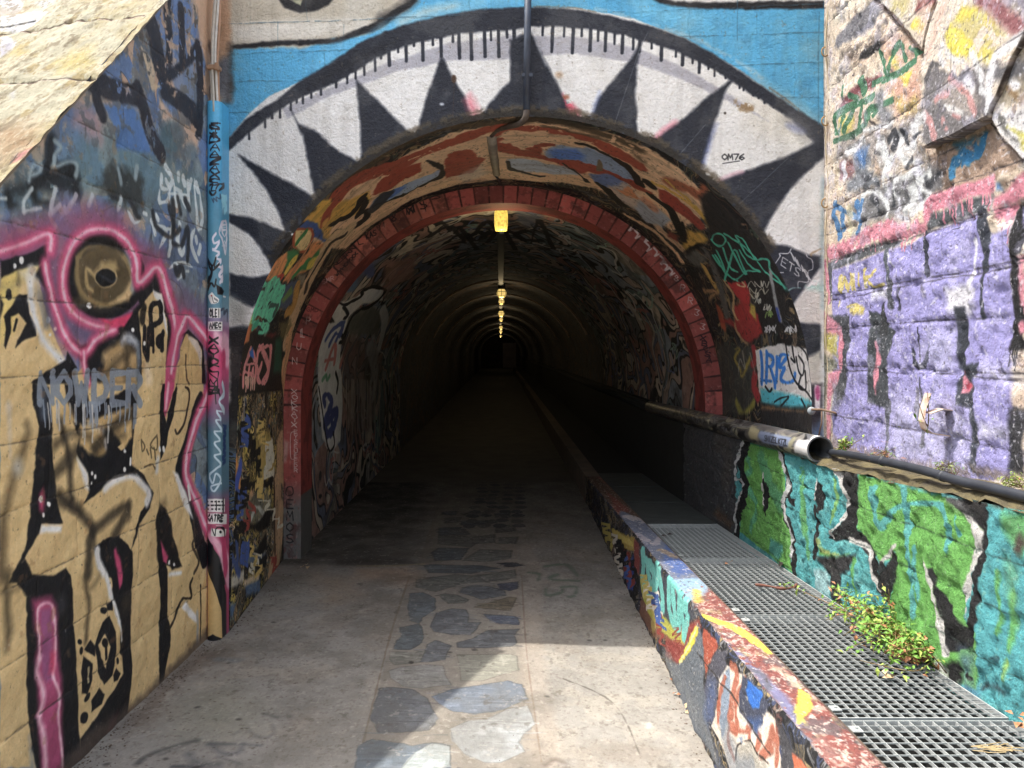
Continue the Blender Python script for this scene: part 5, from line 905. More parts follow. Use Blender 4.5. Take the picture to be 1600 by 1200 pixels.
# violet field
S.poly('190,860 420,780 590,710 780,660 870,590 1020,530 1290,430 1300,560 1360,600 1500,540 1520,1300 1520,2400 200,2400 190,1200', VI, 3, 3)
S.drips('920,430 1060,390 1200,330 1350,290', 9, PP, 130, 24, 6, .95); S.drips('200,740 480,640 860,560', 8, PP, 110, 16, 8, .9); S.drips('1380,450 1510,440', 9, PP, 110, 9, 3, .95); S.line('1495,440 1490,660', 10, PP, 1, 1)
S.poly('1540,380 1620,330 1620,700 1560,760 1620,1300 1520,1300 1500,1000 1510,560', BK, 3, 4); S.poly('1560,760 1620,740 1620,1200 1570,1100', PP, 4, 6, .9); S.poly('1570,400 1620,400 1620,560 1580,480', VI, 4)
S.line('140,800 150,900 160,1080', 22, PP, 3, 4); S.line('1300,440 1310,560 1320,760 1290,960 1290,1200', [70, 66, 44, 22, 24], (54, 60, 74), 3, 4); S.line('865,590 875,740 870,890', 24, (54, 58, 74), 2, 3); S.line('590,720 600,840 600,960', [26, 30, 26], (88, 96, 108), 3, 3); S.line('610,960 620,1100', 44, (76, 80, 92), 5, 5); S.line('680,1000 680,1140', 18, (50, 52, 66), 3, 4, .9)
S.line('1240,640 1240,800 1200,960', 28, (236, 236, 244), 4, 4, .9); S.poly('1030,990 1220,970 1240,1100 1180,1180 1060,1180', (238, 238, 244), 8, 8, .9); S.poly('480,1010 600,980 590,1060 480,1080', (236, 238, 244), 8, 6, .8); S.line('600,730 650,830', 8, (220, 224, 236), 2, 2, .8); S.line('300,780 300,860', 14, (206, 206, 220), 4, 3, .7)
YE = (222, 202, 96)
for q in ('240,910 250,1020 270,910 300,1010 320,890 330,990', '340,900 350,990', '380,890 390,960', '420,860 430,970', '430,930 500,880 520,860', '440,910 500,980 570,960'): S.line(q, 18, YE, 1.8, 2, .92)
S.line('300,1130 360,1110 420,1150', 14, YE, 2, 2, .8); S.line('235,1090 235,1130', 12, YE, 2, 2, .8); S.line('1050,560 1130,540', 3, BK, .8, .3); S.poly('830,950 870,990 880,1050 840,1020', (110, 106, 130), 4, 4, .9)
Z(1260, 480, 4.706)
S.poly('150,60 320,60 310,400 300,640 230,700 220,560 250,420 240,200 150,150', (62, 66, 74), 4, 4); S.poly('130,30 270,160 270,210 150,190', PP, 4, 6, .9); S.line('255,200 255,420', 26, PP, 3, 5); S.poly('110,190 230,210 240,380 140,300', (196, 184, 60), 6, 8, .85, wear=.1); S.poly('110,330 240,400 230,450 150,480 120,960 100,900', (132, 134, 112), 6, 5, .9)
S.poly('150,490 260,450 250,560 180,640 185,960 150,980', PP, 4, 5, .95); S.poly('185,560 290,560 300,650 190,800', (110, 112, 116), 10, 8, .7); S.ell(370, 20, 50, 34, YE, soft=5, rough=5)
S.poly('460,20 560,60 630,180 600,420 600,680 580,740 440,700 460,400 470,180', (66, 72, 80), 3, 4); S.poly('510,250 530,250 530,350 555,340 550,420 520,460 530,500 515,640 500,640 495,460 510,380', PP, 3, 3); S.line('560,20 560,160', 50, (50, 54, 60), 4, 5); S.line('595,700 595,1080', 30, (70, 74, 84), 3, 4)
S.line('825,520 835,700 845,960 830,1020', [10, 22, 26, 20], (60, 62, 74), 3, 4); S.line('800,600 790,780', 18, (110, 108, 130), 3, 4); S.line('780,310 790,410 820,440 860,400 900,290', [10, 26, 30, 30, 20], (50, 54, 70), 3, 4); S.line('825,150 820,400', 8, (60, 60, 80), 1.5, 2)
S.poly('1100,0 1160,0 1170,420 1260,420 1250,500 1200,560 1240,660 1240,760 1270,860 1250,1200 1190,1200 1220,900 1190,740 1100,720 1090,560 1130,480 1100,440', (50, 56, 70), 3, 4); S.poly('1140,460 1160,540 1210,560 1190,620 1130,640 1130,540', PP, 3, 4); S.ell(1170, 580, 26, 30, (200, 60, 90), soft=3)
S.poly('1510,0 1600,0 1620,300 1500,320', BK, 3, 4); S.drips('1500,300 1560,310', 9, BK, 140, 6, 7); S.ell(1590, 150, 26, 50, PP, soft=4); S.poly('1500,740 1620,750 1620,1250 1480,1200', (40, 42, 50), 5, 8, .95)
S.poly('880,170 1080,160 1090,430 950,560 880,400', (204, 204, 240), 16, 8, .5); S.poly('620,620 1080,660 1180,820 1180,1180 620,1180', (214, 214, 240), 26, 12, .45); S.poly('1290,860 1480,880 1480,960 1290,960', (232, 232, 246), 10, 6, .7); S.poly('1300,400 1600,500 1500,560 1280,500', (226, 226, 246), 10, 6, .5)  # soft pale patches paint sun highlights into the violet
S.poly('180,940 330,1000 700,1120 1000,1160 1300,1180 1640,1260 1640,1330 200,1100', (150, 130, 104), 8, 12, .7, wear=.3)
S.mottle((206, 204, 240), .35, 40, 31, .58, 10); S.mottle((84, 78, 110), .35, 14, 33, .7, 16)
def ruc(zs): courses(RU, zs, 1.6, 4.1, None, (60, 54, 60), 2.6, -.2, .52, 15, .6, P2=lambda y, z: np.stack([(y - 1.6) / 2.5 * RU.W, (z - 1.0) / 3.2 * RU.H], 1))
RU.mottle((238, 236, 248), .6, 7, 81, .64, 18); RU.mottle((70, 62, 74), .6, 6, 82, .69, 22); RU.streaks(.08, 83, 8, 200)
ruc([1.51, 1.87, 2.05])
ruc([1.28, 1.51, 1.69, 1.87, 2.05, 2.2, 2.34, 2.58, 2.96, 3.3, 3.6])
RU.hgt += RU.Nb * .8 + RU.N * .45

# ================================================================== KERB WALL
S = KF; MR = (150, 62, 54)
S.marble(None, [(120, 100, 90), (60, 70, 100), (150, 130, 90), (90, 60, 56), (48, 48, 52), (110, 110, 112)], 46, 5, 5, 30, .3, aspect=.8)
Z(900, 700, 4)
S.poly('220,500 360,560 400,640 330,640 260,600 230,540', (190, 160, 60), 4, 5, .9); S.poly('270,620 340,650 330,720 280,690', (140, 60, 44), 4, 4); S.poly('300,760 360,660 370,900 330,880', (40, 70, 150), 4, 4); S.poly('360,570 400,600 400,800 370,760', (130, 60, 56), 4, 4); S.line('350,600 230,520', 14, YE, 3, 3, .8)
S.poly('390,620 600,860 760,1040 660,1200 500,1100 400,900', (70, 76, 90), 6, 5, .8)
Z(900, 900, 4)
S.poly('560,350 760,270 780,320 640,560 560,500', MR, 5, 5); S.poly('400,120 520,260 660,380 650,390 560,400 480,380 400,240', (140, 92, 70), 6, 5, .85); S.line('420,60 460,180 520,270 600,350 670,390', 30, (190, 190, 60), 4, 3, .9); S.line('440,100 500,250 480,320', 22, (196, 176, 90), 4, 4, .8)
for q in ('420,-140 420,20 470,100 440,-80 480,-20 480,120', '500,-60 500,140 540,190 520,-20', '580,0 580,200 620,300 600,60 640,110 640,330', '660,130 670,370 690,300 700,260', '690,140 680,200'): S.line(q, 22, (112, 206, 196), 3, 3, .95)
S.poly('560,520 640,550 720,370 760,300 800,400 800,640 820,900 860,1060 900,1200 700,900 600,640', (104, 112, 122), 5, 5); S.poly('640,520 700,430 740,310 765,320 730,450 680,520 650,550', (236, 214, 40), 1.5, 1.5); S.line('755,300 710,440 650,545', 6, (240, 236, 210), 2, 1, .7)
S.poly('790,330 830,350 890,440 830,560 810,640 800,500', (176, 82, 58), 3, 3); S.poly('840,540 880,460 940,470 935,560 890,700 880,820 840,920 800,700', (84, 84, 96), 3, 3); S.poly('820,640 880,650 870,900 830,950 800,880', (84, 104, 150), 12, 4, .7)
S.poly('850,940 890,800 900,640 940,560 1000,600 1060,620 1020,740 1040,860 1120,960 1180,840 1250,900 1260,1000 1280,1300 1000,1300 930,1100', (230, 216, 200), 2, 3); S.poly('915,620 950,570 960,700 950,900 920,1030 900,900', (140, 156, 176), 3, 3); S.poly('885,780 905,740 900,930 885,920', (180, 96, 70), 3, 3)
for q, w in (('960,560 1000,600 980,740 960,900 990,960', 26), ('1060,640 1000,780 1000,950', 16), ('990,960 1060,970 1080,920 1080,1040', 20), ('1140,1000 1130,1100', 20), ('1230,980 1210,1060 1160,1130', 34), ('1260,950 1240,1200', 20), ('960,900 960,1050 990,1140', 12), ('930,640 900,760', 14)): S.line(q, w, (178, 98, 72), 2.5, 3, .9)
S.poly('1035,620 1090,640 1160,740 1200,800 1150,930 1120,985 1060,900 1020,850 1020,720', (66, 72, 92), 2, 3); S.poly('1070,650 1120,690 1160,740 1130,820 1100,830 1070,780 1060,710', (36, 112, 206), 2, 2); S.poly('1060,900 1150,900 1130,985 1100,960', (60, 100, 170), 8, 3, .8)
S.poly('1250,900 1300,980 1340,1060 1400,1200 1400,1300 1270,1300 1280,1100', (70, 70, 76), 4, 4); S.poly('1345,1105 1440,1200 1460,1300 1360,1300', (206, 104, 66), 2, 2); S.poly('1000,1060 1080,1030 1130,1100 1180,1160 1200,1300 1000,1300', (176, 170, 158), 2, 6); S.line('1000,1150 1005,1060 1085,1030 1130,1100 1200,1170', 6, (50, 44, 40), 1.2, 2); S.poly('1010,1120 1100,1130 1180,1300 1010,1300', (128, 136, 146), 8, 6, .7); S.line('940,980 990,1200', 60, (110, 122, 136), 12, 6, .6); S.poly('1010,1010 1040,1000 1030,1060', (130, 150, 176), 3)
S.line('760,480 900,660 970,740 1100,960 1210,1120', 5, (50, 46, 44), 1, 2, .8); S.line('560,520 700,760 850,1060 900,1200', 40, (120, 124, 128), 12, 8, .6, wear=.3)
for i in range(14):
    r_ = np.random.RandomState(80 + i); Z(0, 0, 1); t_ = r_.rand(); x = 940 + 130 * t_; y = 800 + 185 * t_ + 20 * r_.rand(); c_ = [(226, 220, 206), (20, 20, 24), (150, 60, 50), (60, 96, 170), (206, 190, 90)][i % 5]
    scrawl(S, x, y, x + 10, y + 30 + 40 * r_.rand(), 6 + r_.randint(5), 1.2 + 1.4 * r_.rand(), c_, i, 6)
S = KT
S.col[:] = (140, 74, 66); S.mottle((196, 176, 160), .7, 18, 3, .55, 10); S.mottle((110, 60, 60), .6, 12, 4, .55, 10); S.mottle((96, 92, 96), .7, 40, 6, .56, 10); S.mottle((206, 190, 176), .8, 9, 7, .6, 16); S.mottle((150, 140, 90), .5, 26, 9, .62, 12)
Z(900, 700, 4)
S.poly('60,120 340,360 420,420 380,470 150,300 20,160', (90, 70, 56), 10, 8, .9); S.poly('180,260 320,370 340,400 260,400', (130, 66, 54), 6, 8, .9); S.poly('280,390 460,470 700,740 780,810 760,860 600,880 500,720 380,540 260,440', (110, 118, 140), 5, 8); S.poly('560,600 740,780 640,800 540,700', (62, 92, 160), 9, 12, .85, wear=.1); S.line('330,430 420,460', 22, (190, 180, 180), 3, 6, .9, wear=.3); S.line('380,540 480,600 520,560', 20, (180, 170, 176), 3, 6, .8, wear=.3); S.line('540,640 620,680', 20, (170, 140, 100), 5, 8, .8, wear=.3)
Z(900, 900, 4)
S.poly('580,20 780,10 840,60 800,120 700,160 600,90', (140, 178, 206), 8, 10, .85, wear=.1); S.line('750,90 770,160', 34, (206, 176, 60), 6, 8, .85); S.poly('640,80 740,200 780,240 720,260', (120, 130, 160), 8, 8, .7); S.poly('750,240 820,300 880,360 840,380 790,330', (220, 206, 200), 4, 8, .9, wear=.1)
S.line('775,240 880,280 990,320 1080,380 1160,440 1210,480', [16, 30, 30, 34, 32, 20], (240, 218, 40), 2, 3, .97); S.line('890,400 960,450 1060,540 1130,600 1200,680 1280,760 1330,830 1380,900', [26, 40, 44, 46, 50, 60, 60, 60], (112, 122, 168), 6, 7, .8, wear=.1); S.line('1040,560 1180,640 1200,760 1250,820', 40, (90, 90, 98), 8, 10, .7, wear=.3); S.poly('1390,690 1460,740 1480,800 1440,880 1390,910 1360,850 1380,790', (238, 220, 40), 3, 5); S.line('1250,580 1300,600 1380,680', 26, (210, 200, 170), 5, 8, .6); S.line('1200,800 1300,900 1400,1020 1500,1160', 50, (104, 112, 124), 8, 8, .85, wear=.1); S.ell(1400, 1010, 60, 30, (110, 150, 196), .8, soft=6, rough=6, a=.8); S.line('1500,1000 1600,1120', 40, (170, 150, 140), 12, 12, .5)
KT.mottle((214, 202, 190), .75, 8, 55, .63, 18); KT.mottle((70, 62, 60), .6, 7, 56, .66, 18); KF.mottle((206, 198, 186), .6, 7, 57, .67, 18)
for X_ in (KF, KT): X_.hgt += X_.Nb * 1.0 + X_.N * .8

# ================================================================== FLOOR
S = FL
S.mottle((158, 148, 134), .7, 120, 3, .5, 6); S.mottle((188, 178, 162), .5, 50, 4, .55, 8); S.mottle((120, 108, 96), .45, 5, 6, .6, 10)
Z(0, 0, 1)
MO = (160, 151, 138)
S.poly('540,1260 560,1200 575,1130 596,1060 612,985 630,930 642,900 660,860 680,800 700,740 715,690 815,690 812,760 808,850 808,900 812,960 816,1000 822,1040 830,1090 843,1160 850,1260', MO, 2, 3); S.line('815,900 822,1010 832,1090 846,1190', 2.2, (120, 100, 84), 1, 1.5, .8); S.line('640,900 612,985 590,1070 560,1190', 2.5, (134, 116, 98), 1, 2, .7)
S.poly('780,850 830,850 850,900 845,1000 880,1200 830,1200 812,1000', (188, 170, 150), 8, 6, .4)
st1, st2, st3, st4 = (112, 114, 117), (152, 151, 146), (118, 117, 110), (100, 106, 109)
def stone(q, c, h=.12):
    S.poly(q, c, 1.2, 4, .95, h=h); 
    S.poly(q, tuple(np.array(c) * 1.22), 2, 3, .55, wear=1.0); S.line(np.vstack([pts(q), pts(q)[:1]]), 1.2, (70, 66, 60), 1, 1.2, .28, smooth=False, raw=True)
    p = pts(q); cx, cy = p.mean(0); r = np.abs(p - [cx, cy]).max(0); rs = np.random.RandomState(int(cx + cy))
    for k in range(26):
        a = cx + (rs.rand() - .5) * 1.5 * r[0]; b = cy + (rs.rand() - .5) * 1.2 * r[1]; l = r[0] * (.1 + .3 * rs.rand())
        f = rs.rand()
        S.line([(a - l, b + (rs.rand() - .5) * 3), (a, b + (rs.rand() - .5) * 2), (a + l, b + (rs.rand() - .3) * 3)], 1.0, tuple(np.array(c) * (.8 if f < .5 else 1.25)), 1.2, .8, .5, raw=True)
Z(520, 900, 4)
for q, c in (('620,290 650,230 740,205 830,210 850,240 845,290 925,290 900,330 860,372 740,365 630,350 610,320', st1), ('420,320 540,298 560,330 570,390 540,430 480,462 375,460 400,400 425,380', st4), ('640,402 740,435 715,480 700,525 590,540 500,538 570,480 590,430', st1), ('960,342 1165,332 1135,370 1150,420 1120,440 960,450 780,448 775,415 880,390', st1), ('940,238 1140,252 1165,280 1160,304 1040,300 970,270', (104, 110, 126)),
    ('480,110 560,100 640,140 640,210 560,260 540,300 480,280 470,200', (110, 116, 120)), ('660,120 700,110 780,120 850,150 820,170 720,172', st3), ('800,80 850,60 900,55 1000,70 1075,95 1080,120 1000,135 930,148 850,120 790,105', st1), ('1030,50 1160,35 1155,80 1100,92 1045,80', (88, 90, 104)), ('880,195 1000,160 1100,130 1150,135 1110,215 960,205', (128, 116, 96)), ('520,20 760,0 1150,-10 1100,20 800,50 640,100 520,70', st3),
    ('355,475 520,478 580,470 540,540 380,555 355,520', (140, 138, 128)), ('350,595 420,570 560,555 690,560 705,620 740,680 640,690 560,705 440,690 360,640', st2), ('775,492 1110,488 1150,500 1160,590 1050,620 940,655 800,655 795,580', (156, 154, 140)), ('295,700 380,695 500,710 590,765 620,830 665,890 600,965 420,980 290,978 230,890 260,800', st1), ('620,755 740,710 900,685 1090,655 1180,680 1220,770 1060,840 900,860 750,850 660,800', (122, 132, 146)),
    ('735,955 860,900 960,900 1090,830 1220,810 1240,860 1265,930 1200,980 1160,1040 1205,1100 1050,1165 940,1165 820,1110 750,1030', (176, 180, 180)), ('155,1060 250,1020 400,1040 500,1060 620,1040 730,1060 735,1140 730,1400 120,1400', (112, 122, 132)), ('520,1100 620,1045 735,1065 735,1180 480,1300 380,1260', (176, 184, 182))): stone(q, c)
Z(560, 700, 4)
for q, c in (('455,655 500,625 690,625 640,700 480,705', st4), ('410,735 450,728 760,735 880,752 700,785 440,780', st4), ('650,705 760,635 960,640 950,690 820,710', st3), ('500,520 700,560 820,550 700,620 500,600', st3), ('870,720 960,715 1030,735 940,745', (70, 70, 76)), ('380,820 600,790 720,800 620,850 400,860', (120, 120, 112)), ('740,800 980,760 985,810 800,840', (120, 118, 110)), ('520,400 620,395 600,420 530,415', st4), ('540,440 640,435 620,465 540,470', st3), ('640,410 800,400 820,425 680,430', st3), ('860,410 950,400 930,440 850,430', st4), ('640,460 800,450 820,480 640,485', st4), ('500,500 640,495 700,540 510,550', st4), ('860,490 970,480 980,520 860,530', st3), ('700,560 850,540 850,590 720,600', st3), ('880,560 1000,555 980,600 880,600', st3)): stone(q, c)
yv = 1.2 + 8 * (np.arange(S.H) + .5) / S.H          # shade towards the tunnel put into the floor colour, plus a dirty left slab
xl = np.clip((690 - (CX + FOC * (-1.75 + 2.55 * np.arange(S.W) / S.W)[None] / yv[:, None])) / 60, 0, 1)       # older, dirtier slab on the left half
dirt_shade = (np.clip((yv - 5.65) * 9, 0, 1)[:, None] * .34 * xl + np.clip((yv - 4.7) / 3.6, 0, 1)[:, None] * .36) * np.clip(.9 + .9 * S.Nb, .6, 1.1)
S.col *= (1 - np.clip(dirt_shade, 0, .8))[..., None]
Z(0, 0, 1); S.poly('540,1255 860,1255 960,1800 1100,2600 300,2600 480,1500', MO, 2, 3); Z(520, 900, 4)
for q, c in (('60,1480 330,1450 600,1500 640,1640 400,1760 90,1700', st2), ('700,1500 1000,1440 1260,1500 1300,1700 1000,1780 720,1700', st1), ('-60,1860 400,1840 560,1960 500,2200 60,2240 -160,2080', st1), ('660,1860 1100,1830 1380,1900 1400,2200 900,2280 640,2160', st3), ('780,1200 980,1230 1180,1200 1260,1300 1180,1400 860,1410 760,1320', st4)): stone(q, c)
for i in range(64):                                  # the inlay runs on inside, smaller and tighter
    r_ = np.random.RandomState(50 + i); yy_ = 6.9 + (i // 4) * .21 + r_.rand() * .06; xx_ = -.40 + (i % 4) * .145 + r_.rand() * .05 + (i // 4) * .004; n_ = 7
    q_ = [((xx_ + (.05 + .03 * r_.rand()) * math.cos(t) + 1.75) / 2.55 * S.W, (yy_ + (.07 + .03 * r_.rand()) * math.sin(t) - 1.2) / 8 * S.H) for t in np.linspace(0, 2 * math.pi, n_, endpoint=False) + r_.rand()]
    S.tpoly(q_, [(72, 74, 78), (84, 84, 82), (64, 68, 72)][i % 3], 1.5, 3, .85)
# faded tags, damp and soil on the concrete
Z(200, 900, 4)
S.line('60,1170 130,1120 300,1060 420,1030', [24, 16, 14, 26], (84, 84, 82), 5, 3, .75); S.line('420,1035 380,1050 200,1120', 10, (96, 94, 90), 5, 3, .5); S.line('510,1050 660,1050 830,1060', [26, 10, 8], (92, 94, 100), 5, 3, .7); S.line('520,1050 600,1110 690,1100 720,1050', 20, (96, 96, 104), 6, 4, .6); S.line('380,1110 440,1170 560,1180', 30, (92, 94, 100), 8, 4, .6); S.line('560,1130 700,1175', 8, (96, 96, 100), 4, 3, .6); S.line('280,1190 460,1190', 16, (90, 92, 96), 4); S.line('660,990 740,950 800,1000 870,1010 910,980 905,930', [8, 8, 16, 12, 16, 10], (104, 102, 104), 5, 3, .6); S.line('850,860 940,885', 14, (90, 88, 88), 5, 3, .6); S.ell(1012, 878, 12, 10, (90, 88, 88), soft=4, a=.6)
S.poly('400,760 620,700 780,820 760,960 560,1000 330,980', (150, 148, 124), 50, 10, .5); S.poly('0,880 260,640 420,470 640,430 640,500 440,560 300,720 60,960 -40,1000', (110, 92, 80), 22, 16, .6, wear=.2); S.line('560,520 680,530', 22, (120, 140, 160), 10, 5, .5)
for i in range(160):
    rs = np.random.RandomState(900 + i); x = rs.rand() * 1100 + 40; y = 300 + rs.rand() * 850 + max(0, (400 - x)) * .6
    S.line([(x, y), (x + rs.randn() * 8, y + rs.randn() * 2)], 1.6 + 2.2 * rs.rand(), (76, 60, 52), 1, .5, .7)
Z(560, 700, 4)
S.line('0,735 200,735 400,725', 10, (196, 182, 130), 4, 3, .5); S.poly('0,760 300,745 380,800 300,860 0,820', (190, 150, 116), 30, 8, .5); S.poly('-300,790 -60,800 60,900 -200,1000', (176, 150, 122), 30, 10, .4)
for q in ('1170,740 1300,730 1370,800', '1240,790 1200,820 1370,830', '1170,880 1180,920 1270,900 1270,870 1360,870 1350,920 1320,930', '1070,780 1130,790 1120,830'): S.line(q, 14, (92, 112, 92), 5, 3, .6)
S.poly('-160,690 300,690 380,725 0,740 -140,740', (60, 54, 50), 18, 8, .6)
Z(900, 900, 4)
S.ell(455, 935, 22, 20, (206, 198, 190), soft=3, a=.8)
Z(520, 900, 4); S.line('1330,1180 1390,1150 1460,1180 1450,1200', 20, (110, 96, 86), 6, 6, .7); S.ell(490, 540, 14, 8, (60, 56, 50), soft=2); 
S.mottle((110, 104, 94), .35, 160, 21, .56, 8); S.mottle((96, 88, 78), .4, 16, 22, .68, 16); S.mottle((206, 198, 184), .35, 9, 23, .66, 16)
for i in range(26): r_ = np.random.RandomState(700 + i); S.tpoly([(r_.rand() * 0 + X0 + 4 * math.cos(t) * (1 + .3 * r_.rand()), Y0 + 4 * math.sin(t)) for X0, Y0 in [(r_.rand() * S.W, r_.rand() * 1400)] for t in np.linspace(0, 6.28, 9)[:-1]], (70, 66, 62), 2, 2, .7)
for q in ('880,1060 960,1100 1000,1180',): Z(0, 0, 1); S.line(q, 1.4, (96, 88, 80), 1, 3, .7)
FL.hgt += FL.N * .5 + FL.Nb * .25

# ================================================================== DUCT PIPE
S = DP
S.marble(None, [(120, 116, 110), (84, 80, 76), (140, 134, 110), (100, 100, 104)], 60, 3, 4, 30, .2, aspect=2)
Z(980, 500, 5)
S.poly('1310,1040 1340,930 1600,960 1600,1110 1400,1060', (226, 224, 222), 4, 3); S.poly('1040,860 1290,920 1270,1000 1060,960 1020,900', (120, 132, 160), 4, 3); S.poly('980,820 1040,860 1020,940 960,930', (168, 158, 120), 4, 4); S.line('1300,930 1270,1020', 30, (150, 146, 120), 4, 3); S.line('1050,830 1300,890', 34, (110, 106, 104), 4, 3, .8)  # white polygon puts the sunlight on the open end into the paint
write(S, 'SNIZBL', (1075, 900), (14, 3), (-4, 44), 5, BK, 1.25, jit=.06); write(S, 'KTZL', (1185, 925), (14, 3), (-4, 44), 5, BK, 1.3, jit=.06)
for i in range(8): S.line([(380 + i * 36, 700 + i * 10), (392 + i * 36, 740 + i * 10)], 8, BK, 1, .6)
S.poly('620,780 650,770 640,820', (190, 184, 150), 3)
for i in range(7): S.line([(700 + i * 36, 810 + i * 10), (690 + i * 36, 830 + i * 12)], 9, BK, 1, .6)

# corner concrete and cable chase, painted on both meeting walls
for S in (LW, FA):
    Z(0, 0, 4)
    S.poly('1200,-200 1430,-200 1440,60 1450,280 1430,420 1440,620 1300,640 1290,430 1240,180', (196, 156, 124), 6, 6, .97)
    S.poly('1340,-100 1380,-100 1370,200 1340,220', (206, 176, 140), 6, 4, .8); S.poly('1360,160 1375,170 1370,240 1360,230', BK, 3, 3, .9); S.poly('1300,420 1440,330 1450,640 1400,640 1330,560', (90, 100, 116), 8, 5, .85); S.line('1440,280 1445,620', 26, (60, 56, 54), 8, 6, .8); S.line('1315,290 1330,380 1320,600', 26, (70, 52, 46), 6, 5, .8)

# ================================================================== MESHES OF THE PLACE
def grid(name, P, nu, nv, mat, parent=None, surf=None, disp=0, nrm=None, u0=0, u1=1, v0=0, v1=1, fade=None, uvf=None):
    u, v = np.meshgrid(np.linspace(u0, u1, nu), np.linspace(v0, v1, nv)); u, v = u.ravel(), v.ravel(); p = np.array(P(u, v), float)
    if disp and surf is not None:
        xi = np.clip((u * surf.W).astype(int), 0, surf.W - 1); yi = np.clip((v * surf.H).astype(int), 0, surf.H - 1)
        h = surf.hgt[yi, xi] - .5
        if fade is not None: h = h * fade(u, v)
        p += h[:, None] * disp * np.asarray(nrm)
    i = np.arange(nu * nv).reshape(nv, nu)
    f = np.stack([i[:-1, :-1], i[:-1, 1:], i[1:, 1:], i[1:, :-1]], -1).reshape(-1, 4)
    me = bpy.data.meshes.new(name); me.vertices.add(len(p)); me.vertices.foreach_set('co', p.ravel()); me.loops.add(f.size); me.loops.foreach_set('vertex_index', f.ravel())
    me.polygons.add(len(f)); me.polygons.foreach_set('loop_start', np.arange(len(f)) * 4); me.update(calc_edges=True); me.validate()
    ul = me.uv_layers.new(name='uv'); ul.data.foreach_set('uv', np.stack([u, v], 1)[f.ravel()].astype(np.float32).ravel())
    return link(name, me, mat, parent, True)

M_conc = simple('bare_concrete', (150, 138, 122), (112, 102, 92), 6, .9, .4, dist=.006)
M_dark = simple('shade_black_concrete', (26, 28, 27), (14, 15, 15), 8, .9, .3)  # near-black concrete: gloom of drain and tunnel put into its colour
M_earth = simple('dry_earth', (104, 94, 62), (52, 47, 40), 14, 1, .6, dist=.03)
M_grassbank = simple('dry_grass_bank', (110, 108, 62), (70, 84, 40), 4, 1, .8, dist=.04)
M_metal = simple('galvanised_steel', (172, 174, 172), (138, 142, 142), 30, .5, .1, metal=.1)
M_cast = simple('dull_steel_tray', (60, 62, 66), (40, 42, 46), 10, .6, .1, metal=.5)
M_black = simple('black_rubber', (46, 50, 58), (30, 32, 38), 12, .5, .1)

# --- floor
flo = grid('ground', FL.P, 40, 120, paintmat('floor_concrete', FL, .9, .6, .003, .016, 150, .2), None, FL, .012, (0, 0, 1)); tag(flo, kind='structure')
bm = bmesh.new()
def sheet(x0, x1, y0, y1, z, nx=1):
    vs = [bm.verts.new((x, y, z)) for x, y in ((x0, y0), (x1, y0), (x1, y1), (x0, y1))]; bm.faces.new(vs)
sheet(-60, 60, -60, 1.2, -.006); sheet(-60, -1.75, 1.2, 4, -.006); sheet(.8, .92, -8, 9, -.006)
tag(from_bm('ground', bm, M_conc), kind='structure')
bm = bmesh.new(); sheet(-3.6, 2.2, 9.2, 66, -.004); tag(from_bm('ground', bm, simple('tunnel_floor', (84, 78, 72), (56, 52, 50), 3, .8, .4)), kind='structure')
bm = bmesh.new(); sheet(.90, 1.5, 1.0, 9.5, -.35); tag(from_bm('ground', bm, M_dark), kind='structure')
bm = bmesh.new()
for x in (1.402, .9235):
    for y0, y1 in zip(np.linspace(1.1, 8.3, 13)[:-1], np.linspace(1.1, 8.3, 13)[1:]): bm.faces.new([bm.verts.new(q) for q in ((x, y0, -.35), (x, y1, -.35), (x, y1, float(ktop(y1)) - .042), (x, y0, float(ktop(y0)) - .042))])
tag(from_bm('drain_channel', bm, M_dark), kind='structure')  # dark lining added to keep the drain black, shade in its colour

# --- left wall with its sloping coping
lw = empty('retaining_wall', (LX, 1.2, 0)); tag(lw, 'left wall beside the path, painted with yellow letters and a pink-ringed eye under a sloping top', 'wall')
mLW = paintmat('left_wall_paint', LW, .55, .45, .003, .018, 110, .16, .35)
def LWP(u, v):
    y = 1.2 + 3.15 * u; z = v * 4.0; return st(LX, y, z)
nu, nv = 160, 180; U, V = np.meshgrid(np.linspace(0, 1, nu), np.linspace(0, 1, nv)); U, V = U.ravel(), V.ravel(); V2 = V * np.minimum(wtop(1.2 + 3.15 * U), 3.87) / 4.0
def LWg(u, v):
    vv = v * np.minimum(wtop(1.2 + 3.15 * u), 3.87) / 4.0; p = LWP(u, vv)
    h = LW.hgt[np.clip((vv * LW.H).astype(int), 0, LW.H - 1), np.clip((u * LW.W).astype(int), 0, LW.W - 1)] - .5
    p[:, 0] += h * .03 * np.clip((4.3 - p[:, 1]) * 8, 0, 1); return p
o = grid('painted_face', LWg, nu, nv, mLW, lw)
ul = o.data.uv_layers[0].data; li = np.zeros(len(o.data.loops), int); o.data.loops.foreach_get('vertex_index', li)
ul.foreach_set('uv', np.stack([U, V2], 1)[li].astype(np.float32).ravel())
mCP = paintmat('coping_stone', CP, .9, .8, .004, .02, 60, .12)
cpo = grid('coping', CP.P, 90, 150, mCP, lw, CP, .05, (0, -.69, .72), v1=.985)
bm = bmesh.new()   # wall body behind the face, and the lip of the coping
def prism(bm, prof, x0, x1):
    a = [bm.verts.new((x0, y, z)) for y, z in prof]; b = [bm.verts.new((x1, y, z)) for y, z in prof]; n = len(prof)
    bm.faces.new(a); bm.faces.new(b[::-1])
    for i in range(n): bm.faces.new((a[i], a[(i + 1) % n], b[(i + 1) % n], b[i]))
prism(bm, [(1.1, 0), (4.3, 0), (4.3, wtop(4.25) - .05), (1.1, wtop(1.1) - .06)], -2.95, LX - .03)
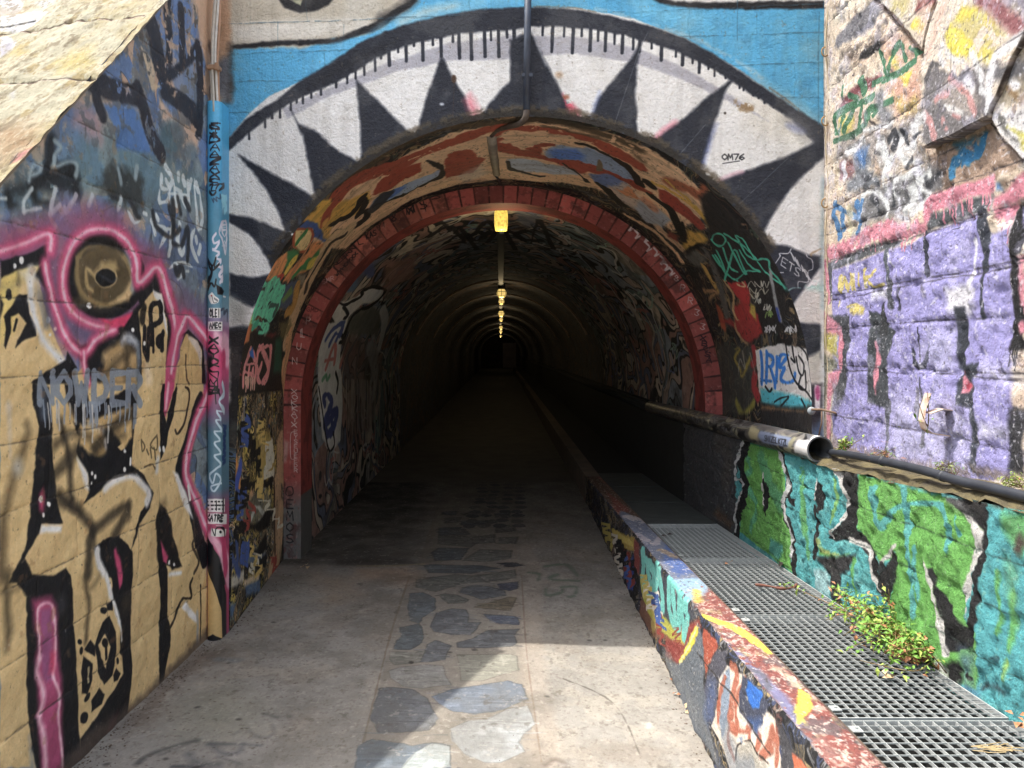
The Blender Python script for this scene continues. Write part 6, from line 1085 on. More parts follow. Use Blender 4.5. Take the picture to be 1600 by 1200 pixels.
prism(bm, [(1.1, wtop(1.1) - .03), (4.25, wtop(4.25) - .03), (4.25, wtop(4.25) - .02), (1.1, wtop(1.1) - .02)], -2.95, LX + .012)
bmesh.ops.recalc_face_normals(bm, faces=bm.faces); from_bm('wall_body', bm, M_conc, lw)
bm = bmesh.new(); vs = [bm.verts.new(c) for c in ((-2.9, -6, .8), (-2.9, 1.1, .8), (-2.9, 4.4, 3.8), (-30, 4.4, 5), (-30, -6, 2.5))]; bm.faces.new(vs); tag(from_bm('hill', bm, M_grassbank), kind='structure')
bm = bmesh.new(); vs = [bm.verts.new(c) for c in ((2.3, -6, .8), (2.3, 1.1, .8), (2.3, 4.4, 3.8), (30, 4.4, 5), (30, -6, 2.5))]; bm.faces.new(vs[::-1]); tag(from_bm('hill', bm, M_grassbank), kind='structure')
bm = bmesh.new(); vs = [bm.verts.new(c) for c in ((-30, 4.5, 4.03), (30, 4.5, 4.03), (30, 80, 9), (-30, 80, 9))]; bm.faces.new(vs); tag(from_bm('hill', bm, M_grassbank), kind='structure')

# --- portal face with its arched opening
pt = empty('tunnel', (0, 4.22, 0)); tag(pt, 'arched tunnel mouth painted as a huge eye with black teeth, dark passage going back inside', 'tunnel')
mFA = paintmat('portal_paint', FA, .75, 1.0, .006, .02, 70, .1)
ns, kk = 300, 26; sv = np.linspace(0, 1, ns); A = archF(sv); C0 = fac_pt(820, 630); B = A.copy()
for i in range(ns):
    d = A[i] - C0
    if sv[i] <= .14 or sv[i] >= .86: B[i, 0] = -1.75 if sv[i] <= .14 else 1.75; B[i, 2] = max(A[i, 2], -.02)
    else:
        t = 1e9
        if d[0] < -1e-6: t = min(t, (-1.75 - C0[0]) / d[0])
        if d[0] > 1e-6: t = min(t, (1.75 - C0[0]) / d[0])
        if d[2] > 1e-6: t = min(t, (4.05 - C0[2]) / d[2])
        B[i] = C0 + d * t
    B[i, 1] = facY(B[i, 0])
for cx_ in (-1.75, 1.75):   # keep the two square corners
    j = np.argmin((B[:, 0] - cx_) ** 2 + (B[:, 2] - 4.05) ** 2); B[j] = (cx_, facY(cx_), 4.05)
vs = []; uv = []
for k in range(kk):
    t = k / (kk - 1); p = A * (1 - t) + B * t; u = (p[:, 0] + 1.75) / 3.5; v = p[:, 2] / 4.05
    h = FA.hgt[np.clip((v * FA.H).astype(int), 0, FA.H - 1), np.clip((u * FA.W).astype(int), 0, FA.W - 1)] - .5
    p = p.copy(); p[:, 1] -= h * .02 * min(t * 6, 1); vs.append(p); uv.append(np.stack([u, v], 1))
vs = np.vstack(vs); uv = np.vstack(uv); fs = [(k * ns + i, (k + 1) * ns + i, (k + 1) * ns + i + 1, k * ns + i + 1) for k in range(kk - 1) for i in range(ns - 1)]
pydata('portal_face', vs, fs, mFA, pt, True, uv)
grid('arch_reveal', RV.P, 260, 40, paintmat('reveal_paint', RV, .75, .6, .004, .014, 80, .2), pt, RV, .03, (0, 0, -1), fade=lambda u, v: np.clip(np.minimum(v, 1 - v) * 8, 0, 1) * np.clip((np.minimum(u, 1 - u) - .14) * 12, 0, 1))
rg = grid('brick_ring', RG.P, 260, 3, paintmat('ring_brick_paint', RG, .6, .4, .003, .008, 120, .2), pt)
grid('ring_soffit', RS.P, 200, 4, paintmat('ring_soffit_paint', RS, .7, .4, .003, .008, 120, .3), rg)
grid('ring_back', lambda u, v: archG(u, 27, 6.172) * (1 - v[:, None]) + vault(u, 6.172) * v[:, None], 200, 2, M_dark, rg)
mVT = paintmat('vault_paint', VT, .8, .7, .006, .02, 40, .35)
grid('painted_vault', VT.P, 240, 120, mVT, pt, VT, .04, (0, 0, -1), v1=1.0, fade=lambda u, v: np.clip(np.minimum(v, 1 - v) * 10, 0, 1) * np.clip((np.minimum(u, 1 - u) - .14) * 12, 0, 1))
mV2, N_, L_n, B_ = newmat('sooty_painted_lining'); tcx = N_.new('ShaderNodeTexCoord')
n1 = nz(N_, L_n, 1.6, 7, .6, tcx.outputs['Object'], 2.2); r1 = ramp(N_, L_n, n1.outputs[0], [(.34, (70, 66, 62)), (.42, (44, 44, 48)), (.46, (96, 90, 82)), (.50, (60, 70, 84)), (.54, (52, 48, 46)), (.58, (104, 84, 70)), (.64, (64, 64, 66))])
L_n.new(r1.outputs[0], B_.inputs['Base Color']); B_.inputs['Roughness'].default_value = .85; b_ = N_.new('ShaderNodeBump'); b_.inputs['Strength'].default_value = .8; b_.inputs['Distance'].default_value = .05
n2_ = nz(N_, L_n, 7, 6, .7, tcx.outputs['Object']); L_n.new(n2_.outputs[0], b_.inputs['Height']); L_n.new(b_.outputs[0], B_.inputs['Normal'])
grid('deep_vault', lambda u, v: vault(u, 12.10 + 53 * v), 80, 100, mV2, pt)
bm = bmesh.new(); box(bm, -3.2, 1.6, 65, 65.3, 0, 3.2); from_bm('end_wall', bm, mV2, pt)
bm = bmesh.new(); box(bm, -.78, .35, 64.9, 64.99, 0, 2.1); from_bm('door', bm, simple('grey_door', (170, 160, 166), (140, 130, 140), 3, .6, .1), pt)
def arcline(Y, w=.16, d=.025):
    s = np.linspace(.24, .76, 60); a = vault(s, Y, 1.62); c = np.array([vault(np.array(.5), Y)[0], 0, 1.17]); vs = []
    for k in range(4):
        yy = Y + (0 if k in (0, 3) else w); rr = 1.62 if k in (0, 1) else 1.60 - d
        vs.append(np.array(vault(s, Y, rr)) * [1, 0, 1] + [0, yy, 0])
    vs = [vs[0], vs[3], vs[2], vs[1]]; V_ = np.vstack([np.array(q) for q in vs]); n = len(s)
    f = [(j * n + i, ((j + 1)) * n + i, ((j + 1)) * n + i + 1, j * n + i + 1) for j in range(3) for i in range(n - 1)]
    return V_, f
M_arc = simple('lamplit_arc_tone', (160, 136, 112), (110, 96, 86), 8, .85, .6, dist=.01)  # pale bands added to stand for rings of vault lit by the lamps
for Y in (12.9, 16.2, 19.8, 25.5, 31, 38, 47, 58):
    V_, f = arcline(Y); pydata('lamplit_arc', V_, f, M_arc, pt)

# --- low wall on the right (runs on into the tunnel) and its ledge
rl = empty('retaining_wall', (1.43, 1.2, 0)); tag(rl, 'low right wall under the duct, sprayed with big green and turquoise letters, running into the tunnel', 'wall')
mRL = paintmat('low_wall_paint', RL, .75, 1.0, .009, .02, 75, .14)
grid('painted_face', RL.P, 420, 70, mRL, rl, RL, .04, (-1, 0, 0))
rs = np.random.RandomState(8); n = 90; ys = np.linspace(1.2, 6.4, n)
v_ = []; 
for j, (dx, dz) in enumerate(((-.006, 0), (.03, .02), (.10, .5), (.18, 1), (.36, 1.1))):
    v_.append(np.stack([1.43 + dx + 0 * ys + rs.randn(n) * .006, ys, ltop(ys) + (dz if dz < .1 else .02 + dz * .012) + rs.randn(n) * .005], 1))
v_ = np.vstack(v_); f = [(j * n + i, j * n + i + 1, (j + 1) * n + i + 1, (j + 1) * n + i) for j in range(4) for i in range(n - 1)]
pydata('ledge_top', v_, f, M_earth, rl)
bm = bmesh.new(); c = [(1.43, 6.4), (1.43 - .015 * 50, 56.4), (2.2, 56.4), (2.2, 6.4)]
a = [bm.verts.new((x, y, 0)) for x, y in c]; b = [bm.verts.new((x, y, 1.05)) for x, y in c]
for i in range(4): bm.faces.new((a[i], a[(i + 1) % 4], b[(i + 1) % 4], b[i]))
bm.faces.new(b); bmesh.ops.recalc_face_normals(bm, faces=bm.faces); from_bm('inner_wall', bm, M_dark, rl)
bm = bmesh.new(); box(bm, 1.45, 1.72, 1.2, 6.4, 0, 1.07); box(bm, 1.44, 1.46, 1.2, 9.5, -.36, .22); from_bm('wall_core', bm, M_conc, rl)

# --- tall right wall with its projecting blocks
ru = empty('stone_wall', (1.66, 2.9, 1.1)); tag(ru, 'sunlit rough block wall on the right, violet graffiti below, pale scribbled stones above', 'wall')
mRU = paintmat('right_wall_paint', RU, .9, 1.0, .008, .025, 48, .1)
grid('painted_face', RU.P, 230, 290, mRU, ru, RU, .05, (-1, 0, 0), fade=lambda u, v: np.clip((1 - u) * 14, 0, 1))
bm = bmesh.new(); box(bm, 1.72, 2.3, 1.0, 4.12, 0, 4.0); box(bm, 1.60, 1.75, 1.0, 1.62, 1.0, 4.0); from_bm('wall_core', bm, M_conc, ru)
def block(poly_z, pr):
    p = pts(poly_z); e = []
    for i in range(len(p)):
        a, b = p[i], p[(i + 1) % len(p)]; k = max(1, int(np.linalg.norm(b - a) / 14)); e += [a + (b - a) * t / k for t in range(k)]
    p = np.array(e) + np.random.RandomState(3).randn(len(e), 2) * .8; d = (p - [CX, CY]) / FOC; ya = (1.66 - pr - .033 * 4.1) / (d[:, 0] - .033)
    F = np.stack([d[:, 0] * ya, ya, 1.6 - d[:, 1] * ya], 1); Bk = F.copy(); Bk[:, 0] += pr + .03; c = F.mean(0)
    F2 = c + (F - c) * .97; F2[:, 0] = F[:, 0]; F[:, 0] += .012; n = len(F); uvq = RU.inv(p) / [RU.W, RU.H]; pc = p.mean(0); uvc = RU.inv(pc + (p - pc) * .97) / [RU.W, RU.H]
    bm = bmesh.new(); V0 = [bm.verts.new(q) for q in F2]; V1 = [bm.verts.new(q) for q in F]; V2_ = [bm.verts.new(q) for q in Bk]; um = {}
    for i in range(n): um[V0[i]] = uvc[i]; um[V1[i]] = uvq[i]; um[V2_[i]] = uvq[i]
    bm.faces.new(V0)
    for i in range(n):
        j = (i + 1) % n; bm.faces.new((V0[i], V1[i], V1[j], V0[j])); bm.faces.new((V1[i], V2_[i], V2_[j], V1[j]))
    bmesh.ops.recalc_face_normals(bm, faces=bm.faces); ly = bm.loops.layers.uv.new('uv')
    for f_ in bm.faces:
        for l in f_.loops: l[ly].uv = um[l.vert]
    bmesh.ops.triangulate(bm, faces=[f_ for f_ in bm.faces if len(f_.verts) > 4])
    return from_bm('stone_block', bm, mRU, ru)
Z(1260, 0, 4.706)
b1 = block('970,-60 905,140 856,350 852,700 856,1095 1100,985 1330,862 1400,690 1480,500 1590,270 1700,60 1700,-60', .05)
b2 = block('505,-60 560,30 640,130 740,250 845,375 900,140 962,-60', .02)
b3 = block('1350,880 1420,1000 1600,1190 1760,1300 1760,-20 1600,280 1500,500 1410,700', .035)

# --- kerb wall
kb = empty('low_wall', (.77, 1.5, 0)); tag(kb, 'low painted parapet wall between the walkway and the grating, red and yellow on top', 'wall')
mKF = paintmat('kerb_side_paint', KF, .7, .6, .004, .012, 90, .16); mKT = paintmat('kerb_top_paint', KT, .85, .9, .005, .014, 80, .16)
def kfp(u, v):
    p = KF.P(u, v); h = KF.hgt[np.clip((v * KF.H).astype(int), 0, KF.H - 1), np.clip((u * KF.W).astype(int), 0, KF.W - 1)] - .5
    p = p.copy(); p[:, 0] += -h * .02 + np.where(v > .97, .010, 0); return p
grid('painted_side', kfp, 420, 34, mKF, kb); 
def ktp(u, v):
    p = np.array(KT.P(u, v)); h = KT.hgt[np.clip((v * KT.H).astype(int), 0, KT.H - 1), np.clip((u * KT.W).astype(int), 0, KT.W - 1)] - .5
    p[:, 2] += h * .016 * (1 - (2 * v - 1) ** 4) - .008 * (np.abs(2 * v - 1) > .99); p[:, 0] += np.where(v < .01, .010, 0); return p
grid('painted_top', ktp, 420, 14, mKT, kb)
bm = bmesh.new(); ys = np.linspace(1.5, 8, 20)
for y0, y1 in zip(ys[:-1], ys[1:]): bm.faces.new([bm.verts.new(q) for q in ((.92, y0, 0), (.92, y0, ktop(y0) - .002), (.92, y1, ktop(y1) - .002), (.92, y1, 0))])
a = [bm.verts.new(q) for q in ((.77, 8, 0), (.77 - .7, 56, 0), (.92 - .7, 56, 0), (.92, 8, 0))]; b = [bm.verts.new(q) for q in ((.77, 8, .27), (.77 - .7, 56, .27), (.92 - .7, 56, .27), (.92, 8, .27))]
for i in range(4): bm.faces.new((a[i], a[(i + 1) % 4], b[(i + 1) % 4], b[i]))
bm.faces.new(b); from_bm('rear_side', bm, simple('dusty_kerb_stone', (120, 104, 90), (84, 76, 70), 6, .9, .5), kb)

# --- gratings over the drain
gx0, gx1 = .926, 1.415
def make_grate():
    root = empty('floor_grating', (gx0, 0, 0)); L_ = 1.0; W_ = gx1 - gx0
    fr = bmesh.new(); box(fr, 0, W_, 0, .004, -.028, 0); box(fr, 0, W_, L_ - .004, L_, -.028, 0); box(fr, 0, .004, .004, L_ - .004, -.028, 0); box(fr, W_ - .004, W_, .004, L_ - .004, -.028, 0)
    fr.transform(Matrix.Translation((gx0, 0, 0)))
    br = bmesh.new(); n = 15
    for i in range(1, n): x = W_ * i / n; box(br, x - .0009, x + .0009, .004, L_ - .004, -.011, -.001)
    n = 30
    for i in range(1, n): y = L_ * i / n; box(br, .004, W_ - .004, y - .0009, y + .0009, -.004, -.0004)
    br.transform(Matrix.Translation((gx0, 0, 0)))
    from_bm('frame', fr, M_metal, root); from_bm('bars', br, M_metal, root)
    for yy in (.06, .94):
        c = bmesh.new(); box(c, .004, .034, yy - .018, yy + .018, .0006, .004, .001); tube(c, [(.02, yy, .004), (.02, yy, .009)], .005, 8); c.transform(Matrix.Translation((gx0, 0, 0))); from_bm('clip', c, M_metal, root)
    return root
def copy_tree(o, par=None):
    c = o.copy(); COL.objects.link(c)
    if par is not None:
        mi = o.matrix_parent_inverse.copy(); c.parent = par; c.matrix_parent_inverse = mi
    for ch in [q for q in bpy.data.objects if q.parent == o]: copy_tree(ch, c)
    return c
g0 = make_grate(); spans = [(1.16, 2.172), (2.188, 3.164), (3.18, 4.212), (4.228, 5.292)]
labs = ['steel floor grating at the bottom edge of the photo, nearest the viewer', 'sunlit steel floor grating with the weed growing across its far corner', 'steel floor grating half in sun with dead leaves and a rusty twig on it', 'steel floor grating wholly in shade, next to the solid cover slabs']
for i, (y0, y1) in enumerate(spans):
    g = g0 if i == 0 else copy_tree(g0); g.location = (gx0, y0, float(ktop(y0)) - .012); g.scale = (1, (y1 - y0), 1); g.rotation_euler = (-math.atan(.05), 0, 0)
    tag(g, labs[i], 'grating', 'steel gratings covering the drain')
for i, (y0, y1) in enumerate([(5.305, 6.3), (6.315, 7.3), (7.315, 8.3)]):
    bm = bmesh.new(); box(bm, .926, 1.42, y0, y1, -.05, 0, .004); bm.transform(Matrix.Translation((0, 0, 0)))
    for v in bm.verts: v.co.z += float(ktop(v.co.y)) - .014
    tag(from_bm('cover_slab', bm, simple('slab_concrete', (66, 72, 70), (46, 50, 50), 9, .85, .3)), ['grey cover slab just beyond the last grating in the shade', 'second grey cover slab along the drain, deeper in the tunnel', 'third grey cover slab along the drain, where it is nearly dark'][i], 'slab', 'cover slabs over the drain')
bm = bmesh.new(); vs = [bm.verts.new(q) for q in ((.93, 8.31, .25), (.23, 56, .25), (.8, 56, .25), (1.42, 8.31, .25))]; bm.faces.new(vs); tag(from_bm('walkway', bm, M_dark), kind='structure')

# --- half-round pipe cover with stickers, and the cables above it
pc = empty('pipe_cover', (-1.641, 4.25, 0)); tag(pc, 'tall blue half-round pipe cover in the left corner with stickers and black tags', 'pipe cover')
grid('cover_shell', PC.P, 40, 60, paintmat('pipe_cover_paint', PC, .35, .1, .001, .002, 60, .1, .5), pc)
bm = bmesh.new(); vs = [bm.verts.new((float(cover(t)[0]), float(cover(t)[1]), 2.93)) for t in np.linspace(0, 1, 24)]; vs.append(bm.verts.new((-1.68, 4.345, 2.93))); bm.faces.new(vs)
from_bm('inner_stop', bm, simple('slate_blue_steel', (60, 80, 96), (46, 60, 72), 10, .6, .1), pc)  # flat slate-blue cap across the top of the cover
cb = empty('cable_bundle', (-1.63, 4.19, 2.95)); tag(cb, 'bundle of beige and white cables coming out of the top of the blue pipe cover', 'cables')
rs = np.random.RandomState(3)
for i, (dx, dy, col, a0) in enumerate(((-.022, 0, (206, 200, 190), .2), (-.006, -.014, (196, 190, 180), .6), (.012, .0, (214, 208, 200), .9), (.0, .016, (188, 160, 130), 1.3), (.024, .010, (180, 140, 112), 2.0))):
    bm = bmesh.new(); q = [(-1.636 + dx * (.9 if z < 3.15 else .5) + .006 * math.sin(z * 9 + a0) + .02 * max(0, z - 3.1), 4.225 + dy, z) for z in np.linspace(2.9, 3.75, 22)]
    tube(bm, q, .0075, 8); from_bm('cable', bm, simple('cable_sheath', col, tuple(int(c * .85) for c in col), 30, .6, .1), cb, True)
bm = bmesh.new(); box(bm, -1.67, -1.605, 4.195, 4.25, 3.13, 3.155, .004); box(bm, -1.62, -1.6, 4.18, 4.2, 3.12, 3.16, .003); from_bm('clamp', bm, simple('tan_clamp', (176, 140, 112), (150, 116, 90), 20, .7), cb)

# --- conduit over the crown
def P3(px, py, Y): q = at_Y(px, py, Y); return (float(q[0]), float(q[1]), float(q[2]))
cd = empty('conduit', P3(822, 180, 4.18)); tag(cd, 'drain conduit running down the face above the arch crown and bending into the reveal', 'conduit')
m_nav = simple('painted_navy_pipe', (58, 68, 86), (36, 40, 52), 8, .5, .2); m_gp = simple('grey_painted_pipe', (150, 142, 130), (112, 106, 98), 14, .7, .2)
bm = bmesh.new(); tube(bm, [P3(826, -90, 4.17), P3(824, 60, 4.175), P3(823, 172, 4.18)], .019, 14); from_bm('upper_pipe', bm, m_nav, cd, True)
bm = bmesh.new(); tube(bm, spline([P3(823, 170, 4.18), P3(821, 184, 4.19), P3(812, 193, 4.26), P3(792, 198, 4.36), P3(776, 203, 4.46), P3(768, 211, 4.56)], 5), .017, 12); from_bm('elbow', bm, simple('brown_painted_pipe', (96, 84, 74), (60, 52, 48), 20, .7), cd, True)
bm = bmesh.new(); tube(bm, [P3(768, 211, 4.56), P3(770, 232, 4.86), P3(776, 270, 5.52)], .031, 16); from_bm('lower_pipe', bm, m_gp, cd, True)
bm = bmesh.new(); tube(bm, [P3(775, 275, 5.5), P3(780, 281, 5.7), P3(783, 289, 5.845)], .009, 8); from_bm('nozzle', bm, M_black, cd, True)
bm = bmesh.new(); box(bm, *(lambda c: (c[0] - .03, c[0] + .03, c[1] - .012, c[1] + .002, c[2] - .012, c[2] + .012))(P3(824, 118, 4.175)), .003); from_bm('clamp', bm, m_nav, cd)

# --- duct on the ledge and the black cable coming out of it
dt = empty('duct_pipe', (1.445, 3.6, 1.128)); tag(dt, 'painted duct pipe lying on the ledge, its open end out in the sun', 'pipe')
grid('tube', DP.P, 60, 20, paintmat('duct_paint', DP, .4, .2, .002, .003, 60, .15, .5), dt)
grid('tube_underside', lambda u, v: st(1.445 + .062 * np.cos(R(255) + R(155) * v), 3.6 + 4.4 * u, 1.128 - .133 * u + .062 * np.sin(R(255) + R(155) * v)), 30, 14, simple('grey_duct_plastic', (130, 128, 124), (100, 98, 96), 6, .5, .1), dt)
bm = bmesh.new()
for r0, r1, y0, y1, dz in ((.062, .055, 3.6, 3.6, 0), (.055, .055, 3.6, 4.0, -.012)):
    n = 28; a = [bm.verts.new((1.445 + r0 * math.cos(t), y0, 1.128 + r0 * math.sin(t))) for t in np.linspace(0, 2 * math.pi, n, False)]; b = [bm.verts.new((1.445 + r1 * math.cos(t), y1, 1.128 + dz + r1 * math.sin(t))) for t in np.linspace(0, 2 * math.pi, n, False)]
    for i in range(n): bm.faces.new((a[i], a[(i + 1) % n], b[(i + 1) % n], b[i]))
from_bm('lip', bm, simple('grey_pvc', (96, 98, 100), (60, 62, 64), 10, .6), dt, True)
bm = bmesh.new(); tube(bm, [(1.445, 7.98, .995), (1.36, 14, .98), (.9, 45, .98)], .062, 14); from_bm('inner_tube', bm, M_dark, dt, True)
ck = [P3(1288, 706, 3.9), P3(1300, 707, 3.6), P3(1330, 711, 3.3), P3(1362, 717, 3.08), P3(1400, 725, 2.88), P3(1450, 737, 2.66), P3(1500, 752, 2.48), P3(1550, 763, 2.33), P3(1600, 776, 2.19), P3(1700, 802, 1.95), P3(1900, 850, 1.6)]
bc = empty('cable', ck[2]); tag(bc, 'thick black cable leaving the duct and running along the ledge of the right wall', 'cable')
bm = bmesh.new(); tube(bm, spline(ck, 6), .0165, 12); from_bm('sheath', bm, M_black, bc, True)
bm = bmesh.new(); q = np.array(ck); 
for a_, b_ in ((3, 4), (5, 6)):
    bm = bmesh.new(); tube(bm, [q[a_] * .5 + q[b_] * .5 - (q[b_] - q[a_]) * .03, q[a_] * .5 + q[b_] * .5 + (q[b_] - q[a_]) * .03], .019, 12); from_bm('joint', bm, M_black, bc, True)


# --- lamps along the crown
def emis(name, col, s):
    m, N, L, B = newmat(name); B.inputs['Base Color'].default_value = rgba(col); B.inputs['Emission Color'].default_value = rgba(col); B.inputs['Emission Strength'].default_value = s
    B.inputs['Roughness'].default_value = .4; tc = N.new('ShaderNodeTexCoord'); n = nz(N, L, 60, 4, .6, tc.outputs['Object']); r = ramp(N, L, n.outputs[0], [(.38, tuple(int(c * .68) for c in col)), (.56, col)]); L.new(r.outputs[0], B.inputs['Emission Color']); return m
def vc(Y): return -.068 - .015 * (Y - 5.85)
ml0 = emis('lit_yellow_glass', (240, 206, 96), .42); ml1 = emis('lit_cream_glass', (236, 200, 118), .42)
lamps = [(6.32, 2.655), (13.8, 2.6), (16.9, 2.6), (21.8, 2.6), (27.2, 2.6), (36, 2.6), (44, 2.62), (60, 2.62)]
ll = ['lamp nearest the tunnel mouth, a square yellow glass hanging at the crown', 'second lamp from the mouth, a round caged glass under the dark crown', 'small pale lamp right below the caged second one', 'third caged lamp, smaller and cream coloured', 'tiny lamp deep under the crown, fifth from the mouth', 'tiny caged lamp deep in the tunnel, sixth from the mouth', 'faint lamp far down the tunnel, next to last', 'farthest and faintest lamp before the end wall']
proto = None
for i, (Y, z) in enumerate(lamps):
    if i == 0:
        r = empty('tunnel_lamp', (-.09, Y, 2.76)); bm = bmesh.new(); rr = [(.052, z + .085), (.056, z + .04), (.055, z - .04), (.047, z - .082)]
        prev = None; n = 20
        for rad, zz in rr:
            c = [bm.verts.new((-.09 + rad * math.copysign(abs(math.cos(t)) ** .5, math.cos(t)), Y + rad * math.copysign(abs(math.sin(t)) ** .5, math.sin(t)), zz)) for t in np.linspace(0, 2 * math.pi, n, False)]
            if prev: [bm.faces.new((prev[k], prev[(k + 1) % n], c[(k + 1) % n], c[k])) for k in range(n)]
            prev = c
        bm.faces.new(prev); from_bm('lamp_glass', bm, ml0, r, True)
        bm = bmesh.new(); tube(bm, [(-.09, Y, z + .083), (-.09, Y, z + .12)], .062, 20); from_bm('housing', bm, M_cast, r)
    elif proto is None:
        proto = r = empty('tunnel_lamp', (vc(Y), Y, 2.6)); x = vc(Y)
        bm = bmesh.new(); bmesh.ops.create_uvsphere(bm, u_segments=20, v_segments=12, radius=.085, matrix=Matrix.Translation((x, Y, 2.6)) @ Matrix.Diagonal((1, 1, 1.1, 1))); from_bm('lamp_glass', bm, ml1, r, True)
        bm = bmesh.new(); tube(bm, [(x, Y, 2.67), (x, Y, 2.78)], .07, 16); from_bm('housing', bm, M_cast, r)
        bm = bmesh.new()
        for k in range(8):
            t = 2 * math.pi * k / 8; tube(bm, [(x + .1 * math.cos(t) * math.cos(a), Y + .1 * math.sin(t) * math.cos(a), 2.6 - .11 * math.sin(a)) for a in np.linspace(-.6, 1.5, 9)], .004, 5)
        for a in (-.2, .5): tube(bm, [(x + .1 * math.cos(a) * math.cos(t), Y + .1 * math.cos(a) * math.sin(t), 2.6 - .11 * math.sin(a)) for t in np.linspace(0, 2 * math.pi, 20)], .004, 5, False)
        from_bm('cage', bm, M_cast, r)
    else:
        r = copy_tree(proto); r.location = (vc(Y), Y, 2.6)
        if i in (2, 4): r.scale = (.75, .75, .75); r.location.z = 2.64
    pl = bpy.data.lights.new('lamp_light', 'POINT'); pl.energy = 1.6; pl.color = (1, .78, .45); pl.shadow_soft_size = .02
    po = bpy.data.objects.new('lamp_light', pl); COL.objects.link(po); po.location = (vc(Y), Y, 2.44); tag(r, ll[i], 'lamp', 'lamps along the crown of the tunnel')
tr = empty('cable_tray', (-.09, 6.4, 2.74)); tag(tr, 'dark cable tray running along the crown of the tunnel between the lamps', 'cable tray')
bm = bmesh.new(); a = [bm.verts.new(q) for q in ((-.13, 6.3, 2.73), (-.05, 6.3, 2.73), (-.85, 60, 2.73), (-.93, 60, 2.73))]; bm.faces.new(a); b = [bm.verts.new(v.co + Vector((0, 0, .03))) for v in a]; bm.faces.new(b[::-1])
for i in range(4): bm.faces.new((a[i], a[(i + 1) % 4], b[(i + 1) % 4], b[i]))
from_bm('tray', bm, M_cast, tr); bm = bmesh.new(); box(bm, -.115, -.075, 7.0, 7.1, 2.66, 2.73); from_bm('junction_box', bm, M_metal, tr)

# --- bracket, corner wires, bolt plate on the right
br = empty('wall_bracket', P3(1478, 660, 3.0)); tag(br, 'bent rusty strap bracket sticking out of the violet wall, casting a long shadow', 'bracket')
m_rust = simple('flaking_rusty_steel', (150, 112, 90), (196, 188, 180), 18, .8, .5)
def ribbon(bm, path, w, th=.004):
    vs = [(Vector(p), Vector(w)) for p in path]; rows = []
    for p, ww in vs: rows.append([bm.verts.new(p - ww), bm.verts.new(p + ww), bm.verts.new(p + ww + Vector((0, 0, th))), bm.verts.new(p - ww + Vector((0, 0, th)))])
    for a, b in zip(rows[:-1], rows[1:]):
        for k in range(4): bm.faces.new((a[k], a[(k + 1) % 4], b[(k + 1) % 4], b[k]))
    bm.faces.new(rows[0]); bm.faces.new(rows[-1][::-1])
bm = bmesh.new(); yb = 2.86; ribbon(bm, [(1.62, yb, 1.275), (1.585, yb, 1.28), (1.555, yb, 1.285), (1.535, yb, 1.30), (1.525, yb, 1.33), (1.535, yb + .01, 1.37), (1.56, yb + .02, 1.43)], (0, .022, 0)); from_bm('strap', bm, m_rust, br)
bm = bmesh.new(); ribbon(bm, [(1.63, yb - .01, 1.37), (1.59, yb - .01, 1.375), (1.545, yb - .01, 1.36)], (0, .024, 0)); from_bm('arm', bm, m_rust, br)
wr = empty('wire', P3(1288, 300, 4.06)); tag(wr, 'thin pale wire with loops running down the corner between portal and right wall', 'wire')
bm = bmesh.new(); tube(bm, spline([P3(1292 + 2.5 * math.sin(i * 1.7), y, 4.04) for i, y in enumerate(range(-40, 640, 40))], 4), .004, 6); from_bm('strand', bm, simple('pale_wire', (190, 176, 150), (150, 134, 110), 30), wr, True)
for y in (82, 190, 318):
    bm = bmesh.new(); c = P3(1288, y, 4.03); tube(bm, [(c[0] - .018 * math.cos(t) , c[1] - .01, c[2] + .024 * math.sin(t)) for t in np.linspace(-2.4, 1.6, 12)], .004, 6); from_bm('loop', bm, simple('brassy_wire', (170, 140, 90), (120, 90, 60), 30), wr, True)
bp = empty('wall_bolt', P3(1268, 640, 4.0)); tag(bp, 'paint-caked round bolt and wire stub at the foot of the right corner', 'bolt')
bm = bmesh.new(); c = Vector(P3(1268, 642, 4.05)); bmesh.ops.create_uvsphere(bm, u_segments=14, v_segments=9, radius=.022, matrix=Matrix.Translation(c) @ Matrix.Diagonal((1, .7, 1, 1))); from_bm('bolt_head', bm, simple('caked_paint', (160, 170, 176), (110, 112, 110), 30, .7, .5), bp, True)
bm = bmesh.new(); tube(bm, [P3(1268, 640, 4.02), P3(1284, 640, 3.98), P3(1308, 646, 3.9)], .006, 6); tube(bm, [P3(1284, 640, 3.98), P3(1284, 660, 3.98), P3(1279, 682, 3.98)], .004, 6); from_bm('rod', bm, simple('brown_rod', (120, 96, 76), (90, 70, 56), 30), bp, True)

# ================================================================== PLANTS AND LITTER
def leafmat(n, c1, c2, tr=.25):
    m = simple(n, c1, c2, 60, .6, .1); B = m.node_tree.nodes['Principled BSDF']; return m
L1 = leafmat('weed_leaf_green', (112, 150, 52), (72, 118, 40)); L2 = leafmat('weed_leaf_yellow', (150, 160, 74), (110, 136, 56)); L3 = leafmat('dry_leaf_brown', (186, 128, 86), (120, 78, 54)); L4 = simple('weed_stem', (132, 84, 66), (96, 104, 50), 30, .7, .1)
def leaf(bm, p, d, ln, w, mi, rs, bend=.3):
    d = Vector(d).normalized(); s = d.cross(Vector((rs.randn() * .4, rs.randn() * .4, 1))).normalized(); n = s.cross(d).normalized()
    a = bm.verts.new(p); m1 = p + d * ln * .45; t = p + d * ln - n * ln * bend; b = bm.verts.new(m1 + s * w * .5 + n * w * .18); c = bm.verts.new(m1 - s * w * .5 + n * w * .18); m = bm.verts.new(m1); t = bm.verts.new(t)
    for f in ((a, b, m), (a, m, c), (m, b, t), (m, t, c)): q = bm.faces.new(f); q.material_index = mi
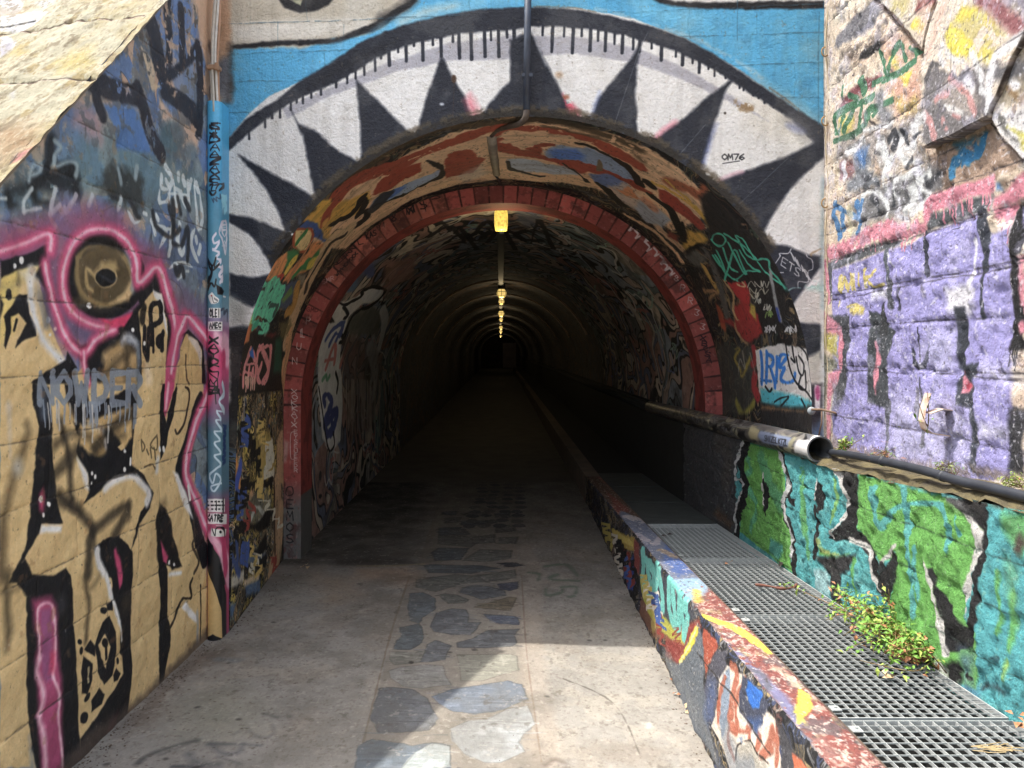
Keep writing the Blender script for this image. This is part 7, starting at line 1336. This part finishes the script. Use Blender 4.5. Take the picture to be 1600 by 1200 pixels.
def weed(name, label, cat, stems, nleaf, ln, w, mixw, seed, group=None, stemr=.0022):
    rs = np.random.RandomState(seed); root = empty(name, stems[0][0]); tag(root, label, cat, group); bs = bmesh.new(); bl = bmesh.new()
    for stm in stems:
        sp = [Vector(q) for q in spline(stm, 5)]; tube(bs, sp, [stemr * (1 - .6 * i / len(sp)) for i in range(len(sp))], 5)
        for k in range(nleaf):
            i = int((.15 + .85 * rs.rand()) * (len(sp) - 1)); p = sp[i] + Vector(rs.randn(3) * ln * .45)
            leaf(bl, p, (rs.randn(), rs.randn(), rs.randn() * .6 + .35), ln * (.6 + .7 * rs.rand()), w * (.7 + .5 * rs.rand()), int(rs.choice(3, p=mixw)), rs)
    from_bm('stems', bs, L4, root, True); from_bm('foliage', bl, [L1, L2, L3], root); return root
rs = np.random.RandomState(12)
stems = []
for i in range(44):
    y0 = 2.80 + rs.randn() * .12; x1 = 1.40 - abs(rs.randn()) * .12 - .03; y1 = y0 + rs.randn() * .2 + .05; zt = .53 + rs.rand() * .10
    g = .67 - .05 * y0
    stems.append([(1.415, y0, g), (1.40 * .4 + x1 * .6, y0 * .5 + y1 * .5, g + .05 + rs.rand() * .06), (x1, max(y1, 2.55), g + .02 + rs.rand() * .06)])
weed('weed', 'tangled green weed with brown leaves growing between the grating and the green wall', 'weed', stems, 22, .025, .013, [.6, .27, .13], 5)
stems = [[(1.415, 2.86 + rs.randn() * .05, .53), (1.40, 2.9 + rs.randn() * .06, .60), (1.39 - rs.rand() * .04, 2.93 + rs.randn() * .12, .66 + rs.rand() * .08)] for i in range(6)]
weed('weed', 'upright brighter weed shoots behind the tangle, against the turquoise letters', 'weed', stems, 18, .026, .014, [.6, .34, .06], 6)
stems = [[(1.42, 2.66 + rs.randn() * .04, .53), (1.39, 2.66 + rs.randn() * .06, .57), (1.35 - rs.rand() * .05, 2.66 + rs.randn() * .05, .56)] for i in range(9)]
weed('dry_weed', 'clump of dead brown leaves at the near end of the green weed', 'dead plant', stems, 18, .032, .019, [.1, .15, .75], 7)
stems = [[P3(1312 + rs.randn() * 6, 706, 3.5), P3(1314 + rs.randn() * 10, 695, 3.5), P3(1316 + rs.randn() * 14, 682 + rs.rand() * 10, 3.48)] for i in range(8)]
weed('weed', 'small bright yellow-green weed on the ledge beside the mouth of the duct', 'weed', stems, 12, .02, .012, [.35, .62, .03], 8)
stems = [[P3(1450, 670, 2.86), P3(1451, 640, 2.86), P3(1449, 612, 2.85)], [P3(1450, 668, 2.86), P3(1442, 650, 2.84), P3(1436, 630, 2.83)]]
weed('weed', 'thin sprig with narrow leaves sprouting from the violet wall by the bracket', 'weed', stems, 4, .045, .010, [.6, .4, 0], 9)
for k, (x0, x1, yy, Y_, lab, mw) in enumerate(((1462, 1498, 742, 2.72, 'low tuft of yellowish grass on the ledge under the bracket', [.2, .7, .1]), (1562, 1606, 762, 2.32, 'tuft with yellow flowers on the ledge at the right edge of the photo', [.1, .88, .02]), (1356, 1400, 722, 3.08, 'sparse dry grass behind the black cable', [.2, .3, .5]))):
    stems = [[P3(x0 + (x1 - x0) * rs.rand(), yy, Y_), P3(x0 + (x1 - x0) * rs.rand(), yy - 10, Y_), P3(x0 + (x1 - x0) * rs.rand(), yy - 12 - rs.rand() * 12, Y_)] for i in range(16)]
    weed('grass_tuft', lab, 'grass tuft', stems, 5, .022, .004, mw, 20 + k, stemr=.001)
gv, gf = [], []
t0_ = bmesh.new(); bmesh.ops.create_icosphere(t0_, subdivisions=1, radius=1); iv = np.array([v.co[:] for v in t0_.verts]); it = [[v.index for v in f.verts] for f in t0_.faces]; t0_.free()
def grit(x, y, s):
    a = rs.rand() * 6; q = iv * [1, .5 + .5 * rs.rand(), .45] * s * (1 + .15 * rs.randn(len(iv), 1)); n0 = 12 * len(gv)
    gv.append(np.stack([q[:, 0] * math.cos(a) - q[:, 1] * math.sin(a) + x, q[:, 0] * math.sin(a) + q[:, 1] * math.cos(a) + y, q[:, 2] + s * .3], 1)); gf.extend([[n0 + j for j in f] for f in it])
for i in range(900):
    k = rs.rand()
    if k < .5: grit(LX + abs(rs.randn()) * .05 + .008, 2.3 + 2.0 * rs.rand(), .002 + .004 * rs.rand() ** 2)
    elif k < .7: grit(-1.62 + abs(rs.randn()) * .06, 4.3 + 1.6 * rs.rand(), .002 + .005 * rs.rand() ** 2)
    elif k < .9: grit(.762 - abs(rs.randn()) * .035, 2.4 + 3.4 * rs.rand(), .002 + .004 * rs.rand() ** 2)
    else: grit(-1.5 + 2.2 * rs.rand(), 2.4 + 3.4 * rs.rand(), .0015 + .002 * rs.rand())
tag(pydata('grit', np.vstack(gv), gf, simple('loose_grit', (112, 96, 82), (60, 50, 44), 90, .9, .2)), 'loose grit and crumbs gathered along the foot of the walls', 'grit', kind='stuff')
def dead(px, py, z, lab, sz=.03, col=None, seed=0):
    rs = np.random.RandomState(seed); Y = FOC * (1.6 - z) / (py - CY); X = (px - CX) / FOC * Y; bm = bmesh.new()
    for k in range(3): leaf(bm, Vector((X + rs.randn() * sz * .3, Y + rs.randn() * sz * .3, z + .004 + .003 * k)), (rs.randn(), rs.randn(), .15), sz, sz * .55, 0, rs, .15)
    o = from_bm('dead_leaf', bm, col or L3); tag(o, lab, 'dead leaf', 'dry leaves lying about'); return o
L5 = leafmat('dry_leaf_pale', (196, 176, 140), (160, 130, 96)); L6 = leafmat('dry_leaf_dark', (60, 48, 46), (40, 34, 34))
dead(475, 886, .002, 'pale dry leaf on the ground at the left foot of the brick ring', .06, L5, 3)
dead(1055, 1065, .002, 'small dry leaf against the foot of the parapet, farthest of the three', .03, None, 4); dead(1059, 1086, .002, 'small dry leaf against the foot of the parapet, middle of the three', .028, None, 5); dead(1073, 1113, .002, 'dry leaf against the foot of the parapet, nearest of the three', .036, L5, 6)
dead(1214, 884, .46, 'dark curled leaf at the wall end of the grating seam in the shade', .05, L6, 7); dead(1138, 882, .46, 'brown leaf in the middle of the shaded grating seam', .03, None, 8); dead(1042, 838, .42, 'dark crumpled leaf on the shaded grating beside the parapet', .04, L6, 9)
dead(1392, 1062, .54, 'curled dry leaf on the grating below the weed', .04, L5, 10); dead(1592, 1136, .565, 'orange-brown dry leaf in the corner at the right edge', .04, None, 11); dead(1583, 1120, .57, 'crisp dry leaf under the turquoise wall at the right edge', .03, None, 12)
tw = empty('twig', (1.2, 3.6, .5)); tag(tw, 'rusty brown twig lying across the grating in the sun', 'twig'); 
bm = bmesh.new(); q = [(px, py) for px, py in ((1180, 914), (1200, 916), (1222, 920), (1240, 918), (1245, 913))]; tube(bm, spline([(lambda Y: ((px - CX) / FOC * Y, Y, .506))(FOC * 1.095 / (py - CY)) for px, py in q], 4), [.006 + .002 * math.sin(i) for i in range(17)], 6); from_bm('stick', bm, simple('reddish_bark', (120, 74, 58), (90, 60, 50), 40, .8, .5), tw, True)
tw = empty('twig', (1.2, 2.1, .56)); tag(tw, 'strands of pale dry grass on the nearest grating', 'dry grass'); bm = bmesh.new()
for i in range(14):
    a = np.array([1515 + rs.rand() * 40, 1165 + rs.rand() * 8]); b = a + [30 + rs.rand() * 30, rs.randn() * 5]; m_ = (a + b) / 2 + rs.randn(2) * 3
    tube(bm, [(lambda Y: ((p[0] - CX) / FOC * Y, Y, .562))(FOC * 1.038 / (p[1] - CY)) for p in (a, m_, b)], .0012, 4)
from_bm('strands', bm, L6 if False else simple('straw', (170, 150, 110), (130, 110, 80), 40), tw)
